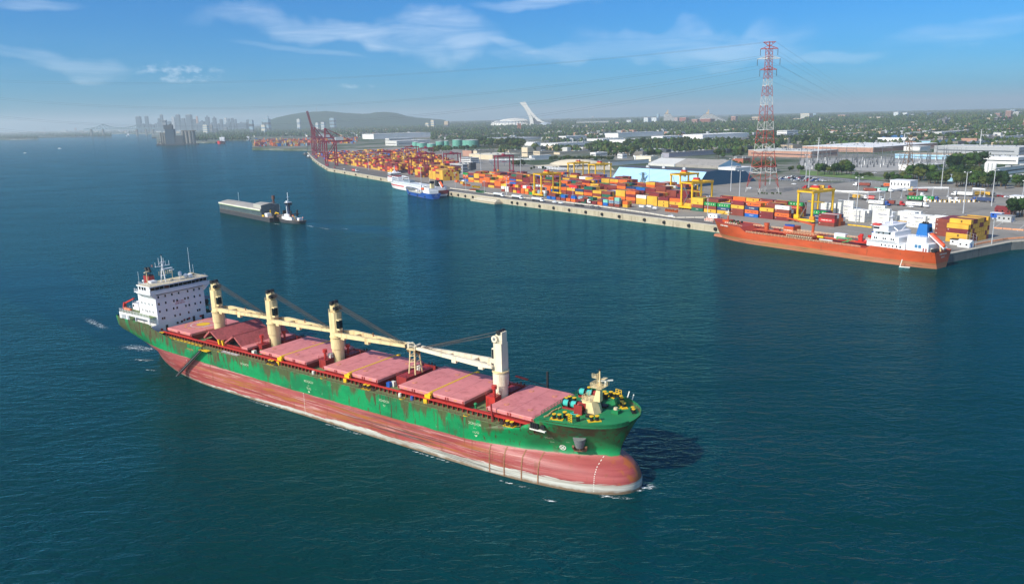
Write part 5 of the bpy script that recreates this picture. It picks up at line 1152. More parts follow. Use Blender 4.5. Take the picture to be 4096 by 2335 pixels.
q = MB(); q.cyl((16, 0, 13.4), (16, 0, 20), .3, .2, M_white, 6); q.bar((16, -2, 17), (16, 2, 17), .2, M_white); q.build('mast', bt)
q = MB(); q.cyl((22.5, 5.4, 9.4), (26.5, 5.4, 9.4), 1.15, 1.15, M_orange, 10); q.ball((22.5, 5.4, 9.4), 1.15, M_orange, 8, 6); q.ball((26.5, 5.4, 9.4), 1.15, M_orange, 8, 6); q.build('lifeboat', bt)
q = MB(); q.bar((33, 3.5, 5), (33, 3.5, 13), 1.4, M_white); q.bar((33, 3.5, 12.4), (40, 2, 14.6), 1.0, M_white); q.build('deck_crane', bt)
q = MB()
for k in range(9): q.cyl((34 + k * 3.4, -5, 4.6), (34 + k * 3.4, 5, 4.6), .25, .25, M_letter, 6); q.cyl((34.6 + k * 3.4, 2 - (k % 3) * 2, 3.5), (34.6 + k * 3.4, 2 - (k % 3) * 2, 6), .5, .5, M_white if k % 2 else M_tan, 8)
q.box((50, -2, 3.5), (56, 2, 6), M_white); q.rail([(30, 6, 3.6), (66, 5.8, 3.6)], 1.1, M_letter, .14, 2); q.bar((74, 0, 6), (74, 0, 12), .3, M_white); q.build('deck_pipes', bt)
for xx in (16, 38, 62): 
    q = MB(); q.cyl((xx, 6.2, 1.6), (xx, 7.0, 1.6), .9, .9, M_black, 12); q.build('fender', bt)
q = MB(); put_text(q, 'MILA', (-.15, 0, 4.3), (0, -1, 0), (0, 0, 1), .9, M_letter); put_text(q, 'MONTREAL', (-.15, 0, 2.9), (0, -1, 0), (0, 0, 1), .8, M_letter); q.build('ship_name', bt)

# ---- far ships and launches
def far_ship(name, label, u, v, L, B, h, hullc, head, kind='cargo ship', house=True):
    p = at(u, v); r = tag(empty(name, (p.x, p.y, 0), head), label, kind)
    m = mat(name + '_paint_' + str(int(u)), hullc, .5, .1, .2); a, d = ship_hull(L, B, [(0, h), (L * .7, h * .9), (L, h * 1.25)], m, M_grey); a.build('hull', r); d.build('deck', r)
    if house:
        q = MB(); q.box((L * .1, -B * .38, h * .9), (L * .28, B * .38, h * 2.1), M_white); q.box((L * .12, -B * .42, h * 2.1), (L * .24, B * .42, h * 2.5), M_white); q.build('superstructure', r)
        q = MB(); q.bar((L * .2, 0, h * 2.5), (L * .2, 0, h * 3.6), .8, M_white); q.bar((L * .6, 0, h), (L * .6, 0, h * 2.4), .8, M_white); q.build('mast', r)
    return r
far_ship('far_freighter', 'red freighter far upriver seen bow on beside the wooded point', *Z('a', 2280, 496), 95, 26, 11, S(214, 40, 40), R(-78))
far_ship('ferry', 'white ferry far upriver below the low bridge skyline', *Z('a', 1316, 424), 60, 16, 9, S(220, 222, 222), R(-80), 'ferry')
far_ship('moored_coaster', 'white coaster moored at the far terminal beside the red freighter', *Z('a', 2535, 466), 70, 16, 8, S(210, 212, 214), R(-70))
for k, x_, y_, lab, L in (('a', 592, 551, 'white launch with a pale cabin out on the open river', 14), ('a', 242, 597, 'small dark motorboat trailing a thin wake near the left edge', 9)):
    p = at(*Z(k, x_, y_)); r = tag(empty('motorboat', (p.x, p.y, 0), R(10)), lab, 'motorboat')
    a, d = ship_hull(L, L * .32, [(0, 1.6), (L, 2.4)], M_white, M_white); a.build('hull', r); q = MB(); q.box((L * .2, -L * .12, 1.4), (L * .6, L * .12, 3.6), M_white if L > 10 else M_black, .3); q.build('cabin', r)
    foam_patch((p.x + L * .9, p.y + 1), L * 2.2, 5, R(10), '')
for x_, y_, lab in ((548, 560, 'dark workboat moored outermost at the tip of the far quay'), (585, 588, 'small white workboat moored at the tip of the far quay'), (640, 607, 'low grey workboat nearest the camera beside the far quay wall')):
    p = at(*Z('b', x_, y_)); r = tag(empty('workboat', (p.x, p.y, 0), A1), lab, 'workboat'); a, d = ship_hull(26, 8, [(0, 2.2), (26, 3.2)], M_bhull, M_grey); a.build('hull', r); d.build('deck', r); q = MB(); q.box((8, -2.5, 2.2), (16, 2.5, 6), M_white if 'white' in lab else M_grey); q.build('cabin', r)
# ------------------------------------------------------------------ container terminals
_ones = ['', 'first', 'second', 'third', 'fourth', 'fifth', 'sixth', 'seventh', 'eighth', 'ninth', 'tenth', 'eleventh', 'twelfth', 'thirteenth', 'fourteenth', 'fifteenth', 'sixteenth', 'seventeenth', 'eighteenth', 'nineteenth']
_tens = {2: ('twenty', 'twentieth'), 3: ('thirty', 'thirtieth'), 4: ('forty', 'fortieth'), 5: ('fifty', 'fiftieth'), 6: ('sixty', 'sixtieth'), 7: ('seventy', 'seventieth'), 8: ('eighty', 'eightieth'), 9: ('ninety', 'ninetieth')}
def ordw(n):
    if n < 20: return _ones[n]
    a, c = divmod(n, 10)
    return _tens[a][1] if c == 0 else _tens[a][0] + '-' + _ones[c]
CC = {'b': ('rust brown', S(128, 58, 44)), 'm': ('maroon', S(116, 36, 40)), 'o': ('orange', S(226, 104, 36)), 'y': ('yellow', S(212, 164, 52)), 'r': ('red', S(190, 40, 40)), 'g': ('bright green', S(14, 136, 62)),
      'd': ('dark green', S(24, 92, 72)), 'u': ('bright blue', S(18, 92, 172)), 'n': ('navy blue', S(40, 60, 100)), 'w': ('white', S(222, 222, 216)), 'k': ('grey blue', S(136, 160, 170)), 't': ('pale teal', S(120, 184, 164))}
CM = {k: mat('container_' + v[0].replace(' ', '_'), v[1], .55, .26, .11, dirt=tuple(q * .55 for q in v[1][:3]) + (1,), dirt_amt=.25, streak=True) for k, v in CC.items()}
CF = {k: mat('container_frame_' + v[0].replace(' ', '_'), tuple(q * .7 for q in v[1][:3]) + (1,), .6, .1, .5) for k, v in CC.items()}
M_ltd = mat('dark_lettering', S(30, 34, 60), .6, .05, 1); M_ltk = mat('black_lettering', S(30, 26, 20), .6, .05, 1); M_ltu = mat('blue_lettering', S(30, 50, 130), .6, .05, 1)
def container_into(q, c, L, H, x0=0, y0=0, z0=0):
    """corrugated box with posts, rails and door bars; long side along x, doors at +x"""
    w_ = 2.44
    q.box((x0 + .05, y0 + .05, z0 + .12), (x0 + L - .05, y0 + w_ - .05, z0 + H - .04), CM[c], 0, True)
    for xx in (x0, x0 + L - .16):
        for yy in (y0, y0 + w_ - .16): q.box((xx, yy, z0), (xx + .16, yy + .16, z0 + H), CF[c], 0, True)
    for yy in (y0, y0 + w_ - .12): q.box((x0 + .16, yy, z0), (x0 + L - .16, yy + .12, z0 + .14), CF[c], 0, True)
def lettering(c, L, H, k):
    q = MB(); y = -.02
    def t(body, x, z, s_, m, wd=None, bold=.02): put_text(q, body, (x, y, z), (1, 0, 0), (0, 0, 1), s_, m, bold, wd)
    if c == 'g':
        for i, ch in enumerate('UASC'): t(ch, L * (.2 + .2 * i), H * .5, 1.5, M_letter, None, .06)
    elif c == 'o': t('Hapag-Lloyd', L * .64, H * .5, 1.05, M_ltd, 5.6); q.box((L * .20, y, H * .32), (L * .29, y + .03, H * .66), M_ltd)
    elif c == 'y': t('m', L * .56, H * .62, 1.25, M_ltk, None, .07); t('SC', L * .56, H * .33, .85, M_ltk, None, .04)
    elif c == 'w': (t('Hapag-Lloyd', L * .6, H * .5, 1.1, M_ltu, 6) if k % 3 == 0 else t('U A S C', L * .55, H * .6, .9, M_grey, 6) if k % 3 == 1 else t('CSAV', L * .55, H * .5, 1.1, M_grey, 3.4))
    elif c == 'r': t('HAMBURG SUD', L * .5, H * .5, 1.2, M_letter, 8)
    elif c == 'd': t('CHINA', L * .5, H * .55, .8, M_letter)
    elif c == 'k': t('MAERSK', L * .62, H * .5, 1.2, M_ltu, 5.5)
    elif c == 'n': t('TEXTAINER', L * .5, H * .5, .9, M_letter, 5)
    elif c == 'u': t('COSCO', L * .5, H * .5, 1.0, M_letter, 4)
    else: q.box((L * .06, y, H * .60), (L * .11, y + .03, H * .72), M_letter)
    return q.mesh('lettering')
_cmesh = {}
def container_mesh(c, L, H):
    if (c, L, H) not in _cmesh:
        q = MB(); container_into(q, c, L, H); _cmesh[(c, L, H)] = q.mesh('container')
    return _cmesh[(c, L, H)]
_lmesh = {}
def letter_mesh(c, L, H, k):
    kk = (c, L, H, k % 3 if c == 'w' else 0)
    if kk not in _lmesh: _lmesh[kk] = lettering(c, L, H, k)
    return _lmesh[kk]

STACKS = []        # (s, t, tiers string bottom to top, length, row name, column number, visible depth index)
rnd = random.Random(11)
def pick(w_='bbbbmmmooooyyyyyrgdnuwk'): return rnd.choice(w_)
def put_row(name, s0, t0, cols, L=12.19, pitch=13.0, deep=6, weights='bbbbbbbbbmmmmmooooyyyyyrgdnuw', lo=2, hi=4, front=None, dpitch=2.55):
    """a block of stacks: cols columns along the quay, deep rows inland"""
    for i in range(cols):
        cb_ = rnd.randint(lo + 1, hi) if hi > lo + 1 else hi
        for j in range(deep):
            if front is not None and j == 0 and i < len(front) and front[i] is not None: tiers = front[i]
            else:
                hgt = min(hi, max(lo, cb_ + rnd.choice((-1, 0, 0, 0)))); base = pick(weights)
                tiers = ''.join(base if rnd.random() < .4 else pick(weights) for _ in range(hgt))
            if tiers: STACKS.append((s0 + i * pitch, t0 + j * dpitch, tiers, L, name, i + 1, j))
put_row('front block', -165.0, 54.5, 7, pitch=13.3, front=['boyy', 'bomo', 'yyw', 'yyy', 'yym', 'byo', 'byb'], hi=4)
put_row('corner block', -71.6, 51.8, 7, pitch=13.3, front=['dbyy', 'ybg', 'yng', 'bbym', 'uon', 'mmy', 'mobw'], hi=4)
put_row('stacks by the right gantry', 45.7, 49.2, 1, front=['brm'], deep=5, hi=3, weights='bodnwk')
put_row('stacks under the right gantry', 30.0, 63.0, 1, front=['nng'], deep=4, hi=3, weights='nmgw')
put_row('middle block', -395.0, 57.0, 17, deep=6, lo=2, hi=4, front=['bb', 'ym', None, 'wy', 'mo', 'oo', 'bm', 'ob'])
put_row('rear block', -482.0, 84.0, 29, deep=6, lo=3, hi=5, front=['ubog', 'oynm', 'ybyy', 'oobo', None, 'mbb', None, 'oyoo'])
put_row('inland block', -470.0, 111.0, 26, deep=6, lo=3, hi=5)
put_row('shed block', -440.0, 138.0, 20, deep=5, lo=2, hi=5)
put_row('second corner row', -64.0, 75.0, 6, deep=3, lo=3, hi=4, weights='bbmoryyg', front=['yyy', 'rbr', 'rbo', 'yob', 'bbr', 'bwr'])
put_row('small boxes by the quay road', -232.0, 26.5, 15, L=6.06, pitch=7.4, deep=3, lo=1, hi=2, weights='bbmouykdt', front=['u', 'ub', 'b', 'bu', 'o', 'ou', 'm', 'd', 'b', 'm', 'ob', 'ut', 'bko', 'bkt', ''])
put_row('low boxes near the left gantry', -330, 40.0, 11, L=6.06, pitch=7.2, deep=3, lo=1, hi=3, weights='bmowykr', front=['bw', 'ww', 'bm', 'ym', 'rm', 'oo', 'oy', 'gm', 'bo', 'kk', 'kw'])
for s_, t_, fr_, nm in ((20, 90, 'wwww', 'tall white stack'), (33.5, 90, 'wwwww', 'tall white stack'), (47.0, 83, 'www', 'white stack'), (52, 99, 'wwww', 'white stack behind'), (64.0, 84, 'wwww', 'white stack by the bridge'), (74, 98, 'www', 'white stack behind'), (88.5, 84, 'www', 'white stack beyond the bridge'), (101, 86, 'ww', 'white stack beyond the bridge')):
    put_row('white reefer group', s_, t_, 1, deep=4, front=[fr_], lo=2, hi=3, weights='w')
put_row('yellow end block', 133.8, 43.6, 1, deep=10, front=['yymy'], lo=4, hi=5, weights='yyyyyymm', dpitch=2.6)
put_row('brown end block', 119.0, 60.0, 1, deep=8, front=['bbbb'], lo=4, hi=4, weights='bbbmb', dpitch=2.6)
for s_, t_, c_ in ((80, 88, 'y'), (118, 92, 'o'), (-476, 68, 'o'), (-466, 72, 'w'), (-455, 62, 'b'), (-449, 60, 'y')): put_row('single box', s_, t_, 1, L=6.06, deep=1, front=[c_])
# what can be seen: top boxes, front rows and right-hand ends
byrow = {}
for st_ in STACKS: byrow.setdefault((st_[4], st_[5], round(st_[0])), {})[st_[6]] = len(st_[2])
items = []
colmax = {}
for st_ in STACKS: colmax[st_[4]] = max(colmax.get(st_[4], 0), st_[5])
for (s_, t_, tiers, L, nm, ci, j) in STACKS:
    d = byrow[(nm, ci, round(s_))]; infront = max([d[k] for k in d if k < j] or [0])
    for z_ in range(len(tiers)):
        if j == 0 or z_ >= infront or z_ == len(tiers) - 1 or (ci == colmax[nm] and z_ >= 1): 
            c3 = yard(s_ + L / 2, t_, 5 + z_ * 2.7); items.append((c3.length, s_, t_, z_, tiers[z_], L, nm, ci, j, len(tiers)))
        elif ci == colmax[nm]: 
            c3 = yard(s_ + L / 2, t_, 5); items.append((c3.length + 1e4, s_, t_, z_, tiers[z_], L, nm, ci, j, len(tiers)))
items.sort(key=lambda a: a[0])
tier_w = ['bottom', 'second', 'third', 'fourth', 'fifth']
CH_ = 2.66
seen_lab = {}
rest = MB()
n_ind = 0
for (dist, s_, t_, z_, c, L, nm, ci, j, nt) in items:
    p = yard(s_, t_, 5.04 + z_ * CH_)
    if n_ind < 290:
        lab = f"{CC[c][0]} container, {tier_w[z_]} tier, row {ordw(j + 1)} back, {ordw(ci)} column of the {nm}"
        if nm == 'single box': lab = f"single short {CC[c][0]} container standing alone on the asphalt yard"
        if nm in ('white reefer group',): 
            lab = f"white refrigerated container, {tier_w[z_]} tier, {ordw(j + 1)} row back, stack {ordw(int(s_ - 10) // 10)} along"
        if nm in ('yellow end block', 'brown end block'): lab = f"{CC[c][0]} container, {tier_w[z_]} tier, {ordw(j + 1)} stack back in the {nm}"
        lab = ' '.join(lab.split()[:16])
        if lab in seen_lab: seen_lab[lab] += 1; lab = lab.replace('container', 'shipping container') if len(lab.split()) < 16 else lab
        seen_lab[lab] = 1
        o = bpy.data.objects.new('shipping_container', container_mesh(c, L, CH_)); col.objects.link(o); o.location = p; o.rotation_euler = (0, 0, A1)
        tag(o, lab, 'container', 'shipping containers stacked in the terminal'); n_ind += 1
        if (j == 0 or z_ >= 2) and not (c in 'yo' and (int(s_) + z_) % 4 == 0): 
            lo_ = bpy.data.objects.new('lettering', letter_mesh(c, L, CH_, int(abs(s_)) + z_)); col.objects.link(lo_); lo_.parent = o
    else:
        rest.M = Matrix.Translation(p) @ Matrix.Rotation(A1, 4, 'Z'); rest.box((0, 0, 0), (L - .05, 2.42, CH_ - .02), CM[c], 0, True)
# the far terminal beyond the white ship: mostly yellow and maroon boxes
F1 = Vector((.43, -.903, 0)).normalized(); F2 = Vector((-F1.y, F1.x, 0)); FO = Vector((-159, 1039, 0)); AF = math.atan2(F1.y, F1.x)
def far(s, t, z=5.0): p = FO + F1 * s + F2 * t; return Vector((p.x, p.y, z))
for b0 in range(0, 9):
    t0 = 40 + b0 * 29
    for ii in range(-62, 2):
        s_ = ii * 13.2 - 6
        if t0 > 140 and ii > -6 - (t0 - 140) / 14: continue
        if t0 < 60 and (-8 < ii < -1 or ii < -45): continue
        if ii > -2 and t0 > 75: continue
        gap = rnd.random(); pu, pv = proj(far(s_, t0 + 15))
        if pu > 1608 + (pv - 589) * 2.75: continue
        if gap < .05: continue
        wts = 'yyyyybbbbbmmmmro' if (ii > -40) else 'yyybbbmmmoouk'
        hbase = rnd.choice((3, 4, 4, 5, 5)) if ii > -30 else rnd.choice((3, 3, 4))
        for j in range(6):
            hgt = max(1, hbase + rnd.choice((-1, 0, 0, 0)))
            for z_ in range(hgt):
                if j > 0 and z_ < hgt - 2 and ii < -1: continue
                rest.M = Matrix.Translation(far(s_, t0 + j * 2.55, 5.04 + z_ * CH_)) @ Matrix.Rotation(AF, 4, 'Z'); rest.box((0, 0, 0), (12.1, 2.42, CH_ - .02), CM[rnd.choice(wts)], 0, True)
# yellow stack right behind the white ship's bridge
for i in range(4):
    for j in range(9):
        for z_ in range(5 - (i == 0) - (j > 6)):
            rest.M = Matrix.Translation(far(8 + i * 13 + 20, 44 + j * 2.55, 5.04 + z_ * CH_)) @ Matrix.Rotation(AF, 4, 'Z'); rest.box((0, 0, 0), (12.1, 2.42, CH_ - .02), CM[rnd.choice('yyyyyyymbr')], 0, True)
# boxes on the terminal far upriver
for k in range(620):
    u = rnd.uniform(1015, 1420); v = 575 - (u - 1015) * .01 + rnd.uniform(-14, 12)
    if u > 1230: v = rnd.uniform(556, 575)
    p = G(u, v); rest.M = Matrix.Translation(p) @ Matrix.Rotation(AF + rnd.choice((0, 0, 1.57)), 4, 'Z')
    rest.box((0, 0, 0), (12.1, 2.4, 2.6 * rnd.randint(1, 4)), CM[rnd.choice('oobbmruyyk')], 0, True)
rest.M = None
tag(rest.build('container_stacks'), kind='stuff')

# ---- rubber tyred gantries
def gantry_crane(label, P, e1, e2, m, wheelbase=11.5, span=23.5, H=22.5, kind='yellow'):
    r = tag(empty('gantry_crane', tuple(P), math.atan2(e1.y, e1.x)), label, 'gantry crane', 'rubber tyred gantry cranes')
    for yy in (0, span):
        for xx in (0, wheelbase):
            q = MB(); q.box((xx - .65, yy - .55, 2.6), (xx + .65, yy + .55, H - 1), m); q.build('leg', r)
        q = MB(); q.box((-2.5, yy - .8, 1.3), (wheelbase + 2.5, yy + .8, 2.8), m)
        q.build('sill_beam', r)
        for xx in (-1.6, 1.2, wheelbase - 1.2, wheelbase + 1.6): q = MB(); q.cyl((xx, yy - .6, .8), (xx, yy + .6, .8), .8, .8, M_black, 12); q.build('wheel', r)
    for xx in (0, wheelbase):
        q = MB(); q.box((xx - .75, -1.2, H - 1.6), (xx + .75, span + 1.2, H), m); q.rail([(xx, -1, H), (xx, span + 1, H)], 1.0, m, .12, 2.5, 2); q.build('girder', r)
    for yy in (-.9, span + .9): q = MB(); q.box((-.7, yy - .3, H - 1.2), (wheelbase + .7, yy + .3, H - .2), m); q.build('end_tie', r)
    q = MB(); q.box((2, span * .4, H), (wheelbase - 2, span * .4 + 5, H + 1.2), m); q.box((3, span * .4 + .5, H + 1.2), (wheelbase - 3, span * .4 + 3, H + 2.8), M_redb if kind == 'yellow' else m); q.box((2.6, span * .4 + 3.2, H + 1.2), (5.2, span * .4 + 4.6, H + 3.0), M_white); t_ = q.build('trolley', r)
    q = MB(); q.box((1.2, span * .4 + 5.2, H - 3.8), (3.2, span * .4 + 7.2, H - 1.4), M_white); q.build('cab', t_)
    q = MB(); q.box((0, span * .4 + 1.3, H - 9.0), (12.2, span * .4 + 3.7, H - 8.4), m); [q.bar((a, span * .4 + 2.5, H - 8.4), (a, span * .4 + 2.5, H), .1, M_wire) for a in (3, 5, 7, 9)]; q.build('spreader', t_)
    q = MB(); q.bar((.9, .9, 2.8), (wheelbase * .5, .9, H * .5), .35, M_grey); q.bar((wheelbase * .5, .9, H * .5), (.9, .9, H - 2), .3, M_grey); q.box((-2.2, -1.3, 2.8), (1.6, .9, 5.4), m); q.box((wheelbase - 1, -1.3, 2.8), (wheelbase + 2.3, .9, 5.0), mat('amber_box', S(222, 140, 40), .5)); q.build('stairs_and_power_pack', r)
    return r
M_rtg = mat('gantry_yellow', S(226, 178, 20), .5, .1, .4, dirt=S(150, 100, 30), dirt_amt=.2)
M_mar = mat('crane_maroon', S(136, 28, 54), .5, .12, .3)
for lab, s_, t_ in (('yellow gantry crane over the front block, second from the right', -84, 53.4), ('yellow gantry crane nearest the camera behind the orange tanker deck', 26.5, 53.0), ('yellow gantry crane with its legs beside the tank trucks', -260.5, 33.0),
                    ('yellow gantry crane before the dark end of the blue shed', -152, 112.0), ('yellow gantry crane behind the left gantry, left of a pair near the shed', -371, 165.0), ('yellow gantry crane at the left edge of the light blue shed', -330, 163.0)):
    gantry_crane(lab, yard(s_, t_, 5.05), E1, E2, M_rtg)
for lab, s_, t_ in (('maroon gantry crane over the yellow stacks left of the office', -10, 158), ('maroon gantry crane among yellow stacks nearest the left quay apron', -62, 46), ('maroon gantry crane deep in the far yard by the green tanks', -420, 185),
                    ('maroon gantry crane deepest in the far yard, left of a pair', -520, 190), ('maroon gantry crane in the middle of the far yellow stacks', -190, 104), ('maroon gantry crane behind the ship cranes over the far stacks', -330, 76), ('maroon gantry crane over the far yard second row', -150, 133)):
    gantry_crane(lab, far(s_, t_, 5.05), F1, F2, M_mar, span=24, H=24, kind='maroon')

# ---- ship-to-shore cranes
def quay_crane(label, u, v, boom_up):
    P = at(u, v, 5.05); r = tag(empty('quay_crane', tuple(P), AF), label, 'quay crane', 'maroon ship to shore cranes')
    # local x along the quay, y inland; waterside legs at y = 0, landside at y = 17
    Wb = 17.0; H = 42.0
    for xx in (0, Wb):
        for yy in (0, 17):
            q = MB(); q.box((xx - .9, yy - .9, 1.5), (xx + .9, yy + .9, H), M_mar); q.build('leg', r)
    for yy in (0, 17):
        q = MB(); q.box((-2, yy - 1, 1), (Wb + 2, yy + 1, 3), M_mar); q.build('sill_beam', r); q = MB(); q.box((0, yy - .7, 12), (Wb, yy + .7, 14), M_mar); q.build('portal_beam', r); q = MB(); q.box((0, yy - .8, H - 2), (Wb, yy + .8, H), M_mar); q.build('top_beam', r)
    for xx in (0, Wb):
        q = MB(); q.box((xx - .7, 0, 12), (xx + .7, 17, 13.6), M_mar); q.bar((xx, 0, 14), (xx, 17, H - 2), 1.0, M_mar); q.build('side_brace', r)
    q = MB()
    for xx in (Wb * .5 - 3, Wb * .5 + 3): q.box((xx - .7, -4, H), (xx + .7, 48, H + 2.4), M_mar)
    for k in range(9): q.box((Wb * .5 - 3, -3 + k * 6, H + .4), (Wb * .5 + 3, -2.2 + k * 6, H + 1.4), M_mar)
    q.build('main_girder', r)
    q = MB()
    for xx in (Wb * .5 - 3, Wb * .5 + 3):
        q.bar((Wb * .5 + (xx - Wb * .5) * 2.4, 0, H), (xx, 1, 66), 1.3, M_mar); q.bar((xx, 1, 66), (xx, 17, H + 2), .8, M_mar); q.bar((xx, 1, 66), (xx, 44, H + 2.2), .5, M_mar)
    q.bar((Wb * .5 - 3, 1, 66), (Wb * .5 + 3, 1, 66), 1.0, M_mar); q.build('apex_frame', r)
    q = MB(); q.box((Wb * .5 - 4, 18, H + 2.4), (Wb * .5 + 4, 32, H + 8), mat('machine_house', S(190, 196, 198), .6)); q.build('machinery_house', r)
    q = MB()
    if boom_up: a, c = Vector((Wb * .5, -1, H + 1.2)), Vector((Wb * .5, -13, H + 58))
    else: a, c = Vector((Wb * .5, -1, H + 1.2)), Vector((Wb * .5, -14, H + 1.2))
    kx = 14 if boom_up else 4
    for xo in (-3, 3):
        for zo in (Vector((0, 0, 0)), Vector((0, 2.6, .6))): q.bar(a + Vector((xo, 0, 0)) + zo, c + Vector((xo, 0, 0)) + zo, .7, M_mar)
        for k in range(kx): 
            p0 = a.lerp(c, k / kx) + Vector((xo, 0, 0)); p1 = a.lerp(c, (k + 1) / kx) + Vector((xo, 2.6, .6)); q.bar(p0, p1, .4, M_mar)
    for k in range(kx + 1): p0 = a.lerp(c, k / kx); q.bar(p0 + Vector((-3, 0, 0)), p0 + Vector((3, 0, 0)), .5, M_mar)
    q.build('boom', r)
    if boom_up:
        q = MB(); [q.bar((Wb * .5 + xo, 1, 66), (Wb * .5 + xo, -9, H + 38), .4, M_mar) for xo in (-3, 3)]; q.build('boom_stay', r)
    return r
quay_crane('maroon ship crane with its lattice boom raised, farther of the pair', 1262, 634, True)
quay_crane('maroon ship crane standing nearer on the apron without a raised boom', 1304, 664, False)

quay_crane('maroon ship crane at the far end, half hidden behind the other two', 1250, 622, False)
# ---- lattice pylon at the river crossing, red and white
M_pr = mat('pylon_red', S(164, 68, 54), .55, .1, .3); M_pw = mat('pylon_white', S(190, 190, 186), .55, .06, .3)
def band_mat(z): 
    for a, c, m in ((0, 5, 'w'), (5, 19.3, 'r'), (19.3, 25, 'w'), (25, 40, 'r'), (40, 47, 'w'), (47, 60, 'r'), (60, 68, 'w'), (68, 83, 'r'), (83, 91, 'w'), (91, 101, 'r'), (101, 107, 'w'), (107, 300, 'r')):
        if a <= z < c: return M_pw if m == 'w' else M_pr
HW = [(0, 11.2), (19.3, 8.8), (34, 7.1), (60, 5.3), (83, 4.0), (101, 3.0), (116, 2.5), (136, 2.2)]
def hwid(z): return float(np.interp(z, [a for a, _ in HW], [c for _, c in HW]))
pyl = tag(empty('transmission_tower', (247.2, 751.0, 5.0), R(17)), 'tall red and white lattice transmission tower rising over the container yard', 'transmission tower')
lv = [0, 5, 12, 19.3, 25, 32, 40, 47, 53.5, 60, 68, 75.5, 83, 91, 96, 101, 107, 111.5, 116, 121, 126, 130.5, 135]
for sx_, sy_ in ((1, 1), (1, -1), (-1, 1), (-1, -1)):
    q = MB()
    for a, c in zip(lv[:-1], lv[1:]): q.bar((sx_ * hwid(a), sy_ * hwid(a), a), (sx_ * hwid(c), sy_ * hwid(c), c), .46 if a < 60 else .36, band_mat(a))
    q.build('leg', pyl)
q = MB()
for i, (a, c) in enumerate(zip(lv[:-1], lv[1:])):
    ha, hc = hwid(a), hwid(c); m_ = band_mat(a); th = .2 if a < 60 else .16
    for (p0, p1) in (((-1, -1), (1, -1)), ((1, -1), (1, 1)), ((1, 1), (-1, 1)), ((-1, 1), (-1, -1))):
        if i >= 2:
            q.bar((p0[0] * ha, p0[1] * ha, a), (p1[0] * hc, p1[1] * hc, c), th, m_); q.bar((p1[0] * ha, p1[1] * ha, a), (p0[0] * hc, p0[1] * hc, c), th, m_)
        else:
            mx, my = (p0[0] + p1[0]) / 2, (p0[1] + p1[1]) / 2
            for pp in (p0, p1):
                e0 = Vector((pp[0] * ha, pp[1] * ha, a)); e1_ = Vector((mx * hc * .0 + pp[0] * hc * .72 + mx * hc * .28, my * hc * .0 + pp[1] * hc * .72 + my * hc * .28, c)); q.bar(e0, e1_, th, m_)
        if a in (19.3, 40, 60, 25, 83, 101, 34, 116, 126): q.bar((p0[0] * ha, p0[1] * ha, a), (p1[0] * ha, p1[1] * ha, a), .5, M_pw if a in (19.3, 40, 126) else m_)
q.build('lattice_bracing', pyl)
arm_a = math.atan2(0.32, 0.95)  # the arms stand square to the line
arm_dir = Matrix.Rotation(-R(17), 3, 'Z') @ Vector((.97, -.22, 0)).normalized()
attach = []
for zz, hl, m_ in ((115.5, 7.6, M_pr), (125.5, 10.2, M_pw), (134.5, 7.8, M_pr), (140.5, 5.4, M_pr)):
    q = MB(); d_ = arm_dir; nn_ = Vector((-d_.y, d_.x, 0))
    for o_ in (-1.6, 1.6):
        q.bar(nn_ * o_ - d_ * hl + Vector((0, 0, zz)), nn_ * o_ + d_ * hl + Vector((0, 0, zz)), .45, m_)
        for sg in (-1, 1): q.bar(d_ * sg * hl + nn_ * o_ * .5 + Vector((0, 0, zz)), nn_ * o_ + Vector((0, 0, zz + (3.2 if zz < 140 else -4))), .32, m_); q.bar(d_ * sg * 2.4 + nn_ * o_ + Vector((0, 0, zz)), d_ * sg * hl * .6 + nn_ * o_ + Vector((0, 0, zz + 1.2 if zz < 140 else zz - 1.6)), .25, m_)
    for k in range(7): t = (k - 3) / 3.0; q.bar(d_ * hl * t - nn_ * 1.6 + Vector((0, 0, zz)), d_ * hl * t + nn_ * 1.6 + Vector((0, 0, zz)), .3, m_)
    if zz > 140: q.bar(Vector((-1.5, -1.5, 135)), Vector((-1.5, -1.5, 141)), .4, m_); q.bar(Vector((1.5, 1.5, 135)), Vector((1.5, 1.5, 141)), .4, m_)
    q.build('cross_arm', pyl)
    if zz < 140:
        for sg in (-1, 1):
            q = MB(); b0_ = d_ * sg * hl + Vector((0, 0, zz - .3)); 
            for o_ in (-.5, .5): q.cyl(b0_ + nn_ * o_, b0_ + nn_ * o_ + Vector((0, 0, -5.6)), .2, .2, mat('insulator', S(70, 62, 60), .4), 6)
            q.build('insulator', pyl); attach.append(b0_ + Vector((0, 0, -5.8)))
    else:
        for sg in (-1, 1): attach.append(d_ * sg * hl + Vector((0, 0, zz)))
Rz = Matrix.Rotation(R(17), 3, 'Z'); base_p = Vector((247.2, 751.0, 5.0))
att = [base_p + Rz @ q for q in attach]
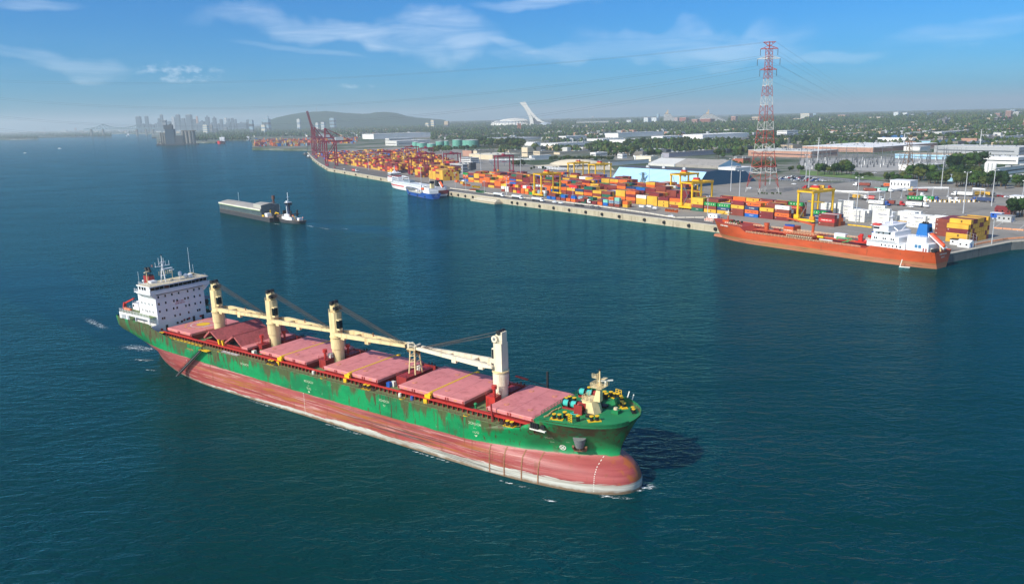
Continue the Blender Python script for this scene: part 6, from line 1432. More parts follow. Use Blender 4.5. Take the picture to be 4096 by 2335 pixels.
# conductors: over the river to the left (sagging spans) and inland to the right
M_cond = mat('conductor', S(100, 108, 118), .5, .05, .1)
def span(p0, p1, sag, label, r=.07, n_=40):
    q = MB(); pts_ = []
    for k in range(n_ + 1):
        t = k / n_; p = p0.lerp(p1, t); pts_.append(p + Vector((0, 0, -4 * sag * t * (1 - t))))
    base = pts_[0]
    q.path([p - base for p in pts_], r, M_cond, 5); o = q.build('power_line', None, tuple(base)); tag(o, label, 'power line', 'conductors of the river crossing'); return o
names = ['lower', 'middle', 'upper', 'topmost earth']
for i, p in enumerate(att):
    lvl, sd_ = i // 2, ('left hand' if i % 2 == 0 else 'right hand')
    vL = [585, 540, 470, 376][lvl] + (8 if i % 2 else 0)
    dv_ = ray(-260, vL); far_p = CAMPOS + dv_ * (1150.0 / dv_.y) + Vector((0, 0, 24 if lvl == 3 else 40))
    span(p, far_p, [44, 40, 36, 20][lvl], f'{names[lvl]} {sd_} power line sagging over the river from the tower')
    tgt = G(3420 + lvl * 30 + (i % 2) * 14, 452); tgt.z += 26 + 9 * lvl
    span(p, tgt, 14, f'{names[lvl]} {sd_} power line running inland from the tower to the right')

# ---- tyre fenders hung on the quay
q = MB(); q.cyl((0, -.55, 0), (0, .55, 0), 1.25, 1.25, rubber, 18); q.cyl((0, -.60, 0), (0, .60, 0), .62, .62, mat('tyre_hole', S(14, 14, 15), .9), 14); ft = q.mesh('tyre')
fend = [('f', 250, 915), ('f', 505, 920), ('f', 825, 970), ('f', 1160, 1000), ('e', 2485, 915), ('e', 2175, 878), ('e', 1953, 840), ('e', 1742, 790), ('e', 1533, 783), ('e', 1330, 737), ('e', 1150, 737), ('e', 975, 690), ('e', 872, 703), ('e', 800, 682),
        ('e', 423, 645), ('e', 300, 618), ('e', 203, 596), ('e', 112, 578), ('e', 25, 570)]
for k, (kk, x_, y_) in enumerate(fend):
    u, v = Z(kk, x_, y_); best = None                                            # put it on the quay face at the photographed column
    for a, c in zip(quay_pts[:-1], quay_pts[1:]):
        for t in np.linspace(0, 1, 200):
            p = a.lerp(c, t); e = abs(proj((p.x, p.y, 2.6))[0] - u)
            if best is None or e < best[0]: best = (e, p, (c - a).normalized())
    p, d_ = best[1], best[2]; nn_ = Vector((d_.y, -d_.x, 0)); nn_ = nn_ if nn_.dot(E2) < 0 else -nn_
    o = bpy.data.objects.new('tyre_fender', ft); col.objects.link(o); pz = at(u, v, 2.4); o.location = (p.x + nn_.x * .8, p.y + nn_.y * .8, 2.5); o.rotation_euler = (0, 0, math.atan2(nn_.y, nn_.x) - math.pi / 2)
    tag(o, f'big black tyre fender on the quay face, {ordw(k + 1)} going left from the tanker bow', 'tyre fender', 'tyre fenders on the quay face')
for k in range(18):
    t = (k + .5) / 18; L0 = [0]; 
    for a, c in zip(quay_pts[4:-1], quay_pts[5:]): L0.append(L0[-1] + (c - a).length)
    d0 = t * (L0[-1] - 40) + 12; i = max(j for j in range(len(L0)) if L0[j] <= d0); a, c = quay_pts[4 + i], quay_pts[5 + i]; dd = (c - a).normalized(); p = a + dd * (d0 - L0[i]); nn_ = Vector((-dd.y, dd.x, 0)); nn_ = nn_ if nn_.dot(E2) < 0 else -nn_
    o = bpy.data.objects.new('tyre_fender', ft); col.objects.link(o); o.location = (p.x + nn_.x * .8, p.y + nn_.y * .8, 2.5); o.rotation_euler = (0, 0, math.atan2(nn_.y, nn_.x) - math.pi / 2)
    tag(o, f'black tyre fender below the ship cranes, {ordw(k + 1)} going left from the white ship', 'tyre fender', 'tyre fenders on the quay face')

# ---- light masts
M_mast = mat('galvanised_mast', S(178, 182, 186), .45, .06, .3)
def light_mast(k, x0, y0, y1, label, z=5.05, arms=3):
    p = G(*Z(k, x0, y0)); h_ = rise(p, Z(k, x0, y1)[1]); r = tag(empty('light_mast', tuple(p)), label, 'light mast', 'floodlight masts')
    q = MB(); q.cyl((0, 0, 0), (0, 0, h_), .45 if h_ > 18 else .28, .24 if h_ > 18 else .16, M_mast, 8); q.build('pole', r)
    q = MB(); w_ = 2.2 if h_ > 18 else 1.0; q.bar((-w_, 0, h_), (w_, 0, h_), .2, M_mast)
    for i in range(arms): xx = -w_ + 2 * w_ * i / max(arms - 1, 1); q.cbox((xx, -.3, h_ + .45), (.8, .6, .6), M_grey if i % 2 else M_white)
    q.build('floodlights', r); return r
for a in (('e', 905, 400, 92, 'tall light mast behind the orange and brown stacks left of the gantries'), ('e', 396, 290, 55, 'tall light mast by the red topped stack near the grey office'), ('e', 1620, 402, 140, 'tall light mast between two yellow gantries'),
          ('e', 70, 500, 300, 'short lamp post on the quay road at the left of the yard'), ('e', 205, 525, 330, 'short lamp post by the orange racks on the quay road'), ('e', 1570, 655, 492, 'short lamp post by the parked truck on the quay road'),
          ('f', 305, 500, 200, 'tall light mast in front of the light blue shed wall'), ('f', 1350, 528, 118, 'tall light mast at the dark end of the blue shed'), ('f', 1460, 608, 272, 'tall light mast beside the transmission tower behind red boxes'), ('f', 1850, 442, 100, 'tall light mast within the transmission tower legs'),
          ('f', 2345, 492, 215, 'tall light mast left of the car park edge above the gantry'), ('f', 2308, 402, 70, 'tall light mast rising behind the parked cars'), ('f', 1053, 850, 600, 'lamp post on the quay beside the striped barriers'), ('i', 635, 600, 92, 'tall light mast in front of the white stacks'),
          ('i', 1860, 496, 30, 'tall light mast on the truck lot behind the brown stacks'), ('i', 2182, 412, 5, 'tall light mast at the right of the truck lot near the trees'), ('i', 1608, 222, -170, 'tall light mast by the gate before the big trees'), ('i', 2184, 842, 560, 'tall light mast at the quay corner by the yellow stacks'), ('i', 2530, 366, 130, 'light mast at the right edge by the white office'),
          ('c', 1525, 630, 372, 'tall light mast among the far yellow stacks'), ('c', 1770, 842, 615, 'lamp post behind the white ship'), ('c', 1003, 660, 385, 'tall light mast by the maroon gantry on the left apron'), ('c', 2092, 690, 385, 'tall light mast left of the grey office'), ('c', 665, 215, 140, 'far light mast beyond the ship cranes'), ('e', 440, 560, 405, 'short lamp post by the green railings on the quay road'), ('e', 725, 580, 350, 'lamp post behind the tank trucks')):
    light_mast(*a)

# ---- vehicles
M_tyre = mat('vehicle_tyre', S(28, 28, 30), .8); M_chrome = mat('polished_tank', S(206, 210, 214), .3, .05, .5)
VC = {'white': mat('vehicle_white', S(226, 228, 230), .35, .03, 1), 'black': mat('vehicle_black', S(26, 28, 32), .3, .1, 1), 'silver': mat('vehicle_silver', S(160, 164, 170), .35, .05, 1), 'red': mat('vehicle_red', S(170, 30, 34), .35, .05, 1), 'blue': mat('vehicle_blue', S(30, 70, 140), .35, .05, 1), 'grey': mat('vehicle_grey', S(86, 90, 96), .35, .05, 1), 'yellow': M_yel, 'green': mat('vehicle_green', S(30, 110, 64), .4, .05, 1)}
def wheels(par, pts, r_=.5, wd=.4):
    for (x, y) in pts:
        q = MB(); q.cyl((x, y - wd / 2, r_), (x, y + wd / 2, r_), r_, r_, M_tyre, 10); q.build('wheel', par)
def cab_mesh(cm, x0):
    q = MB(); q.box((x0 + .2, -1.2, .9), (x0 + 2.6, 1.2, 3.5), cm, .06); q.box((x0 + 2.6, -1.0, .9), (x0 + 4.3, 1.0, 2.1), cm, .05); q.box((x0 + .1, -1.15, 3.5), (x0 + 1.9, 1.15, 4.0), cm, .25); q.box((x0 - 1.6, -.5, .8), (x0 + .4, .5, 1.1), M_black); return q
def tractor(par, cm, x0=6.9):
    o = cab_mesh(cm, x0).build('cab', par)
    g = MB(); g.box((x0 + 2.57, -1.05, 2.3), (x0 + 2.66, 1.05, 3.2), M_glass); g.box((x0 + 1.6, -1.24, 2.3), (x0 + 2.4, 1.24, 3.1), M_glass); g.build('windscreen', o)
    wheels(par, [(x0 + 3.4, -1.0), (x0 + 3.4, 1.0), (x0 - .2, -1.0), (x0 - .2, 1.0), (x0 - 1.4, -1.0), (x0 - 1.4, 1.0)])
def truck(label, p, ang, cm, load, lc=None):
    r = tag(empty('truck', tuple(p), ang), label, 'truck')
    tractor(r, VC[cm])
    q = MB(); q.box((-6.2, -.6, 1.0), (6.6, .6, 1.25), M_black); q.build('chassis', r); wheels(r, [(-5.2, -1.0), (-5.2, 1.0), (-4.0, -1.0), (-4.0, 1.0)])
    if load == 'tank':
        q = MB(); q.cyl((-6.2, 0, 2.45), (5.9, 0, 2.45), 1.15, 1.15, M_chrome, 18); q.ball((-6.2, 0, 2.45), 1.15, M_chrome, 14, 8); q.ball((5.9, 0, 2.45), 1.15, M_chrome, 14, 8); q.box((-5, -.25, 3.55), (5, .25, 3.75), M_grey); q.build('tank', r)
    elif load in CM:
        L = 12.19 if lc != 'short' else 6.06; o = bpy.data.objects.new('container_load', container_mesh(load, L, CH_)); col.objects.link(o); o.parent = r; o.location = (-6.2 if L > 7 else -3, -1.22, 1.3)
        lo_ = bpy.data.objects.new('lettering', letter_mesh(load, L, CH_, 0)); col.objects.link(lo_); lo_.parent = o
    return r
qd = A1
for lab, k, x_, y_, cm, load in (('white tank truck on the quay road, leftmost of three', 'e', 610, 592, 'white', 'tank'), ('white tank truck on the quay road, middle of three', 'e', 845, 622, 'white', 'tank'), ('white tank truck on the quay road, rightmost of three', 'e', 1105, 655, 'white', 'tank')):
    p = at(*Z(k, x_, y_), 5.06); truck(lab, p, qd, cm, load)
TRK = [('white truck with a long brown trailer on the lot near the bushes', 730, 190, 'white', 'b', None, math.pi), ('white truck hauling a brown container beside the small white gatehouse', 800, 253, 'white', 'b', None, 0), ('white truck hauling a pale container just left of the white gatehouse', 925, 248, 'white', 't', None, 0),
       ('white truck without load nearest the white gatehouse', 1075, 240, 'white', None, None, 0), ('white truck with a yellow box alone on the left of the lot', 640, 332, 'white', 'y', 'short', 0), ('white truck with a faded red container under the overhead gantry', 810, 345, 'white', 'r', 'short', 0),
       ('blue truck with a white container behind the white stacks', 870, 402, 'blue', 'w', None, 0), ('red truck with a brown container behind the white stacks', 1035, 402, 'red', 'b', 'short', 0), ('white truck with a brown container in the middle of the lot', 1280, 305, 'white', 'b', 'short', 0),
       ('white truck with a bright green container in the queue', 1310, 352, 'white', 'g', None, 0), ('blue truck with a bright green container in the queue', 1440, 350, 'blue', 'g', None, 0), ('white truck cab without load in the queue, left of two', 1590, 358, 'white', None, None, 0), ('white truck cab without load in the queue, right of two', 1660, 358, 'white', None, None, 0),
       ('white truck with a white container nearest the brown stacks', 1300, 420, 'white', 'w', None, 0), ('yellow truck with a brown container by the yellow bollards', 1375, 248, 'yellow', 'b', None, math.pi), ('white truck with a long white trailer facing left', 1880, 300, 'white', 'w', None, math.pi), ('blue truck with a navy container facing left', 2110, 368, 'blue', 'n', None, math.pi),
       ('truck with a yellow trailer near the parked cars on the right', 2080, 298, 'grey', 'y', None, 0), ('red truck with a yellow box behind the right gantry', 245, 218, 'red', 'y', 'short', 0), ('red truck with a maroon box behind the right gantry', 150, 224, 'red', 'm', 'short', math.pi), ('orange container truck left of the white gatehouse by the trees', 990, 196, 'red', 'o', 'short', 0)]
for lab, x_, y_, cm, load, lc, da in TRK: truck(lab, at(*Z('i', x_, y_), 5.06), A1 + .12 + da, cm, load, lc)
truck('white truck with a brown container parked on the quay road', at(*Z('e', 1700, 676), 5.06), A1, 'white', 'b', 'short')
truck('white truck with a red trailer on the far crane apron', at(*Z('c', 790, 680), 5.06), A1, 'white', 'r')
def car_parts(cm, pickup=False):
    a = MB(); a.box((-2.3, -.9, .4), (2.3, .9, 1.0), cm, .06); b_ = MB()
    if pickup: a.box((-.6, -.85, 1.0), (1.2, .85, 1.75), cm, .18); b_.box((-.5, -.87, 1.15), (1.0, .87, 1.6), M_glass, .1)
    else: a.prism([(-1.9, -.82), (1.0, -.82), (1.0, .82), (-1.9, .82)], 1.0, 1.5, cm, None, [(-1.4, -.7), (.4, -.7), (.4, .7), (-1.4, .7)]); b_.prism([(-1.86, -.84), (.96, -.84), (.96, .84), (-1.86, .84)], 1.04, 1.4, M_glass, None, [(-1.5, -.74), (.5, -.74), (.5, .74), (-1.5, .74)])
    ws = []
    for x in (-1.4, 1.4):
        for y in (-.8, .8): w_ = MB(); w_.cyl((x, y - .12, .36), (x, y + .12, .36), .36, .36, M_tyre, 10); ws.append(w_.mesh('wheel'))
    return [a.mesh('body'), b_.mesh('car_glass')] + ws
CARM = {}
def car(label, p, ang, cn, pickup=False, group=None, sc=1.12):
    if (cn, pickup) not in CARM: CARM[(cn, pickup)] = car_parts(VC[cn], pickup)
    r = tag(empty('pickup_truck' if pickup else 'parked_car', tuple(p), ang), label, 'pickup truck' if pickup else 'car', group); r.scale = (sc, sc, sc)
    for nm, me in zip(('body', 'car_glass', 'wheel', 'wheel', 'wheel', 'wheel'), CARM[(cn, pickup)]): o = bpy.data.objects.new(nm, me); col.objects.link(o); o.parent = r
for lab, k, x_, y_, cn, pk_ in (('white pickup on the quay road between tank trucks and dark cars, left one', 'e', 1335, 677, 'white', True), ('white pickup on the quay road next to the lamp post, right one', 'e', 1418, 687, 'white', True), ('black car parked by the red box on the quay road, left one', 'e', 1622, 714, 'black', False), ('black car parked by the red box on the quay road, right one', 'e', 1678, 721, 'black', False),
                                ('dark grey car alone on the quay road, left of two', 'e', 1820, 735, 'grey', False), ('dark grey car alone on the quay road, right of two', 'e', 1893, 745, 'grey', False), ('white pickup truck on the quay left of the white hut', 'f', 590, 855, 'white', True), ('white car with dark windows near the fence beyond the right gantry', 'f', 2160, 445, 'white', False),
                                ('white van near the foot of the transmission tower', 'f', 1590, 498, 'white', True), ('white car at the front of the truck lot', 'i', 1260, 428, 'white', False), ('white car on the far crane apron', 'c', 645, 652, 'white', False), ('white pickup on the road by the power yard', 'h', 850, 838, 'silver', True), ('white pickup beside the red trailer on the crane apron', 'c', 850, 680, 'white', True), ('red van on the crane apron near the quay edge', 'c', 505, 628, 'red', True)):
    car(lab, at(*Z(k, x_, y_), 5.06), A1 + (0 if k != 'h' else .3), cn, pk_)
rc = random.Random(5); cols_ = ['black', 'black', 'grey', 'white', 'silver', 'silver', 'red', 'blue', 'white', 'grey']
k = 0
for row, (x0, y0, x1, y1, n_) in enumerate(((1975, 362, 2420, 366, 18), (1960, 380, 2500, 388, 22), (2010, 394, 2540, 404, 20), (2100, 348, 2330, 352, 9))):
    for i in range(n_):
        if rc.random() < .1: continue
        t = i / (n_ - 1); p = at(*Z('f', x0 + (x1 - x0) * t, y0 + (y1 - y0) * t), 5.06); cn = rc.choice(cols_)
        car(f'{cn} car in the car park behind the pylon, row {ordw(row + 1)}, {ordw(i + 1)} from the left', p, A1 + 1.2 + rc.uniform(-.06, .06), cn, rc.random() < .2, 'cars in the open car park')
for i in range(12):
    p = at(*Z('i', 2160 + i * 22, 294 + i * 2.2), 5.06)
    if i in (2, 3, 5, 8, 9): car(f'parked car by the white office at the right, {ordw(i)} along', p, A1 + 1.2, rc.choice(cols_), False, 'cars by the white office')

# ---- huts, barriers, gate gantries and yard clutter
def small_building(name, label, k, x_, y_, L, D, H, wall, roof, cat='hut', ang=None, gable=False, door=None):
    p = at(*Z(k, x_, y_), 5.05); r = tag(empty(name, tuple(p), A1 if ang is None else ang), label, cat)
    q = MB(); q.box((0, 0, 0), (L, D, H), wall); q.build('wall', r)
    q = MB()
    if gable: q.extrude([(-.3, -.3, H), (-.3, D / 2, H + D * .28), (-.3, D + .3, H)], (-.3, 0, 0), (L + .3, 0, 0), roof)
    else: q.box((-.3, -.3, H), (L + .3, D + .3, H + .3), roof)
    q.build('roof', r)
    for i in range(max(1, int(L / 3))):
        q = MB(); xx = (i + .5) * L / max(1, int(L / 3)); q.box((xx - .5, -.06, H * .45), (xx + .5, .04, H * .75), M_glass); q.build('window', r)
    q = MB(); q.box((L, D * .4, 0), (L + .06, D * .4 + 1.0, 2.1), door or M_blue); q.build('door', r); return r
M_hut = mat('hut_white', S(222, 224, 226), .6, .05, .5); M_roofg = mat('roof_grey', S(150, 152, 154), .8, .1, .3)
small_building('guard_hut', 'small white hut with blue door on the quay by the tanker bow', 'f', 1062, 868, 8.5, 4, 3.0, M_hut, M_hut)
small_building('guard_hut', 'small white gabled hut at the tanker stern', 'j', 1695, 535, 6.5, 5, 2.8, M_hut, M_hut, gable=True)
small_building('guard_hut', 'long white hut behind the small gabled hut by the yellow stacks', 'j', 1600, 505, 6, 3.5, 3.0, M_hut, M_black)
small_building('gatehouse', 'white gatehouse with two dark doorways on the truck lot', 'i', 1020, 215, 20, 14, 8.5, M_hut, M_hut, 'gatehouse')
small_building('office_cabin', 'white office cabin at the right edge of the truck lot', 'i', 2385, 365, 16, 9, 5, M_hut, M_hut, 'office')
small_building('gatehouse', 'grey clad gatehouse by the fence at the far right', 'j', 2200, 208, 9, 6, 4, mat('clad_grey', S(170, 172, 172), .6), M_roofg, 'hut')
small_building('blue_cabin', 'blue and white cabin with a red shed behind it at the right', 'j', 2120, 160, 7, 4, 3.4, M_blue, M_hut, 'hut')
small_building('red_shed', 'dark red roofed shed by the trees at the right', 'j', 2170, 108, 11, 7, 3.6, mat('shed_red', S(120, 40, 42), .7), mat('shed_red', S(120, 40, 42)), 'shed', gable=True)
small_building('white_trailer', 'long white and blue trailer behind the orange tanker', 'i', 815, 772, 13, 3, 3.4, M_hut, M_blue, 'trailer')
def gate_gantry(label, pts_, hgt):
    P = [at(*Z('i', x, y), 5.05) for x, y in pts_]; r = tag(empty('gate_gantry', tuple(P[0])), label, 'sign gantry', 'overhead gate gantries'); b0_ = P[0]
    q = MB()
    for a, c in zip(P[:-1], P[1:]): q.bar(a - b0_ + Vector((0, 0, hgt)), c - b0_ + Vector((0, 0, hgt)), 1.0, M_hut); q.bar(a - b0_ + Vector((0, 0, hgt - 1.2)), c - b0_ + Vector((0, 0, hgt - 1.2)), .3, M_mast)
    q.build('beam', r)
    for a in P:
        q = MB(); q.bar(a - b0_, a - b0_ + Vector((0, 0, hgt)), .45, M_mast); q.cyl(a - b0_, a - b0_ + Vector((0, 0, 1.6)), 1.5, .6, M_roofg, 8); q.build('post', r)
gate_gantry('white overhead gate gantry on the left of the truck lot', [(372, 345), (555, 352), (770, 362), (900, 356), (960, 350)], 8.2)
gate_gantry('white overhead gate gantry across the middle of the truck lot', [(1028, 338), (1155, 322), (1330, 310), (1510, 306), (1685, 308)], 8.2)
gate_gantry('short white overhead gantry beside the yellow trailer', [(1960, 300), (2050, 306), (2100, 312)], 7)
q0 = None
for i in range(14):
    x_, y_ = 1420 + i * 55, 372 - abs(i - 6) * 2
    p = at(*Z('i', x_, y_), 5.05); q = MB(); q.cyl((0, 0, 0), (0, 0, 2.4), .22, .22, M_yel, 8); q.cyl((1.6, 0, 0), (1.6, 0, 2.4), .22, .22, M_yel, 8); q.box((.2, -.5, 0), (1.4, .5, 1.6), M_hut)
    tag(q.build('lane_kiosk', None, tuple(p), A1), f'small lane kiosk with yellow posts, {ordw(i + 1)} from the left on the lot', 'kiosk', 'lane kiosks at the truck gate')
def barrier_line(label, pts_, m, h_=.9, w_=.6, seg=4.0):
    P = [at(*Z(k, x, y), 5.05) for k, x, y in pts_]; b0_ = P[0]; q = MB()
    for a, c in zip(P[:-1], P[1:]):
        L = (c - a).length; n_ = max(1, int(L / seg)); an_ = math.atan2((c - a).y, (c - a).x)
        for i in range(n_): q.cbox(a.lerp(c, (i + .5) / n_) - b0_ + Vector((0, 0, h_ / 2)), (L / n_ * .93, w_, h_), m, an_, .0)
    tag(q.build('barrier', None, tuple(b0_)), label, 'concrete barrier')
M_barr = mat('barrier_concrete', S(206, 200, 186), .8, .08, .4)
barrier_line('long line of pale concrete barriers along the quay road', [('e', 0, 492), ('e', 300, 528), ('e', 700, 590), ('e', 1200, 640), ('e', 1900, 722), ('e', 2554, 815), ('f', 650, 868), ('f', 1010, 866)], M_barr, .8, .7, 6)
barrier_line('line of pale barriers across the truck lot', [('i', 360, 226), ('i', 480, 250), ('i', 640, 280), ('i', 760, 305)], M_barr)
barrier_line('orange and pale barriers along the quay corner road', [('j', 2160, 300), ('j', 2400, 318), ('j', 2554, 330)], mat('barrier_orange', S(214, 150, 110), .7, .2, .8))
barrier_line('orange and white barriers by the quay edge behind the yellow stacks', [('j', 1870, 530), ('j', 2050, 490), ('j', 2340, 440), ('j', 2554, 425)], mat('barrier_orange', S(214, 150, 110)))
barrier_line('yellow kerb blocks beside the white stacks', [('i', 545, 628), ('i', 700, 645), ('i', 820, 660)], M_yel, .7, .7, 3)
for k, (kk, x_, y_) in enumerate((('f', 1015, 905), ('f', 1060, 912), ('f', 1040, 892))):
    p = at(*Z(kk, x_, y_), 5.05); q = MB()
    for i in range(4):
        q.bar((0, 0, .3 + i * .5), (4.2, 0, .3 + i * .5), .25, M_orange if i % 2 else M_letter)
    for xx in (0, 2.1, 4.2): q.bar((xx, 0, 0), (xx, 0, 2.2), .2, M_letter)
    tag(q.build('road_barrier', None, tuple(p), A1 + .2 * k), f'orange and white striped barrier on the quay, {ordw(k + 1)} of a cluster', 'barrier', 'striped barriers on the quay')
def clutter(name, label, k, x_, y_, m, n_, cat):
    p = at(*Z(k, x_, y_), 5.05); q = MB(); rr_ = random.Random(int(x_))
    for i in range(n_): xx = i * 2.0; q.box((xx, 0, 0), (xx + .2, 2.2, 1.6 + rr_.random()), m); q.box((xx, 0, .2), (xx + 2.0, .2, .4), m); q.box((xx, 2, 1.2), (xx + 2, 2.2, 1.4), m)
    tag(q.build(name, None, tuple(p), A1), label, cat)
clutter('steel_rack', 'orange steel racks lying on the quay road by the green railings', 'e', 245, 520, mat('rack_orange', S(220, 110, 50), .6, .1, 1), 9, 'rack')
clutter('steel_rack', 'green steel railings stacked beside the orange racks', 'e', 330, 538, M_seagreen, 9, 'rack')
clutter('steel_rack', 'yellow and green container spreaders parked left of the brown boxes', 'e', 160, 455, mat('rack_orange', S(220, 110, 50)), 8, 'spreader')
clutter('steel_rack', 'amber container spreaders parked in front of the brown boxes', 'e', 280, 478, M_yel, 8, 'spreader')
clutter('steel_rack', 'orange flat rack lying at the foot of the front gantry', 'f', 510, 785, mat('rack_orange', S(220, 110, 50)), 7, 'rack')
for k_, (x_, y_, nm) in enumerate(((225, 735, 'lower left'), (320, 735, 'lower middle'), (390, 755, 'lower right'))):
    for z_ in (0, 1):
        if k_ == 2 and z_ == 1: continue
        p = at(*Z('f', x_ - 40, y_), 5.06 + z_ * 2.55); q = MB(); q.cyl((.3, 0, 1.25), (5.8, 0, 1.25), 1.1, 1.1, M_hut, 14); [q.bar((a, -1.2, 0), (a, -1.2, 2.5), .16, M_grey) for a in (0, 6)]; [q.bar((a, 1.2, 0), (a, 1.2, 2.5), .16, M_grey) for a in (0, 6)]; [q.bar((0, e, zz), (6, e, zz), .16, M_grey) for e in (-1.2, 1.2) for zz in (.1, 2.45)]
        tag(q.build('tank_container', None, tuple(p), A1), f'white tank container in a frame by the quay road, {nm if z_ == 0 else nm.replace("lower", "upper")}', 'tank container', 'white tank containers')
def fence(label, pts_, h_=2.4, m=None):
    P = [at(*Z(k, x, y), 5.05) for k, x, y in pts_]; b0_ = P[0]; r = tag(empty('fence', tuple(b0_)), label, 'fence'); m = m or M_mast
    for a, c in zip(P[:-1], P[1:]):
        q = MB(); q.rail([a - b0_, c - b0_], h_, m, .09, 4.0, 4); q.build('fence_panel', r)
fence('tall grey mesh fence at the tanker stern', [('j', 1810, 500), ('j', 1930, 545)], 7)
fence('grey wire fence along the back of the truck lot', [('i', 320, 130), ('i', 640, 150), ('i', 950, 165), ('i', 1300, 205), ('i', 1700, 235), ('i', 2300, 290)], 2.6)
fence('grey wire fence at the right by the quay corner road', [('j', 2160, 235), ('j', 2400, 250), ('j', 2554, 262)], 2.6)
# two people on the quay in dark work clothes
def person(label, k, x_, y_, top_c, ang):
    p = at(*Z(k, x_, y_), 5.05); r = tag(empty('person', tuple(p), ang), label, 'person')
    me = bpy.data.meshes.new('body'); ob = bpy.data.objects.new('body', me); col.objects.link(ob); ob.parent = r
    V = [(0, 0, .95), (0, 0, 1.25), (0, 0, 1.48), (0, 0, 1.58), (0, .02, 1.70), (.0, -.2, 1.42), (.05, -.28, 1.15), (.12, -.27, .9), (0, .2, 1.42), (.02, .27, 1.15), (.1, .26, .92), (.02, -.1, .9), (.08, -.12, .5), (.04, -.12, .06), (.14, -.12, .04), (-.02, .1, .9), (-.06, .12, .5), (-.14, .12, .06), (-.04, .12, .04)]
    Ed = [(0, 1), (1, 2), (2, 3), (3, 4), (2, 5), (5, 6), (6, 7), (2, 8), (8, 9), (9, 10), (0, 11), (11, 12), (12, 13), (13, 14), (0, 15), (15, 16), (16, 17), (17, 18)]
    Rr = [.15, .16, .14, .06, .11, .07, .05, .04, .07, .05, .04, .1, .07, .05, .04, .1, .07, .05, .04]
    me.from_pydata(V, Ed, []); md = ob.modifiers.new('skin', 'SKIN'); me.skin_vertices[0].data[0].use_root = True
    for i, q in enumerate(Rr): me.skin_vertices[0].data[i].radius = (q, q)
    ob.modifiers.new('sub', 'SUBSURF').levels = 1; me.materials.append(mat('work_clothes', top_c, .8))
    q = MB(); q.ball((0, .02, 1.74), .14, M_yel, 10, 6, .8); q.build('helmet', r)
person('person in dark red overalls standing by the striped barriers on the quay', 'f', 1125, 935, S(150, 40, 30), .4)
person('person in dark red overalls walking on the quay edge near the tanker bow', 'f', 1192, 952, S(140, 36, 34), 1.2)
# ------------------------------------------------------------------ the town behind the port
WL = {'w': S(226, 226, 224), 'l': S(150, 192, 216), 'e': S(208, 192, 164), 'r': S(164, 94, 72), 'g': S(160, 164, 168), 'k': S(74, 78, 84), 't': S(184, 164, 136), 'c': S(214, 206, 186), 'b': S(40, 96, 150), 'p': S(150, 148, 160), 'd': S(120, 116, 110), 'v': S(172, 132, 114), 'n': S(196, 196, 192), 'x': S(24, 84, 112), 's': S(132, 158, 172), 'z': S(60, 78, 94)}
WM = {k: mat('wall_' + k, c, .75, .08, .06, dirt=tuple(q * .7 for q in c[:3]) + (1,), dirt_amt=.2, streak=True) for k, c in WL.items()}
M_wb = mat('window_band', S(52, 62, 74), .3, .15, .4); M_unit = mat('roof_unit', S(150, 154, 156), .6, .1, .5)
CLEAR = []
def solve(P, d, u, lim):
    lo, hi = 0.0, lim; s0 = proj(P)[0]; up = u > s0
    for _ in range(40):
        mm = (lo + hi) / 2; c = proj(P + d * mm)[0]
        if (c < u) == up: lo = mm
        else: hi = mm
    return max(lo, 3.0)
def building(name, label, cat, k, xc, yc, xl, xr, yt, wall, roof, bands=0, lim=340, group=None, units=0, d1=None, d2=None):
    """box building: nearest corner (xc, yc), lit front out to column xl, shaded end out to column xr, roof line at row yt"""
    u, v = Z(k, xc, yc); P = G(u, v); H = max(3.0, rise(P, Z(k, xc, yt)[1])); a = -(d1 or E1); c = d2 or E2
    L1 = solve(P, a, Z(k, xl, 0)[0], lim); L2 = solve(P, c, Z(k, xr, 0)[0], lim)
    CLEAR.append((Z(k, xl, 0)[0] - 3, Z(k, xr, 0)[0] + 3, Z(k, 0, yt)[1] - 2, v + 9))
    r = tag(empty(name, tuple(P), math.atan2(-a.y, -a.x)), label, cat, group)
    q = MB(); q.box((-L1, 0, -2), (0, L2, H), WM[wall], 0, True); q.build('wall', r)
    q = MB(); q.box((-L1 - .3, -.3, H), (.3, L2 + .3, H + .7), WM[roof]); ro = q.build('roof', r)
    if units:
        rr_ = random.Random(int(xc))
        for i in range(units):
            q = MB(); q.cbox((-L1 * rr_.uniform(.1, .9), L2 * rr_.uniform(.15, .85), H + 1.4), (rr_.uniform(2, 6), rr_.uniform(2, 5), 1.8), M_unit); q.build('roof_unit', ro)
    for i in range(bands):
        z0 = H * (i + .4) / bands; dz = min(1.5, H / bands * .45); q = MB(); q.box((-L1 * .95, -.12, z0), (-L1 * .05, .02, z0 + dz), M_wb); q.box((-.02, L2 * .05, z0), (.12, L2 * .95, z0 + dz), M_wb); q.build('window_band', r)
    return r
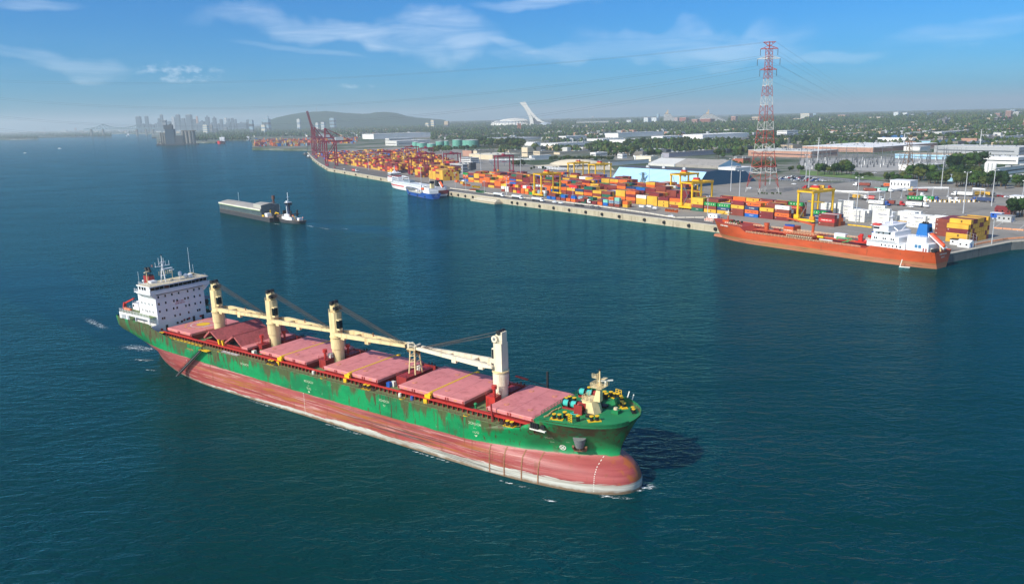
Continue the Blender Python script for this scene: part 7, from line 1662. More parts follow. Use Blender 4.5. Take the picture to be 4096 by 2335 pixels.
BL = [
 ('warehouse', 'white warehouse behind the right end of the blue shed', 'f', 1405, 330, 1190, 1628, 238, 'w', 'w', 0, 4), ('shed', 'small light blue shed with a white roof behind the big dark roof', 'f', 1160, 168, 1150, 1288, 135, 'l', 'w', 0, 0),
 ('workshop', 'low brick workshop left of the lattice tower base', 'f', 1508, 165, 1372, 1600, 112, 'r', 'd', 0, 3), ('factory', 'long brick factory with a pale roof behind the lattice tower', 'g', 2375, 740, 1572, 2720, 662, 'v', 'n', 1, 14), ('factory', 'tan block rising on the pale factory roof right of the tower', 'g', 2140, 630, 1985, 2262, 578, 't', 'd', 0, 2),
 ('depot', 'purple grey depot with a flat brown roof behind the blue shed', 'g', 560, 735, 470, 1165, 680, 'p', 'd', 0, 6), ('plant', 'cream plant building with a pipe duct left of the blue shed', 'f', 330, 150, 128, 425, 88, 'c', 'c', 0, 3), ('warehouse', 'long white wall building beside the cream duct plant', 'd', 2040, 905, 2030, 2540, 858, 'w', 'd', 0, 0),
 ('brick_block', 'brick red block left of the beige warehouses', 'd', 275, 785, 162, 300, 712, 'v', 'd', 0, 1), ('warehouse', 'beige warehouse with a long shaded end wall, nearest of its group', 'd', 545, 830, 245, 895, 772, 'e', 'c', 0, 8), ('warehouse', 'beige warehouse upper block behind the nearest one', 'd', 345, 762, 275, 565, 714, 'e', 'd', 0, 3), ('warehouse', 'tall beige block with a blank shaded wall', 'd', 752, 780, 740, 896, 712, 'e', 'd', 0, 1),
 ('tower_block', 'beige tower block above the warehouses with a balcony band', 'd', 990, 790, 916, 1062, 676, 'e', 'c', 1, 1), ('warehouse', 'low beige building with dark windows right of the beige tower', 'd', 1146, 768, 1064, 1322, 722, 'e', 'd', 1, 4), ('warehouse', 'long low beige and brick building behind the tree row', 'd', 1400, 762, 1325, 1790, 735, 'e', 'd', 0, 4),
 ('warehouse', 'white and pale blue striped shed in front of the beige warehouses', 'd', 1040, 836, 1012, 1292, 782, 'w', 'w', 0, 0), ('office_block', 'white office block with black window strips behind the grey office', 'd', 262, 880, 124, 372, 812, 'w', 'g', 3, 2), ('office_block', 'grey office with dark blue corner boxes on the yard road', 'd', 165, 1012, 2, 228, 892, 'g', 'n', 3, 3), ('office_block', 'dark grey low block beside the grey and blue office', 'd', 262, 960, 240, 335, 872, 'k', 'k', 1, 1),
 ('hangar', 'white hangar left of the long warehouse roofs', 'd', 1080, 652, 888, 1158, 606, 'w', 'n', 0, 4), ('hangar', 'long white hangar with a pale blue shaded side, centre of the row', 'd', 1374, 664, 1158, 1802, 624, 'w', 'n', 0, 8), ('hangar', 'low white hangar roof before the tree line', 'd', 1650, 674, 1646, 2540, 642, 'w', 'n', 0, 6), ('hangar', 'white hangar behind the long pale roofs', 'd', 1950, 590, 1742, 2272, 566, 'w', 'n', 0, 5), ('hangar', 'pale roofed hangar at the right end of the roofs', 'd', 2270, 615, 2036, 2640, 578, 'w', 'n', 0, 6),
 ('hangar', 'broad white and grey hangar with pale pillars in front of the towers', 'd', 2148, 545, 1976, 2725, 492, 'w', 'g', 0, 4), ('hangar', 'large white hangar with a flat white roof right of the tree row', 'g', 990, 508, 736, 1582, 448, 'w', 'w', 0, 6), ('warehouse', 'low white warehouse between the two big hangars', 'g', 480, 500, 338, 735, 468, 'w', 'w', 0, 3), ('office_block', 'white modern office right of the lattice tower', 'g', 2065, 448, 1938, 2210, 396, 'w', 'n', 2, 2), ('warehouse', 'dark low warehouse behind the lattice tower', 'g', 1680, 500, 1612, 2330, 466, 'w', 'k', 0, 3),
 ('factory', 'large white factory far behind the far container yard', 'b', 1265, 402, 1150, 1846, 352, 'w', 'n', 0, 6), ('warehouse', 'pale warehouse left of the green tanks', 'b', 1500, 470, 1385, 1840, 422, 'n', 'n', 1, 3), ('depot', 'pale depot with windows below the far white factory', 'b', 1420, 425, 1382, 1660, 396, 'n', 'w', 1, 2),
 ('warehouse', 'long warehouse roof right of the green tanks', 'd', 800, 580, 380, 1170, 560, 'n', 'g', 0, 5), ('depot', 'brown roofed depot above the long warehouse roof', 'd', 905, 560, 800, 1165, 545, 't', 'd', 0, 2), ('depot', 'white tower depot left of the broad hangar', 'd', 1480, 565, 1385, 1740, 530, 'w', 'n', 1, 3),
 ('distribution_centre', 'wide white roofed brick centre behind the power yard', 'h', 830, 600, 25, 1560, 545, 'v', 'w', 0, 16), ('brick_block', 'low brick block in front of the power yard', 'h', 128, 655, 0, 335, 605, 'v', 'n', 0, 4), ('warehouse', 'grey warehouse with small windows at the right edge', 'h', 2490, 628, 1525, 2700, 545, 'g', 'n', 1, 8), ('warehouse', 'light blue warehouse with loading doors behind the power yard', 'h', 1810, 682, 1078, 1972, 632, 'l', 't', 0, 0), ('warehouse', 'small white warehouse behind the thin dark pylon', 'h', 1365, 585, 1180, 1480, 535, 'w', 'n', 0, 1),
 ('warehouse', 'white flat roofed warehouse behind the big trees', 'h', 1450, 812, 1125, 1640, 752, 'w', 'n', 0, 5), ('depot', 'white truck depot with dark bays at the right edge', 'h', 2480, 735, 2052, 2640, 660, 'w', 'w', 1, 5), ('factory', 'white and pale blue factory beside the white silos', 'h', 2222, 865, 2215, 2700, 786, 'w', 'n', 1, 4), ('arena', 'blue roofed arena above the wide white roof', 'h', 1280, 478, 802, 1320, 436, 'w', 'w', 0, 0), ('arena', 'bright blue hall behind the white arena roof', 'h', 1172, 432, 892, 1180, 404, 'b', 'b', 0, 0), ('warehouse', 'pale blue low warehouse right of the arena', 'h', 1512, 500, 1282, 1790, 468, 'l', 'd', 0, 3), ('warehouse', 'white low warehouse behind the grey warehouse', 'h', 1820, 512, 1815, 2200, 488, 'w', 'n', 0, 3),
 ('warehouse', 'white warehouse by the small white silos far right', 'h', 2135, 460, 2125, 2640, 432, 'w', 'w', 0, 3), ('warehouse', 'long pale warehouse amid trees far right', 'h', 1610, 412, 1500, 1985, 368, 'n', 'n', 0, 3), ('school', 'cream school building amid trees far right', 'h', 1900, 362, 1855, 1985, 340, 'c', 'd', 1, 0), ('office_block', 'grey slab office amid the far trees with long window rows', 'h', 1650, 265, 1568, 1712, 226, 'd', 'd', 3, 0),
 ('warehouse', 'brown roofed warehouse at the far right behind the tree row', 'h', 2350, 945, 2340, 2700, 890, 'n', 'd', 0, 3), ('warehouse', 'white shed half hidden by trees right of the gatehouse', 'h', 1745, 930, 1660, 1850, 880, 'l', 'n', 0, 1), ('plant', 'low industrial white plant before the brick factory', 'd', 2200, 812, 2138, 2260, 755, 'w', 'd', 1, 2), ('houses_row', 'row of small white flat roofed buildings by the trees', 'd', 1860, 785, 1790, 2010, 742, 'w', 'w', 1, 2)]
for nm, lab, k, xc, yc, xl, xr, yt, wl, rf, bd, un in BL:
    building(nm, lab, nm.replace('_', ' '), k, xc, yc, xl, xr, yt, wl, rf, bd, 420 if k in 'gh' else 300, None, un)
# blue accents of the grey office
# ---- far apartment towers and city blocks, each one a thing
TW = [('g', 236, 332, 227, 290, 'w', 5, 'white slab tower with dark window rows, left of its twin'), ('g', 336, 430, 227, 290, 'w', 5, 'white slab tower with dark window rows, right of its twin'), ('g', 402, 440, 176, 285, 's', 0, 'slim grey tower behind the white twin slabs'), ('g', 625, 690, 226, 292, 'v', 4, 'brick tower at the foot of the left terraced pyramid'), ('g', 690, 820, 224, 285, 'r', 4, 'wide brick block between the two pyramids'), ('g', 848, 955, 246, 306, 'v', 4, 'pale brick tower before the right pyramid'), ('g', 955, 1150, 240, 302, 'r', 4, 'dark brick block before the right pyramid'), ('g', 1350, 1436, 208, 290, 'v', 5, 'red and white balcony block right of the pyramids'),
      ('g', 15, 100, 262, 305, 'n', 3, 'pale low tower at the left of the slab towers'), ('g', 2238, 2400, 172, 240, 'e', 4, 'large beige hospital with setback wings'), ('g', 2140, 2300, 236, 262, 't', 2, 'low tan wing before the beige hospital'), ('g', 2400, 2450, 172, 205, 's', 0, 'grey tower behind the beige hospital'), ('g', 1615, 1760, 214, 270, 't', 2, 'stepped pale block behind the lattice tower'),
      ('h', 1064, 1140, 138, 192, 'w', 6, 'white tower left of a pair on the right skyline'), ('h', 1168, 1240, 146, 190, 'w', 6, 'white tower right of a pair on the right skyline'), ('h', 1444, 1515, 146, 190, 'x', 4, 'blue glass tower on the right skyline'), ('h', 1252, 1310, 165, 188, 'n', 3, 'low white block beside the white tower pair'), ('h', 2342, 2425, 122, 190, 'v', 5, 'pinkish tower at the far right skyline'), ('h', 2426, 2515, 134, 195, 'n', 5, 'white tower at the far right skyline'), ('h', 2390, 2460, 112, 185, 's', 3, 'grey blue tower between pinkish and white towers'), ('h', 2220, 2300, 150, 186, 'v', 3, 'low pink block left of the far right towers'), ('h', 2260, 2420, 190, 222, 'r', 3, 'brick slab below the far right towers'), ('h', 2540, 2600, 250, 305, 'r', 4, 'brick tower at the right frame edge'),
      ('h', 778, 1010, 195, 222, 'e', 2, 'long low beige building on the right skyline'), ('h', 2072, 2420, 228, 255, 'w', 2, 'long white building with a green end amid far trees'), ('h', 218, 232, 208, 262, 'w', 0, 'slender white tower amid the trees'), ('h', 430, 560, 170, 200, 'v', 1, 'low red and white row on the right skyline'), ('d', 2475, 2550, 292, 362, 'w', 5, 'white striped tower left of the slab twins'), ('d', 2250, 2335, 320, 372, 'n', 3, 'pale stepped building between stadium and towers'), ('d', 2112, 2168, 348, 392, 'v', 2, 'pink tower block right of the small stadium'), ('d', 1800, 1850, 270, 300, 'g', 1, 'grey hilltop block behind the small stadium'),
      ('b', 675, 715, 232, 258, 'n', 2, 'white tower below the wooded hill, left one'), ('b', 732, 778, 226, 256, 'n', 3, 'white tower below the wooded hill, right one'), ('b', 820, 890, 184, 250, 's', 3, 'dark blue tower block below the wooded hill'), ('b', 120, 175, 252, 292, 'c', 2, 'cream block at the foot of the hill on the left'), ('b', 1795, 1842, 234, 262, 'e', 2, 'beige block left of the stadium'), ('b', 1850, 1898, 206, 238, 'e', 3, 'tan tower on the skyline left of the stadium'), ('b', 1985, 2045, 215, 240, 't', 1, 'brown block left of the stadium bowl'), ('b', 488, 530, 192, 215, 'n', 2, 'pale block on the left hill slope'), ('b', 140, 225, 190, 230, 's', 2, 'grey towers below the left hill slope'), ('b', 185, 205, 160, 200, 's', 1, 'thin grey tower at the left hill foot'), ('b', 0, 50, 205, 240, 's', 2, 'grey blocks between downtown and the hill'),
      ('a', 1400, 1460, 216, 318, 's', 6, 'broad downtown tower, leftmost of the skyline'), ('a', 1492, 1532, 214, 318, 's', 6, 'tall slab downtown tower, second from the left'), ('a', 1622, 1650, 236, 312, 's', 4, 'downtown tower with a lower left shoulder'), ('a', 1648, 1682, 197, 312, 's', 6, 'slim downtown tower, tallest on the left half'), ('a', 1762, 1803, 222, 300, 'g', 4, 'pale downtown tower right of the grain silo'), ('a', 1806, 1858, 197, 305, 's', 6, 'tall downtown tower with a slanted top'), ('a', 1862, 1906, 236, 305, 's', 4, 'squat downtown tower between two tall ones'), ('a', 1910, 1980, 197, 305, 's', 7, 'widest tall downtown tower at the centre'), ('a', 1978, 2012, 246, 305, 's', 3, 'lower downtown tower attached to the widest one'), ('a', 2013, 2037, 214, 305, 'v', 4, 'slim reddish downtown tower'),
      ('a', 2105, 2153, 222, 305, 's', 4, 'downtown tower with a pointed roof'), ('a', 2178, 2222, 232, 308, 's', 4, 'downtown tower with a pale pointed crown'), ('a', 2250, 2286, 246, 310, 's', 3, 'dark downtown tower right of the pale crown'), ('a', 2298, 2332, 232, 312, 'n', 5, 'white striped downtown tower'), ('a', 2336, 2360, 240, 312, 's', 3, 'narrow downtown tower beside the striped one'), ('a', 2366, 2397, 235, 312, 's', 4, 'downtown tower at the right of the skyline'), ('a', 2400, 2426, 246, 312, 's', 3, 'rightmost low downtown tower'), ('a', 1440, 1490, 292, 335, 's', 2, 'low block between the two left downtown towers'), ('a', 1530, 1556, 296, 335, 's', 2, 'low block right of the tall slab tower'), ('a', 1700, 1762, 268, 330, 's', 2, 'low downtown block behind the grain silo'), ('a', 2040, 2105, 270, 330, 's', 2, 'low downtown block left of the pointed tower'), ('a', 2425, 2554, 285, 340, 's', 2, 'wide grey block at the end of downtown'), ('a', 2520, 2554, 252, 290, 's', 2, 'grey tower at the far end of downtown'), ('a', 436, 470, 335, 372, 's', 2, 'grey block on the far left shore'), ('a', 636, 692, 358, 384, 'w', 2, 'white box building on the far left shore'), ('a', 765, 785, 335, 372, 'r', 1, 'red chimney block on the far left shore'), ('a', 1288, 1322, 314, 350, 's', 2, 'grey block behind the bridge'), ('a', 640, 660, 338, 360, 's', 1, 'small grey tower on the far left shore'),
      ('a', 2078, 2140, 304, 398, 'c', 4, 'cream grain building behind the wooded point'), ('a', 2150, 2182, 300, 392, 'd', 2, 'brown grain tower behind the wooded point'), ('a', 2185, 2230, 340, 396, 'k', 2, 'dark grain block behind the wooded point'), ('a', 2290, 2330, 330, 372, 'd', 2, 'brown block left of the terminal far upriver')]
_rf = random.Random(8)
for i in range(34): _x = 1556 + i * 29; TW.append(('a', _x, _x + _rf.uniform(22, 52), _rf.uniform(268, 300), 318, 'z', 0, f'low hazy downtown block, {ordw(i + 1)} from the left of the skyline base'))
FAR_D = {'a': 9600.0, 'b': 7200.0}
for k, x0, x1, yt, yb, wl, bd, lab in TW:
    u0, vt = Z(k, x0, yt); u1, vb = Z(k, x1, yb); um = (u0 + u1) / 2
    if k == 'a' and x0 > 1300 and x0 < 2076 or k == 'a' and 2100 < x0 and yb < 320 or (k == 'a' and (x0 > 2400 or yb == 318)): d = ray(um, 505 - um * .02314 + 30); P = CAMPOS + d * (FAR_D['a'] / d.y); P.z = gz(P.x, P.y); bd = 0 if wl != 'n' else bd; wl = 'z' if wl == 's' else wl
    elif k == 'b': d = ray(um, 540); P = CAMPOS + d * ((6500.0 if yt > 200 else 7600.0) / d.y); P.z = gz(P.x, P.y)
    else: P = G(um, vb)
    dist = (P - CAMPOS).dot(FW); Wd = (u1 - u0) / FPX * dist; H = rise(P, vt); az_ = math.atan2(P.x, P.y); rz = -az_ - .45; wx, wy = Wd * .72, Wd * .66
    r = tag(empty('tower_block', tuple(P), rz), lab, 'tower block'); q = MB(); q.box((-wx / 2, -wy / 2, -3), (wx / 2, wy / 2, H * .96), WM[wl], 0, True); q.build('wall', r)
    q = MB()
    if 'pointed' in lab: q.prism([(-wx * .5, -wy * .5), (wx * .5, -wy * .5), (wx * .5, wy * .5), (-wx * .5, wy * .5)], H * .8, H * 1.12, WM[wl], None, [(-1, -1), (1, -1), (1, 1), (-1, 1)])
    else: q.box((-wx * .32, -wy * .32, H * .96), (wx * .32, wy * .32, H), WM['g'])
    q.build('roof', r)
    for i in range(bd):
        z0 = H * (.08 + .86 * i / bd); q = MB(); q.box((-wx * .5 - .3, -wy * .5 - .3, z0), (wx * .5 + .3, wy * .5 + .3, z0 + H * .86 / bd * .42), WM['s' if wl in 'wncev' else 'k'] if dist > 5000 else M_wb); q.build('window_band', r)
    CLEAR.append((u0 - 1, u1 + 1, vt, vb + 1))
# ---- terraced pyramids
for lab, xa, xb, xs_, ytop, ysp, yb in (('left terraced white pyramid building with a fin on top', 492, 660, 532, 178, 125, 285), ('right terraced white pyramid building with a fin on top', 892, 1320, 1050, 178, 122, 290)):
    P = G(*Z('g', (xa + xb) / 2, yb)); ds = (P - CAMPOS).dot(FW); sc = ds / FPX / 3.1925; rz = -math.atan2(P.x, P.y); r = tag(empty('terraced_building', tuple(P), rz), lab, 'apartment building'); n_ = 9; H = rise(P, Z('g', 0, ytop)[1])
    q = MB()
    for i in range(n_):
        t = i / n_; l0 = (xa + (xs_ - 36 - xa) * t - (xa + xb) / 2) * sc; l1 = (xb + (xs_ + 40 - xb) * t - (xa + xb) / 2) * sc
        q.box((l0, -20 + 2 * i, H * t), (l1, 24, H * (t + .55 / n_)), WM['n']); q.box((l0 + 1, -19 + 2 * i, H * (t + .55 / n_)), (l1 - 1, 23, H * (t + 1 / n_)), M_wb)
    q.build('terraces', r); q = MB(); xc_ = (xs_ - (xa + xb) / 2) * sc; Hf = rise(P, Z('g', 0, ysp)[1])
    q.extrude([(xc_ - 18 * sc, 0, H), (xc_ + 20 * sc, 0, H), (xc_ + 18 * sc, 0, H + (Hf - H) * .95), (xc_ + 8 * sc, 0, Hf), (xc_ + 2 * sc, 0, H + (Hf - H) * .5), (xc_ - 16 * sc, 0, H + (Hf - H) * .35)], (0, -4, 0), (0, 8, 0), WM['t']); q.build('fin', r); CLEAR.append((Z('g', xa, 0)[0], Z('g', xb, 0)[0], Z('g', 0, ysp)[1], Z('g', 0, yb)[1]))
# ---- stadium with the leaning tower
P = G(*Z('d', 905, 398)); ds = (P - CAMPOS).dot(FW); sc = ds / FPX / 3.1925; rz = -math.atan2(P.x, P.y); stad = tag(empty('stadium', tuple(P), rz), 'white ribbed oval stadium with an inclined white tower leaning over its dome', 'stadium')
zt = lambda y: rise(P, Z('d', 0, y)[1])
M_st = mat('stadium_white', S(214, 212, 204), .7, .06, .01); M_stg = mat('stadium_grey', S(150, 160, 168), .6, .1, .02)
def oval(q, cx_, rx, ry, z0, f0, z1, f1, m, n_=48):
    vs = [(cx_ + rx * f * math.cos(2 * math.pi * i / n_), ry * f * math.sin(2 * math.pi * i / n_) + 60, z) for z, f in ((z0, f0), (z1, f1)) for i in range(n_)]
    q.add(vs, [(i, (i + 1) % n_, n_ + (i + 1) % n_, n_ + i) for i in range(n_)], m, True)
cx0 = (765 - 905) * sc; rx = 248 * sc; ry = 190 * sc
q = MB(); oval(q, cx0, rx, ry, 0, .97, zt(385), 1.0, M_stg); oval(q, cx0, rx, ry, zt(388), 1.0, zt(352), .90, M_st); oval(q, cx0, rx, ry, zt(352), .90, zt(331), .70, M_stg); q.build('bowl', stad)
q = MB()
for i in range(34): a = 2 * math.pi * i / 34; q.path([Vector((cx0 + rx * f * math.cos(a), ry * f * math.sin(a) + 60, z)) for f, z in ((1.01, zt(388)), (.92, zt(350)), (.70, zt(329)))], 2.6, M_st, 5)
q.build('ribs', stad)
q = MB(); cxd = (815 - 905) * sc; n_ = 40
for (z0, f0), (z1, f1) in zip(((zt(333), .80), (zt(318), .74), (zt(304), .52), (zt(295), .25)), ((zt(318), .74), (zt(304), .52), (zt(295), .25), (zt(291), .01))): oval(q, cxd, rx * .96, ry * .96, z0, f0, z1, f1, M_st, n_)
q.build('dome', stad)
Lf = [(1022, 375), (1020, 335), (1012, 290), (985, 225), (950, 165), (905, 112), (892, 98)]; Rt = [(1300, 378), (1180, 345), (1120, 300), (1060, 235), (1022, 180), (990, 130), (968, 92)]
q = MB(); tk = [46, 40, 34, 28, 24, 21, 20]
for i in range(6):
    (xa, ya), (xb, yb), (xc, yc), (xd, yd) = Lf[i], Lf[i + 1], Rt[i], Rt[i + 1]; w0, w1 = (26 if i < 3 else 99), (26 if i < 2 else 99)
    X = lambda x: (x - 905) * sc
    def seg(a0, z0, b0, z0b, a1, z1, b1, z1b, h0, h1, m):
        q.add([(a0, -h0, z0), (b0, -h0, z0b), (b0, h0, z0b), (a0, h0, z0), (a1, -h1, z1), (b1, -h1, z1b), (b1, h1, z1b), (a1, h1, z1)], [(0, 1, 5, 4), (1, 2, 6, 5), (2, 3, 7, 6), (3, 0, 4, 7), (4, 5, 6, 7)], m)
    if i >= 3: seg(X(xa), zt(ya), X(xc), zt(yc), X(xb), zt(yb), X(xd), zt(yd), tk[i], tk[i + 1], M_st)
    else:
        f0, f1 = (.16 + .12 * i), (.16 + .12 * (i + 1)) if i < 2 else .5
        mixp = lambda p, r, f: (p[0] + (r[0] - p[0]) * f, p[1] + (r[1] - p[1]) * f)
        l0, l1 = mixp(Lf[i], Rt[i], f0), mixp(Lf[i + 1], Rt[i + 1], f1); r0_, r1_ = mixp(Rt[i], Lf[i], f0 + .12), mixp(Rt[i + 1], Lf[i + 1], f1)
        seg(X(xa), zt(ya), X(l0[0]), zt(l0[1]), X(xb), zt(yb), X(l1[0]), zt(l1[1]), tk[i], tk[i + 1], M_st); seg(X(r0_[0]), zt(r0_[1]), X(xc), zt(yc), X(r1_[0]), zt(r1_[1]), X(xd), zt(yd), tk[i], tk[i + 1], M_st)
        seg(X(l0[0]), zt(l0[1]), X(r0_[0]), zt(r0_[1]), X(l1[0]), zt(l1[1]), X(r1_[0]), zt(r1_[1]), tk[i] - 8, tk[i + 1] - 8, WM['k'])
q.build('inclined_tower', stad)
q = MB(); q.ball(((1215 - 905) * sc, -20, 0), 85 * sc, M_stg, 20, 12, .55); q.box(((1000 - 905) * sc, -30, 0), ((1330 - 905) * sc, 40, zt(378)), M_st); q.build('base_hall', stad); CLEAR.append((Z('d', 515, 0)[0], Z('d', 1300, 0)[0], 400, Z('d', 0, 398)[1]))
P = G(*Z('d', 1820, 378)); ds = (P - CAMPOS).dot(FW); sc = ds / FPX / 3.1925; r = tag(empty('stadium', tuple(P), -math.atan2(P.x, P.y)), 'small open stadium with a long flat white roof on posts', 'stadium'); H = rise(P, Z('d', 0, 345)[1])
q = MB(); q.box((-205 * sc, 0, H * .25), (205 * sc, 50, H * .45), WM['g']); q.build('stand', r); q = MB(); q.box((-205 * sc, -12, H * .85), (205 * sc, 50, H), M_st); [q.box((-205 * sc + i * 27 * sc, 0, 0), (-203 * sc + i * 27 * sc, 3, H), M_st) for i in range(16)]; q.build('roof', r); CLEAR.append((2305, 2435, 484, 500))
for x_ in (872, 899): 
    P = G(*Z('d', x_, 460)); q = MB(); q.cyl((0, 0, 0), (0, 0, rise(P, Z('d', 0, 362)[1])), 4.2, 3.2, WM['r'], 10); tag(q.build('brick_chimney', None, tuple(P)), f'tall brick chimney in front of the stadium bowl, {"left" if x_ < 880 else "right"} of two', 'chimney')
# ---- big blue shed: profile of its dark end measured on the end plane
P0 = G(*Z('f', 920, 474))
def on_end(x, y):
    d = ray(*Z('f', x, y)); t = (P0 - CAMPOS).dot(E1) / d.dot(E1); q = CAMPOS + d * t; return (q - P0).dot(E2), q.z - P0.z
prof = [(0, 0)] + [on_end(x, y) for x, y in ((1040, 282), (1205, 252), (1540, 270), (1678, 398))]; prof.append((prof[-1][0], 0))
Ls = solve(P0, -E1, Z('e', 2050, 0)[0], 400)
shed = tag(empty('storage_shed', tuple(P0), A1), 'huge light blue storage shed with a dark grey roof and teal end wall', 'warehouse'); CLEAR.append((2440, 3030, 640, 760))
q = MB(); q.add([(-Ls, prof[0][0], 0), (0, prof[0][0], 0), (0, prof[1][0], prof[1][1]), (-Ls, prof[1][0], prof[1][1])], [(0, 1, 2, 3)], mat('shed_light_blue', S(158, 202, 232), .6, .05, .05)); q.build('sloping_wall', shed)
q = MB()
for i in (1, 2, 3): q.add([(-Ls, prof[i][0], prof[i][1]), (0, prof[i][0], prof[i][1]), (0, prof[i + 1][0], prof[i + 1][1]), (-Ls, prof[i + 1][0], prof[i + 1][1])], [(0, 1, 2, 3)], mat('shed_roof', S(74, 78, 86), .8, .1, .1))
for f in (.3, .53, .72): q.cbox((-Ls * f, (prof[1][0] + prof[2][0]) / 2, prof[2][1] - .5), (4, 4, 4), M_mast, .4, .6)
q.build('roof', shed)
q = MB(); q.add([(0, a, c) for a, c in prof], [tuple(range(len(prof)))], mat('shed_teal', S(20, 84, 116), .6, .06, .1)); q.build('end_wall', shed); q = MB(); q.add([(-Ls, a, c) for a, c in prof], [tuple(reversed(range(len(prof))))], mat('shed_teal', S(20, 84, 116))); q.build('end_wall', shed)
P1 = G(*Z('f', 640, 215)); H1 = rise(P1, Z('f', 640, 180)[1]); H2 = rise(P1, Z('f', 590, 118)[1]); L_ = solve(P1, E1, Z('f', 1190, 0)[0], 300); sh2 = tag(empty('storage_shed', tuple(P1), A1), 'grey concrete roofed gable shed behind the light blue shed', 'warehouse')
q = MB(); q.extrude([(0, 0, 0), (0, 0, H1), (0, 24, H2), (0, 48, H1), (0, 48, 0)], (0, 0, 0), (L_, 0, 0), mat('concrete_roof', S(150, 146, 140), .9, .16, .1, dirt=S(98, 96, 92), dirt_amt=.5, streak=True), WM['l']); q.build('roof', sh2); q = MB(); q.extrude([(-55, -1, 0), (-55, -1, H1 * .9), (-55, 26, H2 * .95), (-55, 50, H1 * .9), (-55, 50, 0)], (0, 0, 0), (54.5, 0, 0), WM['n'], WM['l']); q.build('wing', sh2)
# ---- ducts on the cream plant, silos, green tanks
P = G(*Z('f', 130, 168)); q = MB(); h_ = rise(P, Z('f', 0, 92)[1]); q.path([Vector(a) for a in ((0, 0, 0), (0, 0, h_), (0, 14, h_ + 1))], 1.5, WM['w'], 10); tag(q.build('pipe_duct', None, tuple(P)), 'white pipe duct bending over the cream plant', 'duct')
P = G(*Z('f', 475, 120)); q = MB(); q.cyl((0, 0, 0), (0, 0, rise(P, Z('f', 0, 52)[1])), 1.4, 1.4, M_mast, 10); tag(q.build('chimney', None, tuple(P)), 'grey steel chimney beside the cream plant', 'chimney')
M_tk = mat('tank_green', S(98, 164, 146), .55, .1, .1, dirt=S(60, 120, 110), dirt_amt=.4, streak=True)
for i, (x0, x1, yt, yb) in enumerate(((1655, 1730, 430, 490), (1700, 1806, 442, 498), (1806, 1898, 448, 502), (1896, 1984, 424, 495), (1980, 2032, 420, 488), (2066, 2166, 408, 486), (2168, 2342, 412, 488))):
    P = G(*Z('b', (x0 + x1) / 2, yb)); rad = (x1 - x0) / 2.554 / 2 / FPX * (P - CAMPOS).dot(FW); H = rise(P, Z('b', 0, yt)[1]) ; r = tag(empty('storage_tank', (P.x, P.y + rad * .8, P.z)), f'green cylindrical storage tank, {ordw(i + 1)} from the left behind the far yard', 'storage tank', 'green storage tanks')
    q = MB(); q.cyl((0, 0, 0), (0, 0, H), rad, rad, M_tk, 36, False); q.build('shell', r); q = MB(); q.cyl((0, 0, H), (0, 0, H + 1.2), rad * 1.01, rad * .2, WM['n'], 36); q.build('roof', r); CLEAR.append((Z('b', x0, 0)[0], Z('b', x1, 0)[0], Z('b', 0, yt)[1], Z('b', 0, yb)[1] + 6))
for i, (x0, x1) in enumerate(((2096, 2140), (2142, 2184), (2186, 2230))):
    P = G(*Z('h', (x0 + x1) / 2, 838)); rad = (x1 - x0) / 2.8504 / 2 / FPX * (P - CAMPOS).dot(FW); q = MB(); H = rise(P, Z('h', 0, 726)[1]); q.cyl((0, 0, 0), (0, 0, H), rad, rad, WM['w'], 20); q.ball((0, 0, H), rad, WM['w'], 16, 8, .4); tag(q.build('silo', None, tuple(P)), f'white silo tower at the right, {ordw(i + 1)} of three from the left', 'silo', 'white silos')
# ---- grain elevator pier far upriver
P = at(*Z('a', 1668, 512), 2.0); dg_ = (P - CAMPOS).dot(FW); sc = dg_ / FPX / 2.554; r = tag(empty('grain_elevator', tuple(P), R(12)), 'dark grain elevator with pale silo cylinders on a pier far upriver', 'grain elevator')
zh_ = lambda y: rise(P, Z('a', 0, y)[1])
q = MB(); q.box((-66 * sc, -4, -4), (330 * sc, 40, 3), M_bhull); q.build('pier', r)
for i in range(3): q = MB(); q.cyl((-20 * sc + i * 20 * sc, 10, 2), (-20 * sc + i * 20 * sc, 10, zh_(388)), 9 * sc, 9 * sc, WM['d'], 14); q.build('silo', r)
for i in range(4): q = MB(); q.cyl((195 * sc + i * 34 * sc, 14, 2), (195 * sc + i * 34 * sc, 14, zh_(374)), 15 * sc, 15 * sc, WM['k'] if i == 3 else WM['d'], 16); q.build('silo', r)
q = MB(); q.box((28 * sc, 4, 2), (112 * sc, 40, zh_(352)), WM['z']); q.box((18 * sc, 8, zh_(352)), (100 * sc, 34, zh_(308)), WM['k']); q.box((-4 * sc, 10, zh_(268)), (50 * sc, 30, zh_(258)), WM['g']); q.box((6 * sc, 12, zh_(308)), (44 * sc, 28, zh_(268)), WM['g']); q.box((112 * sc, 6, 2), (190 * sc, 30, zh_(420)), WM['k']); q.box((180 * sc, 8, zh_(376)), (320 * sc, 30, zh_(368)), WM['d']); q.build('headhouse', r)
q = MB(); q.bar((40 * sc, 20, zh_(330)), (90 * sc, 20, zh_(300)), 5, WM['k']); q.bar((-60 * sc, 2, 2), (-10 * sc, 2, zh_(470)), 3, WM['k']); q.build('conveyor', r); CLEAR.append((620, 800, 470, 582))
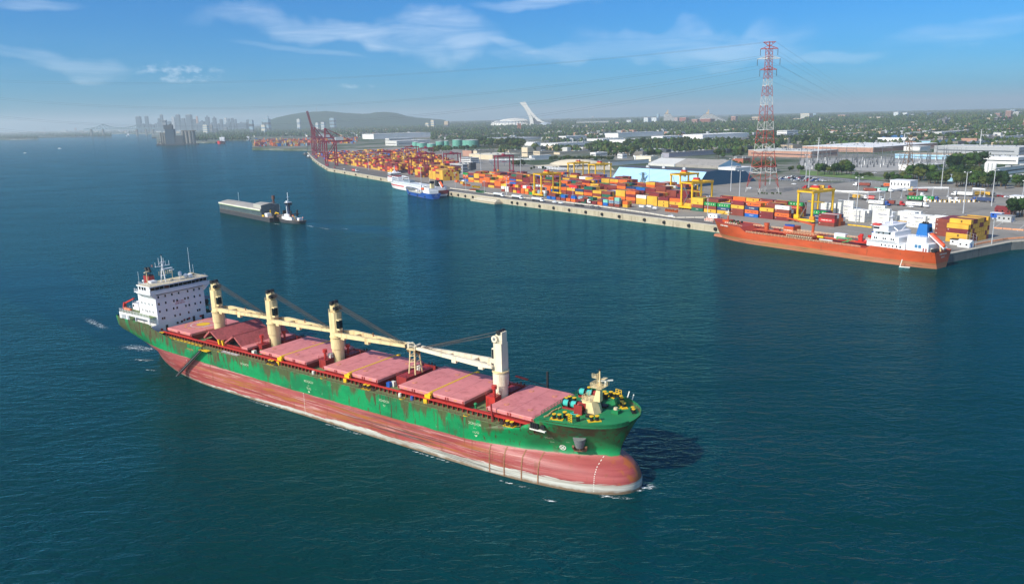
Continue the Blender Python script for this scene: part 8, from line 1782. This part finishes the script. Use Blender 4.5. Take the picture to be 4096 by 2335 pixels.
# ---- cantilever bridge
bz = lambda x, y, D=7000.0: (lambda d: CAMPOS + d * (D / d.y))(ray(*Z('a', x, y)))
top_ = [(850, 352), (930, 340), (985, 330), (1020, 314), (1050, 300), (1085, 310), (1125, 324), (1165, 330), (1210, 333), (1260, 334), (1310, 330), (1350, 322), (1395, 309), (1430, 320), (1480, 336), (1650, 342)]
dk_ = [(x, 352 - (x - 850) * .012) for x, _ in top_]
b0_ = bz(1050, 345); r = tag(empty('bridge', tuple(b0_)), 'long blue grey cantilever truss bridge far across the river', 'bridge'); M_br = mat('bridge_steel', S(104, 130, 136), .6)
q = MB(); A_ = [bz(*a) - b0_ for a in top_]; D_ = [bz(*a) - b0_ for a in dk_]
for i in range(len(A_) - 1): q.bar(A_[i], A_[i + 1], 4.5, M_br); q.bar(A_[i], D_[i + 1], 2.6, M_br); q.bar(D_[i], A_[i + 1], 2.2, M_br); q.bar(A_[i], D_[i], 2.6, M_br)
q.build('truss', r); q = MB(); [q.bar(a, c, 5, M_br) for a, c in zip(D_[:-1], D_[1:])]; q.build('deck', r)
for x in (1050, 1395, 930, 1490, 1560): q = MB(); p = bz(x, 350) - b0_; q.box((p.x - 6, p.y - 10, -b0_.z), (p.x + 6, p.y + 10, p.z), WM['d']); q.build('pier', r)
# ---- wooded hill on the skyline
pr_ = [(120, 222), (200, 205), (260, 182), (400, 150), (540, 127), (680, 119), (770, 113), (880, 121), (960, 131), (1150, 141), (1220, 138), (1280, 125), (1370, 121), (1450, 127), (1550, 146), (1600, 164), (1700, 179), (1850, 190), (2000, 205)]
px_ = np.linspace(120, 2000, 150); hv = []; hf = []
for i, x in enumerate(px_):
    y = float(np.interp(x, [a for a, _ in pr_], [c for _, c in pr_])) + 1.2 * mnoise.noise((x * .03, 0, 0)); d = ray(*Z('b', x, y)); crest = CAMPOS + d * (9500.0 / d.y); u_ = Vector((d.x, d.y, 0)).normalized(); g0 = 20.0; hgt = crest.z - g0
    for j, f in enumerate(np.linspace(-1, 1, 21)):
        p = crest + u_ * (f * 1500); zz = g0 + hgt * (.5 + .5 * math.cos(math.pi * f)) + (9 * mnoise.noise((p.x * .008, p.y * .008, 2)) if 0 < abs(f) < 1 else 0); hv.append((p.x, p.y, zz - 2))
for i in range(149):
    for j in range(20): a = i * 21 + j; hf.append((a, a + 21, a + 22, a + 1))
M_hill = bpy.data.materials.new('hill_woods'); M_hill.use_nodes = True; n = NT(M_hill.node_tree); b = n.n['Principled BSDF']
n.put(b.inputs['Base Color'], n.mix(n.ramp(n.noise(n.pos(), .012, 5, .7), .35, .65), S(26, 50, 38), S(46, 74, 50))); b.inputs['Roughness'].default_value = 1.0; b.inputs['Specular IOR Level'].default_value = .1
q = MB(); q.add(hv, hf, M_hill, True); tag(q.build('hills'), kind='structure')
d = ray(*Z('b', 680, 116)); p = CAMPOS + d * (9500.0 / d.y); q = MB(); q.bar((0, 0, -4), (0, 0, 62), 5, WM['g']); tag(q.build('radio_mast', None, tuple(p)), 'thin radio mast on top of the wooded hill', 'mast')
# ---- gravel, rail yard and grass sheets
def sheet(name, pts_, m, dz):
    q = MB(); P = [G(*Z(k, x, y)) for k, x, y in pts_]; q.add([(p.x, p.y, p.z + dz) for p in P], [tuple(range(len(P)))], m); tag(q.build(name), kind='structure')
M_grass = mat('lawn', S(96, 122, 58), .95, .2, .03); M_grav = mat('pale_gravel', S(206, 194, 168), .95, .1, .05); M_road = mat('road_grey', S(128, 128, 130), .9, .1, .05)
sheet('gravel_yard', [('d', 1060, 905), ('d', 1420, 955), ('d', 2100, 960), ('d', 2040, 905), ('d', 1400, 880)], M_grav, .12)
sheet('power_yard_gravel', [('h', 0, 790), ('h', 900, 815), ('h', 1900, 745), ('h', 1800, 680), ('h', 1080, 660), ('h', 0, 670)], mat('yard_gravel', S(164, 162, 156), .95, .12, .03), .10)
sheet('lawn', [('h', 0, 850), ('h', 380, 880), ('h', 900, 915), ('h', 1000, 890), ('h', 560, 840), ('h', 0, 800)], M_grass, .14)
sheet('boulevard', [('h', 0, 872), ('h', 420, 905), ('h', 960, 948), ('h', 960, 936), ('h', 420, 890), ('h', 0, 858)], M_road, .2)
q = MB(); P = G(*Z('d', 1560, 905)); n_ = 40; rr_ = 30
vs = []; 
for j, (f, z) in enumerate(((1, 0), (.82, 3.2), (.6, 6.2), (.35, 7.8), (.01, 8.2))): vs += [(rr_ * 2.1 * f * math.cos(2 * math.pi * i / n_) * (1 + .06 * math.sin(i * 1.7)), rr_ * f * math.sin(2 * math.pi * i / n_), z) for i in range(n_)]
q.add(vs, [(j * n_ + i, j * n_ + (i + 1) % n_, (j + 1) * n_ + (i + 1) % n_, (j + 1) * n_ + i) for j in range(4) for i in range(n_)], M_grav, True); tag(q.build('gravel_mound', None, (P.x + 12, P.y + 30, P.z), A1), 'broad pale sand mound behind the yellow gantries', 'mound')
for lab, x0, x1, y0, y1, m in (('row of white box trailers parked below the beige warehouses', 500, 1000, 850, 838, WM['w']), ('row of white box trailers on the pale gravel yard', 1130, 1380, 948, 970, WM['w']), ('row of black box trailers by the sand mound', 1400, 1900, 940, 915, WM['k'])):
    for i in range(8):
        t = i / 7; p = G(*Z('d', x0 + (x1 - x0) * t, y0 + (y1 - y0) * t)); r = tag(empty('box_trailer', tuple(p), A1 + 1.2), lab.replace('row of ', '').replace('trailers', 'trailer') + f', {ordw(i + 1)} from the left', 'trailer', lab); q = MB(); q.box((0, 0, 1.2), (13, 2.5, 4.0), m); q.build('box', r); q = MB(); [q.cyl((a, .2, .5), (a, 2.3, .5), .5, .5, M_tyre, 8) for a in (10, 11.4)]; q.box((0.6, 1, 0), (1, 1.5, 1.2), M_black); q.build('wheels', r)
# conveyor gantry left of the gravel
P = G(*Z('d', 500, 905)); q = MB(); p2 = G(*Z('d', 780, 905)); e_ = p2 - P; h_ = rise(P, Z('d', 0, 862)[1])
for o_ in (0, 3): [q.bar(Vector((0, 0, h_ + o_)), e_ + Vector((0, 0, h_ + o_)), .6, mat('conveyor_blue', S(70, 86, 110), .6))]
for i in range(14): a = e_ * (i / 14); c = e_ * ((i + 1) / 14); q.bar(a + Vector((0, 0, h_)), c + Vector((0, 0, h_ + 3)), .4, mat('conveyor_blue', S(70, 86, 110)))
for t in (.1, .4, .7, .95): q.bar(e_ * t, e_ * t + Vector((0, 0, h_)), .6, mat('conveyor_blue', S(70, 86, 110)))
q.bar(Vector((0, 0, h_)), Vector((8, -14, 0)), 2.2, M_grey); tag(q.build('footbridge', None, tuple(P)), 'blue grey truss footbridge with a stair over the railway', 'footbridge')
# ---- electrical substation and thin pylons
M_sub = mat('substation_steel', S(92, 98, 104), .5, .1, .2)
rs_ = random.Random(3); n_s = 0
for row in range(4):
    for i in range(9):
        x, y = 30 + i * 205 + rs_.uniform(-40, 40), 695 + row * 28 - i * 4 + rs_.uniform(-6, 6)
        if x > 1750: continue
        P = G(*Z('h', x, y)); n_s += 1; r = tag(empty('substation_frame', tuple(P), A1 + (.0 if row % 2 else .1)), f'grey steel switchyard frame in the power yard, row {ordw(row + 1)}, {ordw(i + 1)} from left', 'switchyard frame', 'switchyard frames of the power yard'); Ln = rs_.uniform(14, 30); H = rs_.choice((9, 12, 12, 18))
        for xx in (0, Ln / 2, Ln): q = MB(); q.bar((xx - .5, 0, 0), (xx, 0, H), .34, M_sub); q.bar((xx + .5, 0, 0), (xx, 0, H), .34, M_sub); q.bar((xx, 0, H), (xx, 0, H + 5), .24, M_sub); q.build('post', r)
        q = MB(); q.bar((0, 0, H), (Ln, 0, H), .6, M_sub); q.build('beam', r); q = MB(); q.bar((0, 0, H * .55), (Ln, 0, H * .55), .34, M_sub)
        q.build('beam', r); q = MB()
        for k2 in range(3): q = MB(); q.cyl((Ln * k2 / 2, -2, 0), (Ln * k2 / 2, -2, 4.4), .6, .45, WM['w'] if k2 % 2 else WM['k'], 6); q.build('insulator', r)
def pylon(label, k, x, yb, yt, w0, m, mono=False):
    P = G(*Z(k, x, yb)); H = rise(P, Z(k, 0, yt)[1]); r = tag(empty('pylon', tuple(P), R(20)), label, 'pylon'); q = MB()
    if mono: q.cyl((0, 0, 0), (0, 0, H), .8, .35, m, 8)
    else:
        for sx_ in (-1, 1):
            for sy_ in (-1, 1): q.bar((sx_ * w0, sy_ * w0, 0), (sx_ * w0 * .45, sy_ * w0 * .45, H * .45), .4, m); q.bar((sx_ * w0 * .45, sy_ * w0 * .45, H * .45), (sx_ * .8, sy_ * .8, H), .35, m)
        for i in range(10):
            z0, z1 = H * i / 10, H * (i + 1) / 10; a0 = w0 * (1 - .55 * min(i / 4.5, 1)) if i < 4.5 else w0 * .45 - (w0 * .45 - .8) * (i - 4.5) / 5.5
            for sg in (-1, 1): q.bar((-a0, sg * a0, z0), (a0, sg * a0, z1), .22, m); q.bar((a0, sg * a0, z0), (-a0, sg * a0, z1), .22, m); q.bar((sg * a0, -a0, z0), (sg * a0, a0, z1), .22, m)
    q.build('mast', r); q = MB()
    for f, L in ((.98, 3.5), (.88, 5.5), (.78, 4.5)): q.bar((-L, 0, H * f), (L, 0, H * f), .35, m)
    q.build('cross_arms', r)
pylon('rusty brown lattice pylon at the right of the power yard', 'h', 1215, 895, 400, 6.5, mat('pylon_rust', S(120, 98, 78), .6, .2, .3)); pylon('grey tubular pole pylon at the left of the power yard', 'h', 200, 715, 430, 2, M_hut, True); pylon('tall white pole pylon beside the rusty lattice pylon', 'h', 1178, 560, 385, 2, M_hut, True); pylon('tall white pole pylon amid far right trees', 'h', 2050, 540, 336, 2, M_hut, True); pylon('thin dark lattice pylon behind the red and white tower', 'g', 2080, 720, 480, 5, M_grey); pylon('thin grey lattice pylon behind the front gantry', 'f', 230, 420, 288, 2.5, M_sub)
# ------------------------------------------------------------------ trees
def leaf_mat(name, a, c):
    m = bpy.data.materials.new(name); m.use_nodes = True; n = NT(m.node_tree); b = n.n['Principled BSDF']
    oi = n.node('ShaderNodeObjectInfo').outputs['Random']; f = n.math('ADD', n.math('MULTIPLY', n.noise(n.pos(), .05, 5, .7), .85), n.math('MULTIPLY', oi, .35))
    n.put(b.inputs['Base Color'], n.mix(n.ramp(f, .3, .75), a, c)); b.inputs['Roughness'].default_value = .8; b.inputs['Specular IOR Level'].default_value = .15; return m
LM = [leaf_mat('leaves_dark', S(16, 34, 18), S(40, 62, 28)), leaf_mat('leaves_green', S(28, 52, 22), S(66, 92, 38)), leaf_mat('leaves_olive', S(34, 48, 22), S(78, 88, 40))]
M_bark = mat('bark', S(82, 68, 54), .9, .2, 1)
def crown(seed, rx, rz, n_, m):
    rr_ = random.Random(seed); q = MB(); lob = []
    for _ in range(7): a = rr_.uniform(0, 6.28); f = rr_.uniform(.15, .6); lob.append((math.cos(a) * rx * f, math.sin(a) * rx * f, rz * rr_.uniform(-.45, .6), rr_.uniform(.42, .66)))
    for _ in range(n_):
        lx, ly, lz, lr = rr_.choice(lob); th = rr_.uniform(0, 6.28); cz = rr_.uniform(-.7, 1); s_ = math.sqrt(1 - cz * cz) if abs(cz) < 1 else 0; rd = rr_.uniform(.7, 1.05)
        c = Vector((lx + rx * lr * s_ * math.cos(th) * rd, ly + rx * lr * s_ * math.sin(th) * rd, lz + rz * lr * cz * rd)); h_ = rx * rr_.uniform(.10, .2)
        vs = [c + Vector((rr_.uniform(-1, 1), rr_.uniform(-1, 1), rr_.uniform(-.8, .8))).normalized() * h_ for _ in range(4)]
        q.add(vs, [(0, 1, 2), (0, 3, 1), (1, 3, 2), (0, 2, 3)], m)
    for lx, ly, lz, lr in lob: q.ball((lx, ly, lz), rx * lr * .80, m, 7, 5, rz / rx)
    return q.mesh('crown')
TP = []
for i in range(6):
    m = LM[i % 3]; tq = MB(); tq.cyl((0, 0, 0), (.1, 0, 5.2), .45, .22, M_bark, 7)
    for k in range(4): a = k * 1.6 + i; tq.cyl((0, 0, 3.2 + .4 * k), (1.9 * math.cos(a), 1.9 * math.sin(a), 6.2 + .4 * k), .18, .07, M_bark, 5)
    TP.append((crown(i + 1, 4.6, 4.4 if i != 3 else 5.4, 230, m), tq.mesh('trunk')))
rt_ = random.Random(21)
TREES = [('d', 380, 940, 690, 112, 34, 'clump in front of the white hangars'), ('d', 1470, 1740, 700, 50, 9, 'clump below the long white hangar'), ('d', 1740, 2520, 715, 92, 34, 'row behind the sand mound'), ('d', 2030, 2420, 790, 105, 10, 'tall clump by the small white houses'), ('d', 1270, 2080, 852, 62, 34, 'hedge row above the sand mound'), ('d', 790, 960, 920, 66, 8, 'scrub by the footbridge'), ('d', 1000, 1400, 965, 40, 6, 'scrub on the gravel yard'), ('d', 1840, 2000, 500, 30, 4, 'bushes left of the tanks'),
         ('b', 1830, 2060, 548, 62, 12, 'dark clump in front of the green tanks'), ('b', 2080, 2320, 520, 45, 10, 'row right of the green tanks'), ('g', 20, 560, 640, 72, 26, 'belt left of the depot roof'), ('g', 560, 1560, 640, 88, 44, 'dense belt behind the depot roof'), ('g', 1140, 1290, 762, 100, 4, 'clump left of the brick workshop'), ('g', 1370, 1500, 742, 70, 4, 'clump right of the brick workshop'), ('g', 1560, 1990, 620, 80, 14, 'belt behind the lattice tower'), ('g', 2000, 2554, 560, 70, 22, 'belt right of the lattice tower'),
         ('f', 1310, 1600, 190, 45, 6, 'row before the white warehouse'), ('f', 1640, 1760, 290, 90, 4, 'clump at the left tower leg'), ('f', 1800, 1920, 290, 120, 4, 'clump inside the tower legs'), ('f', 2060, 2280, 290, 70, 4, 'young row on the lawn'), ('f', 1680, 2010, 575, 26, 8, 'low bushes under the lattice tower'),
         ('h', 180, 610, 862, 112, 12, 'group beside the power yard'), ('h', 420, 600, 830, 125, 3, 'tall group beside the power yard'), ('h', 620, 830, 890, 60, 8, 'shrubs along the boulevard'), ('h', 950, 1250, 950, 88, 9, 'row left of the gatehouse'), ('h', 1235, 1470, 930, 155, 7, 'big trees behind the gatehouse'), ('h', 1450, 1690, 985, 125, 8, 'row right of the gatehouse'), ('h', 1490, 1640, 810, 60, 4, 'pair by the white flat roof'), ('h', 1690, 1850, 840, 160, 5, 'tall clump by the white warehouse'), ('h', 1910, 2060, 830, 190, 4, 'tallest clump left of the silos'), ('h', 1760, 2010, 1010, 150, 9, 'row before the brown roof'), ('h', 2010, 2350, 1020, 150, 12, 'row along the fence at the right'), ('h', 2440, 2570, 1010, 120, 5, 'trees at the right edge'), ('i', 2390, 2590, 560, 185, 7, 'trees at the right frame edge near the quay'),
         ('h', 0, 900, 520, 70, 36, 'belt behind the white roofed centre'), ('h', 1500, 2000, 460, 70, 18, 'belt before the far right warehouses'), ('h', 1980, 2180, 640, 40, 8, 'conifers by the grey warehouse'), ('h', 2090, 2500, 500, 50, 10, 'bushes by the far white warehouse'), ('a', 2010, 2120, 490, 50, 6, 'grove on the point far upriver'), ('g', 150, 1560, 600, 80, 44, 'second belt row behind the depot roof'), ('g', 0, 1500, 572, 70, 44, 'third belt row behind the depot roof'), ('g', 1600, 2554, 525, 66, 36, 'second belt right of the lattice tower'), ('h', 0, 900, 480, 62, 44, 'second belt behind the white centre'), ('h', 0, 1500, 440, 50, 60, 'third belt behind the white centre'), ('h', 1500, 2554, 395, 48, 50, 'woods at the far right'), ('d', 1250, 2554, 470, 42, 50, 'woods before the slab towers'), ('d', 0, 1000, 545, 40, 46, 'woods before the stadium'), ('h', 1660, 2060, 900, 120, 14, 'second row before the brown roof')]
spec = []
for (k, x0, x1, yb, hp, n_, lab) in TREES:
    for i in range(n_):
        x = x0 + (x1 - x0) * (i + rt_.uniform(.15, .85)) / n_; y = yb - rt_.uniform(0, hp * .28); P = G(*Z(k, x, y)); H = rise(P, Z(k, 0, y - hp * rt_.uniform(.85, 1.3))[1]); H = min(max(H, 2.5), 26)
        cone = 'conifers' in lab; pi_ = 3 if cone else rt_.randrange(6); s_ = H / 12.6; w_ = s_ * (rt_.uniform(.95, 1.35) if not cone else .5)
        spec.append((-H / P.length, tuple(P), rt_.uniform(0, 6.28), w_, s_, pi_, f'{("dark", "leafy", "olive")[pi_ % 3]} tree in {lab}, {ordw(i + 1)} from the left'))
spec.sort(); fv, ff, fmi = [], [], []
for i, (_, P, rz, w_, s_, pi_, lab) in enumerate(spec):
    if i < 292:
        r = tag(empty('tree', P, rz), lab, 'tree', 'trees around the port'); r.scale = (w_, w_, s_)
        for nm, me in (('crown', TP[pi_][0]), ('trunk', TP[pi_][1])):
            o = bpy.data.objects.new(nm, me); col.objects.link(o); o.parent = r
            if nm == 'crown': o.location = (0, 0, 8.0)
    else:
        me = TP[pi_][0]; b0 = len(fv); c_, s2 = math.cos(rz), math.sin(rz)
        fv += [(P[0] + w_ * (v.co.x * c_ - v.co.y * s2), P[1] + w_ * (v.co.x * s2 + v.co.y * c_), P[2] + s_ * (v.co.z + 7)) for v in me.vertices]; ff += [tuple(b0 + q for q in p.vertices) for p in me.polygons]; fmi += [pi_ % 3] * len(me.polygons)
# the town's canopy beyond: thousands of crowns and low houses that read as one mass
rng = np.random.default_rng(4)
octa_f = [(0, 2, 4), (2, 1, 4), (1, 3, 4), (3, 0, 4), (2, 0, 5), (1, 2, 5), (3, 1, 5), (0, 3, 5)]
hm_ = [WM['n'], WM['g'], WM['d'], WM['v'], WM['t'], WM['k'], WM['g']]
HS = MB(); n_t = 0
def hor(u): return 518.6 - .02314 * u
tries = 0
while n_t < 44000 and tries < 120000:
    tries += 1
    u = rng.uniform(880, 4300); dv = 12 + 150 * rng.random() ** 1.7; v = hor(u) + dv
    if u < 1500 and v > 548: continue
    if 1500 <= u < 2000 and v > 560: continue
    if 2000 <= u < 2500 and v > 625: continue
    if u >= 2500 and v > 640: continue
    P = G(u, v)
    if any(a < u < c and t < v < bb for a, c, t, bb in CLEAR): continue
    dn = mnoise.noise((P.x * .0016, P.y * .0011, 0)) + .5 * mnoise.noise((P.x * .006, P.y * .006, 3))
    ds = math.hypot(P.x, P.y)
    if rng.random() < (.25 if dn > .05 else .06) and ds < 6000:
        if rng.random() < .38:
            HS.M = Matrix.Translation(P) @ Matrix.Rotation(A1 + (0 if rng.random() < .5 else math.pi / 2), 4, 'Z'); L_ = rng.uniform(9, 34); h_ = rng.uniform(6, 11); mm_ = hm_[int(rng.integers(0, 7))]; HS.box((0, 0, 0), (L_, rng.uniform(8, 14), h_), mm_, 0, True)
        continue
    if dn > .3 and rng.random() < .6: continue
    rr_ = (2.6 + 5.5 * rng.random() ** 1.6) * (1.0 if ds < 3500 else 1.4); hz_ = rr_ * rng.uniform(.8, 1.2); b0 = len(fv); c = (P.x, P.y, P.z + hz_ * .9)
    j = rng.uniform(.7, 1.15, 6)
    fv += [(c[0] + rr_ * j[0], c[1], c[2]), (c[0] - rr_ * j[1], c[1], c[2]), (c[0], c[1] + rr_ * j[2], c[2]), (c[0], c[1] - rr_ * j[3], c[2]), (c[0], c[1], c[2] + hz_ * j[4]), (c[0], c[1], c[2] - hz_)]
    ff += [(b0 + a, b0 + d, b0 + e) for a, d, e in octa_f]; fmi += [int(rng.integers(0, 3))] * 8; n_t += 1
# islands and the far left shore
for (x0, x1, y0, y1, n_) in ((-200, 390, 425, 452, 700), (-200, 1140, 385, 428, 1500), (-300, 1600, 366, 392, 900), (1990, 2560, 352, 460, 900)):
    for _ in range(n_):
        P = G(*Z('a', rng.uniform(x0, x1), rng.uniform(y0, y1))); rr_ = rng.uniform(5, 11); hz_ = rr_ * rng.uniform(.8, 1.2); b0 = len(fv); j = rng.uniform(.7, 1.15, 6); c = (P.x, P.y, P.z + hz_ * .8)
        fv += [(c[0] + rr_ * j[0], c[1], c[2]), (c[0] - rr_ * j[1], c[1], c[2]), (c[0], c[1] + rr_ * j[2], c[2]), (c[0], c[1] - rr_ * j[3], c[2]), (c[0], c[1], c[2] + hz_ * j[4]), (c[0], c[1], c[2] - hz_)]; ff += [(b0 + a, b0 + d, b0 + e) for a, d, e in octa_f]; fmi += [int(rng.integers(0, 3))] * 8
for _ in range(160):
    P = G(*Z('a', rng.uniform(0, 2000), rng.uniform(368, 392))); HS.M = Matrix.Translation(P); HS.box((0, 0, 0), (rng.uniform(14, 60), 20, rng.uniform(8, 20)), hm_[int(rng.integers(0, 5))], 0, True)
HS.M = None
me = bpy.data.meshes.new('urban_woods'); me.from_pydata(fv, [], ff); [me.materials.append(q) for q in LM]; me.polygons.foreach_set('material_index', fmi); me.update()
o = bpy.data.objects.new('urban_woods', me); col.objects.link(o); tag(o, kind='stuff'); tag(HS.build('low_houses'), kind='stuff')
# ------------------------------------------------------------------ the air: one even, closed box round everything
hz = bpy.data.materials.new('haze_air'); hz.use_nodes = True
n = NT(hz.node_tree); n.n.clear()
vol = n.node('ShaderNodeVolumePrincipled', {'Color': (.86, .95, .98, 1), 'Density': HAZE_D, 'Anisotropy': .25})
n.l.new(vol.outputs[0], n.node('ShaderNodeOutputMaterial').inputs['Volume'])
h = MB(); h.box((-27000, -600, -4.0), (27000, 26500, 330.0), hz)
o = h.build('haze'); tag(o, kind='stuff')
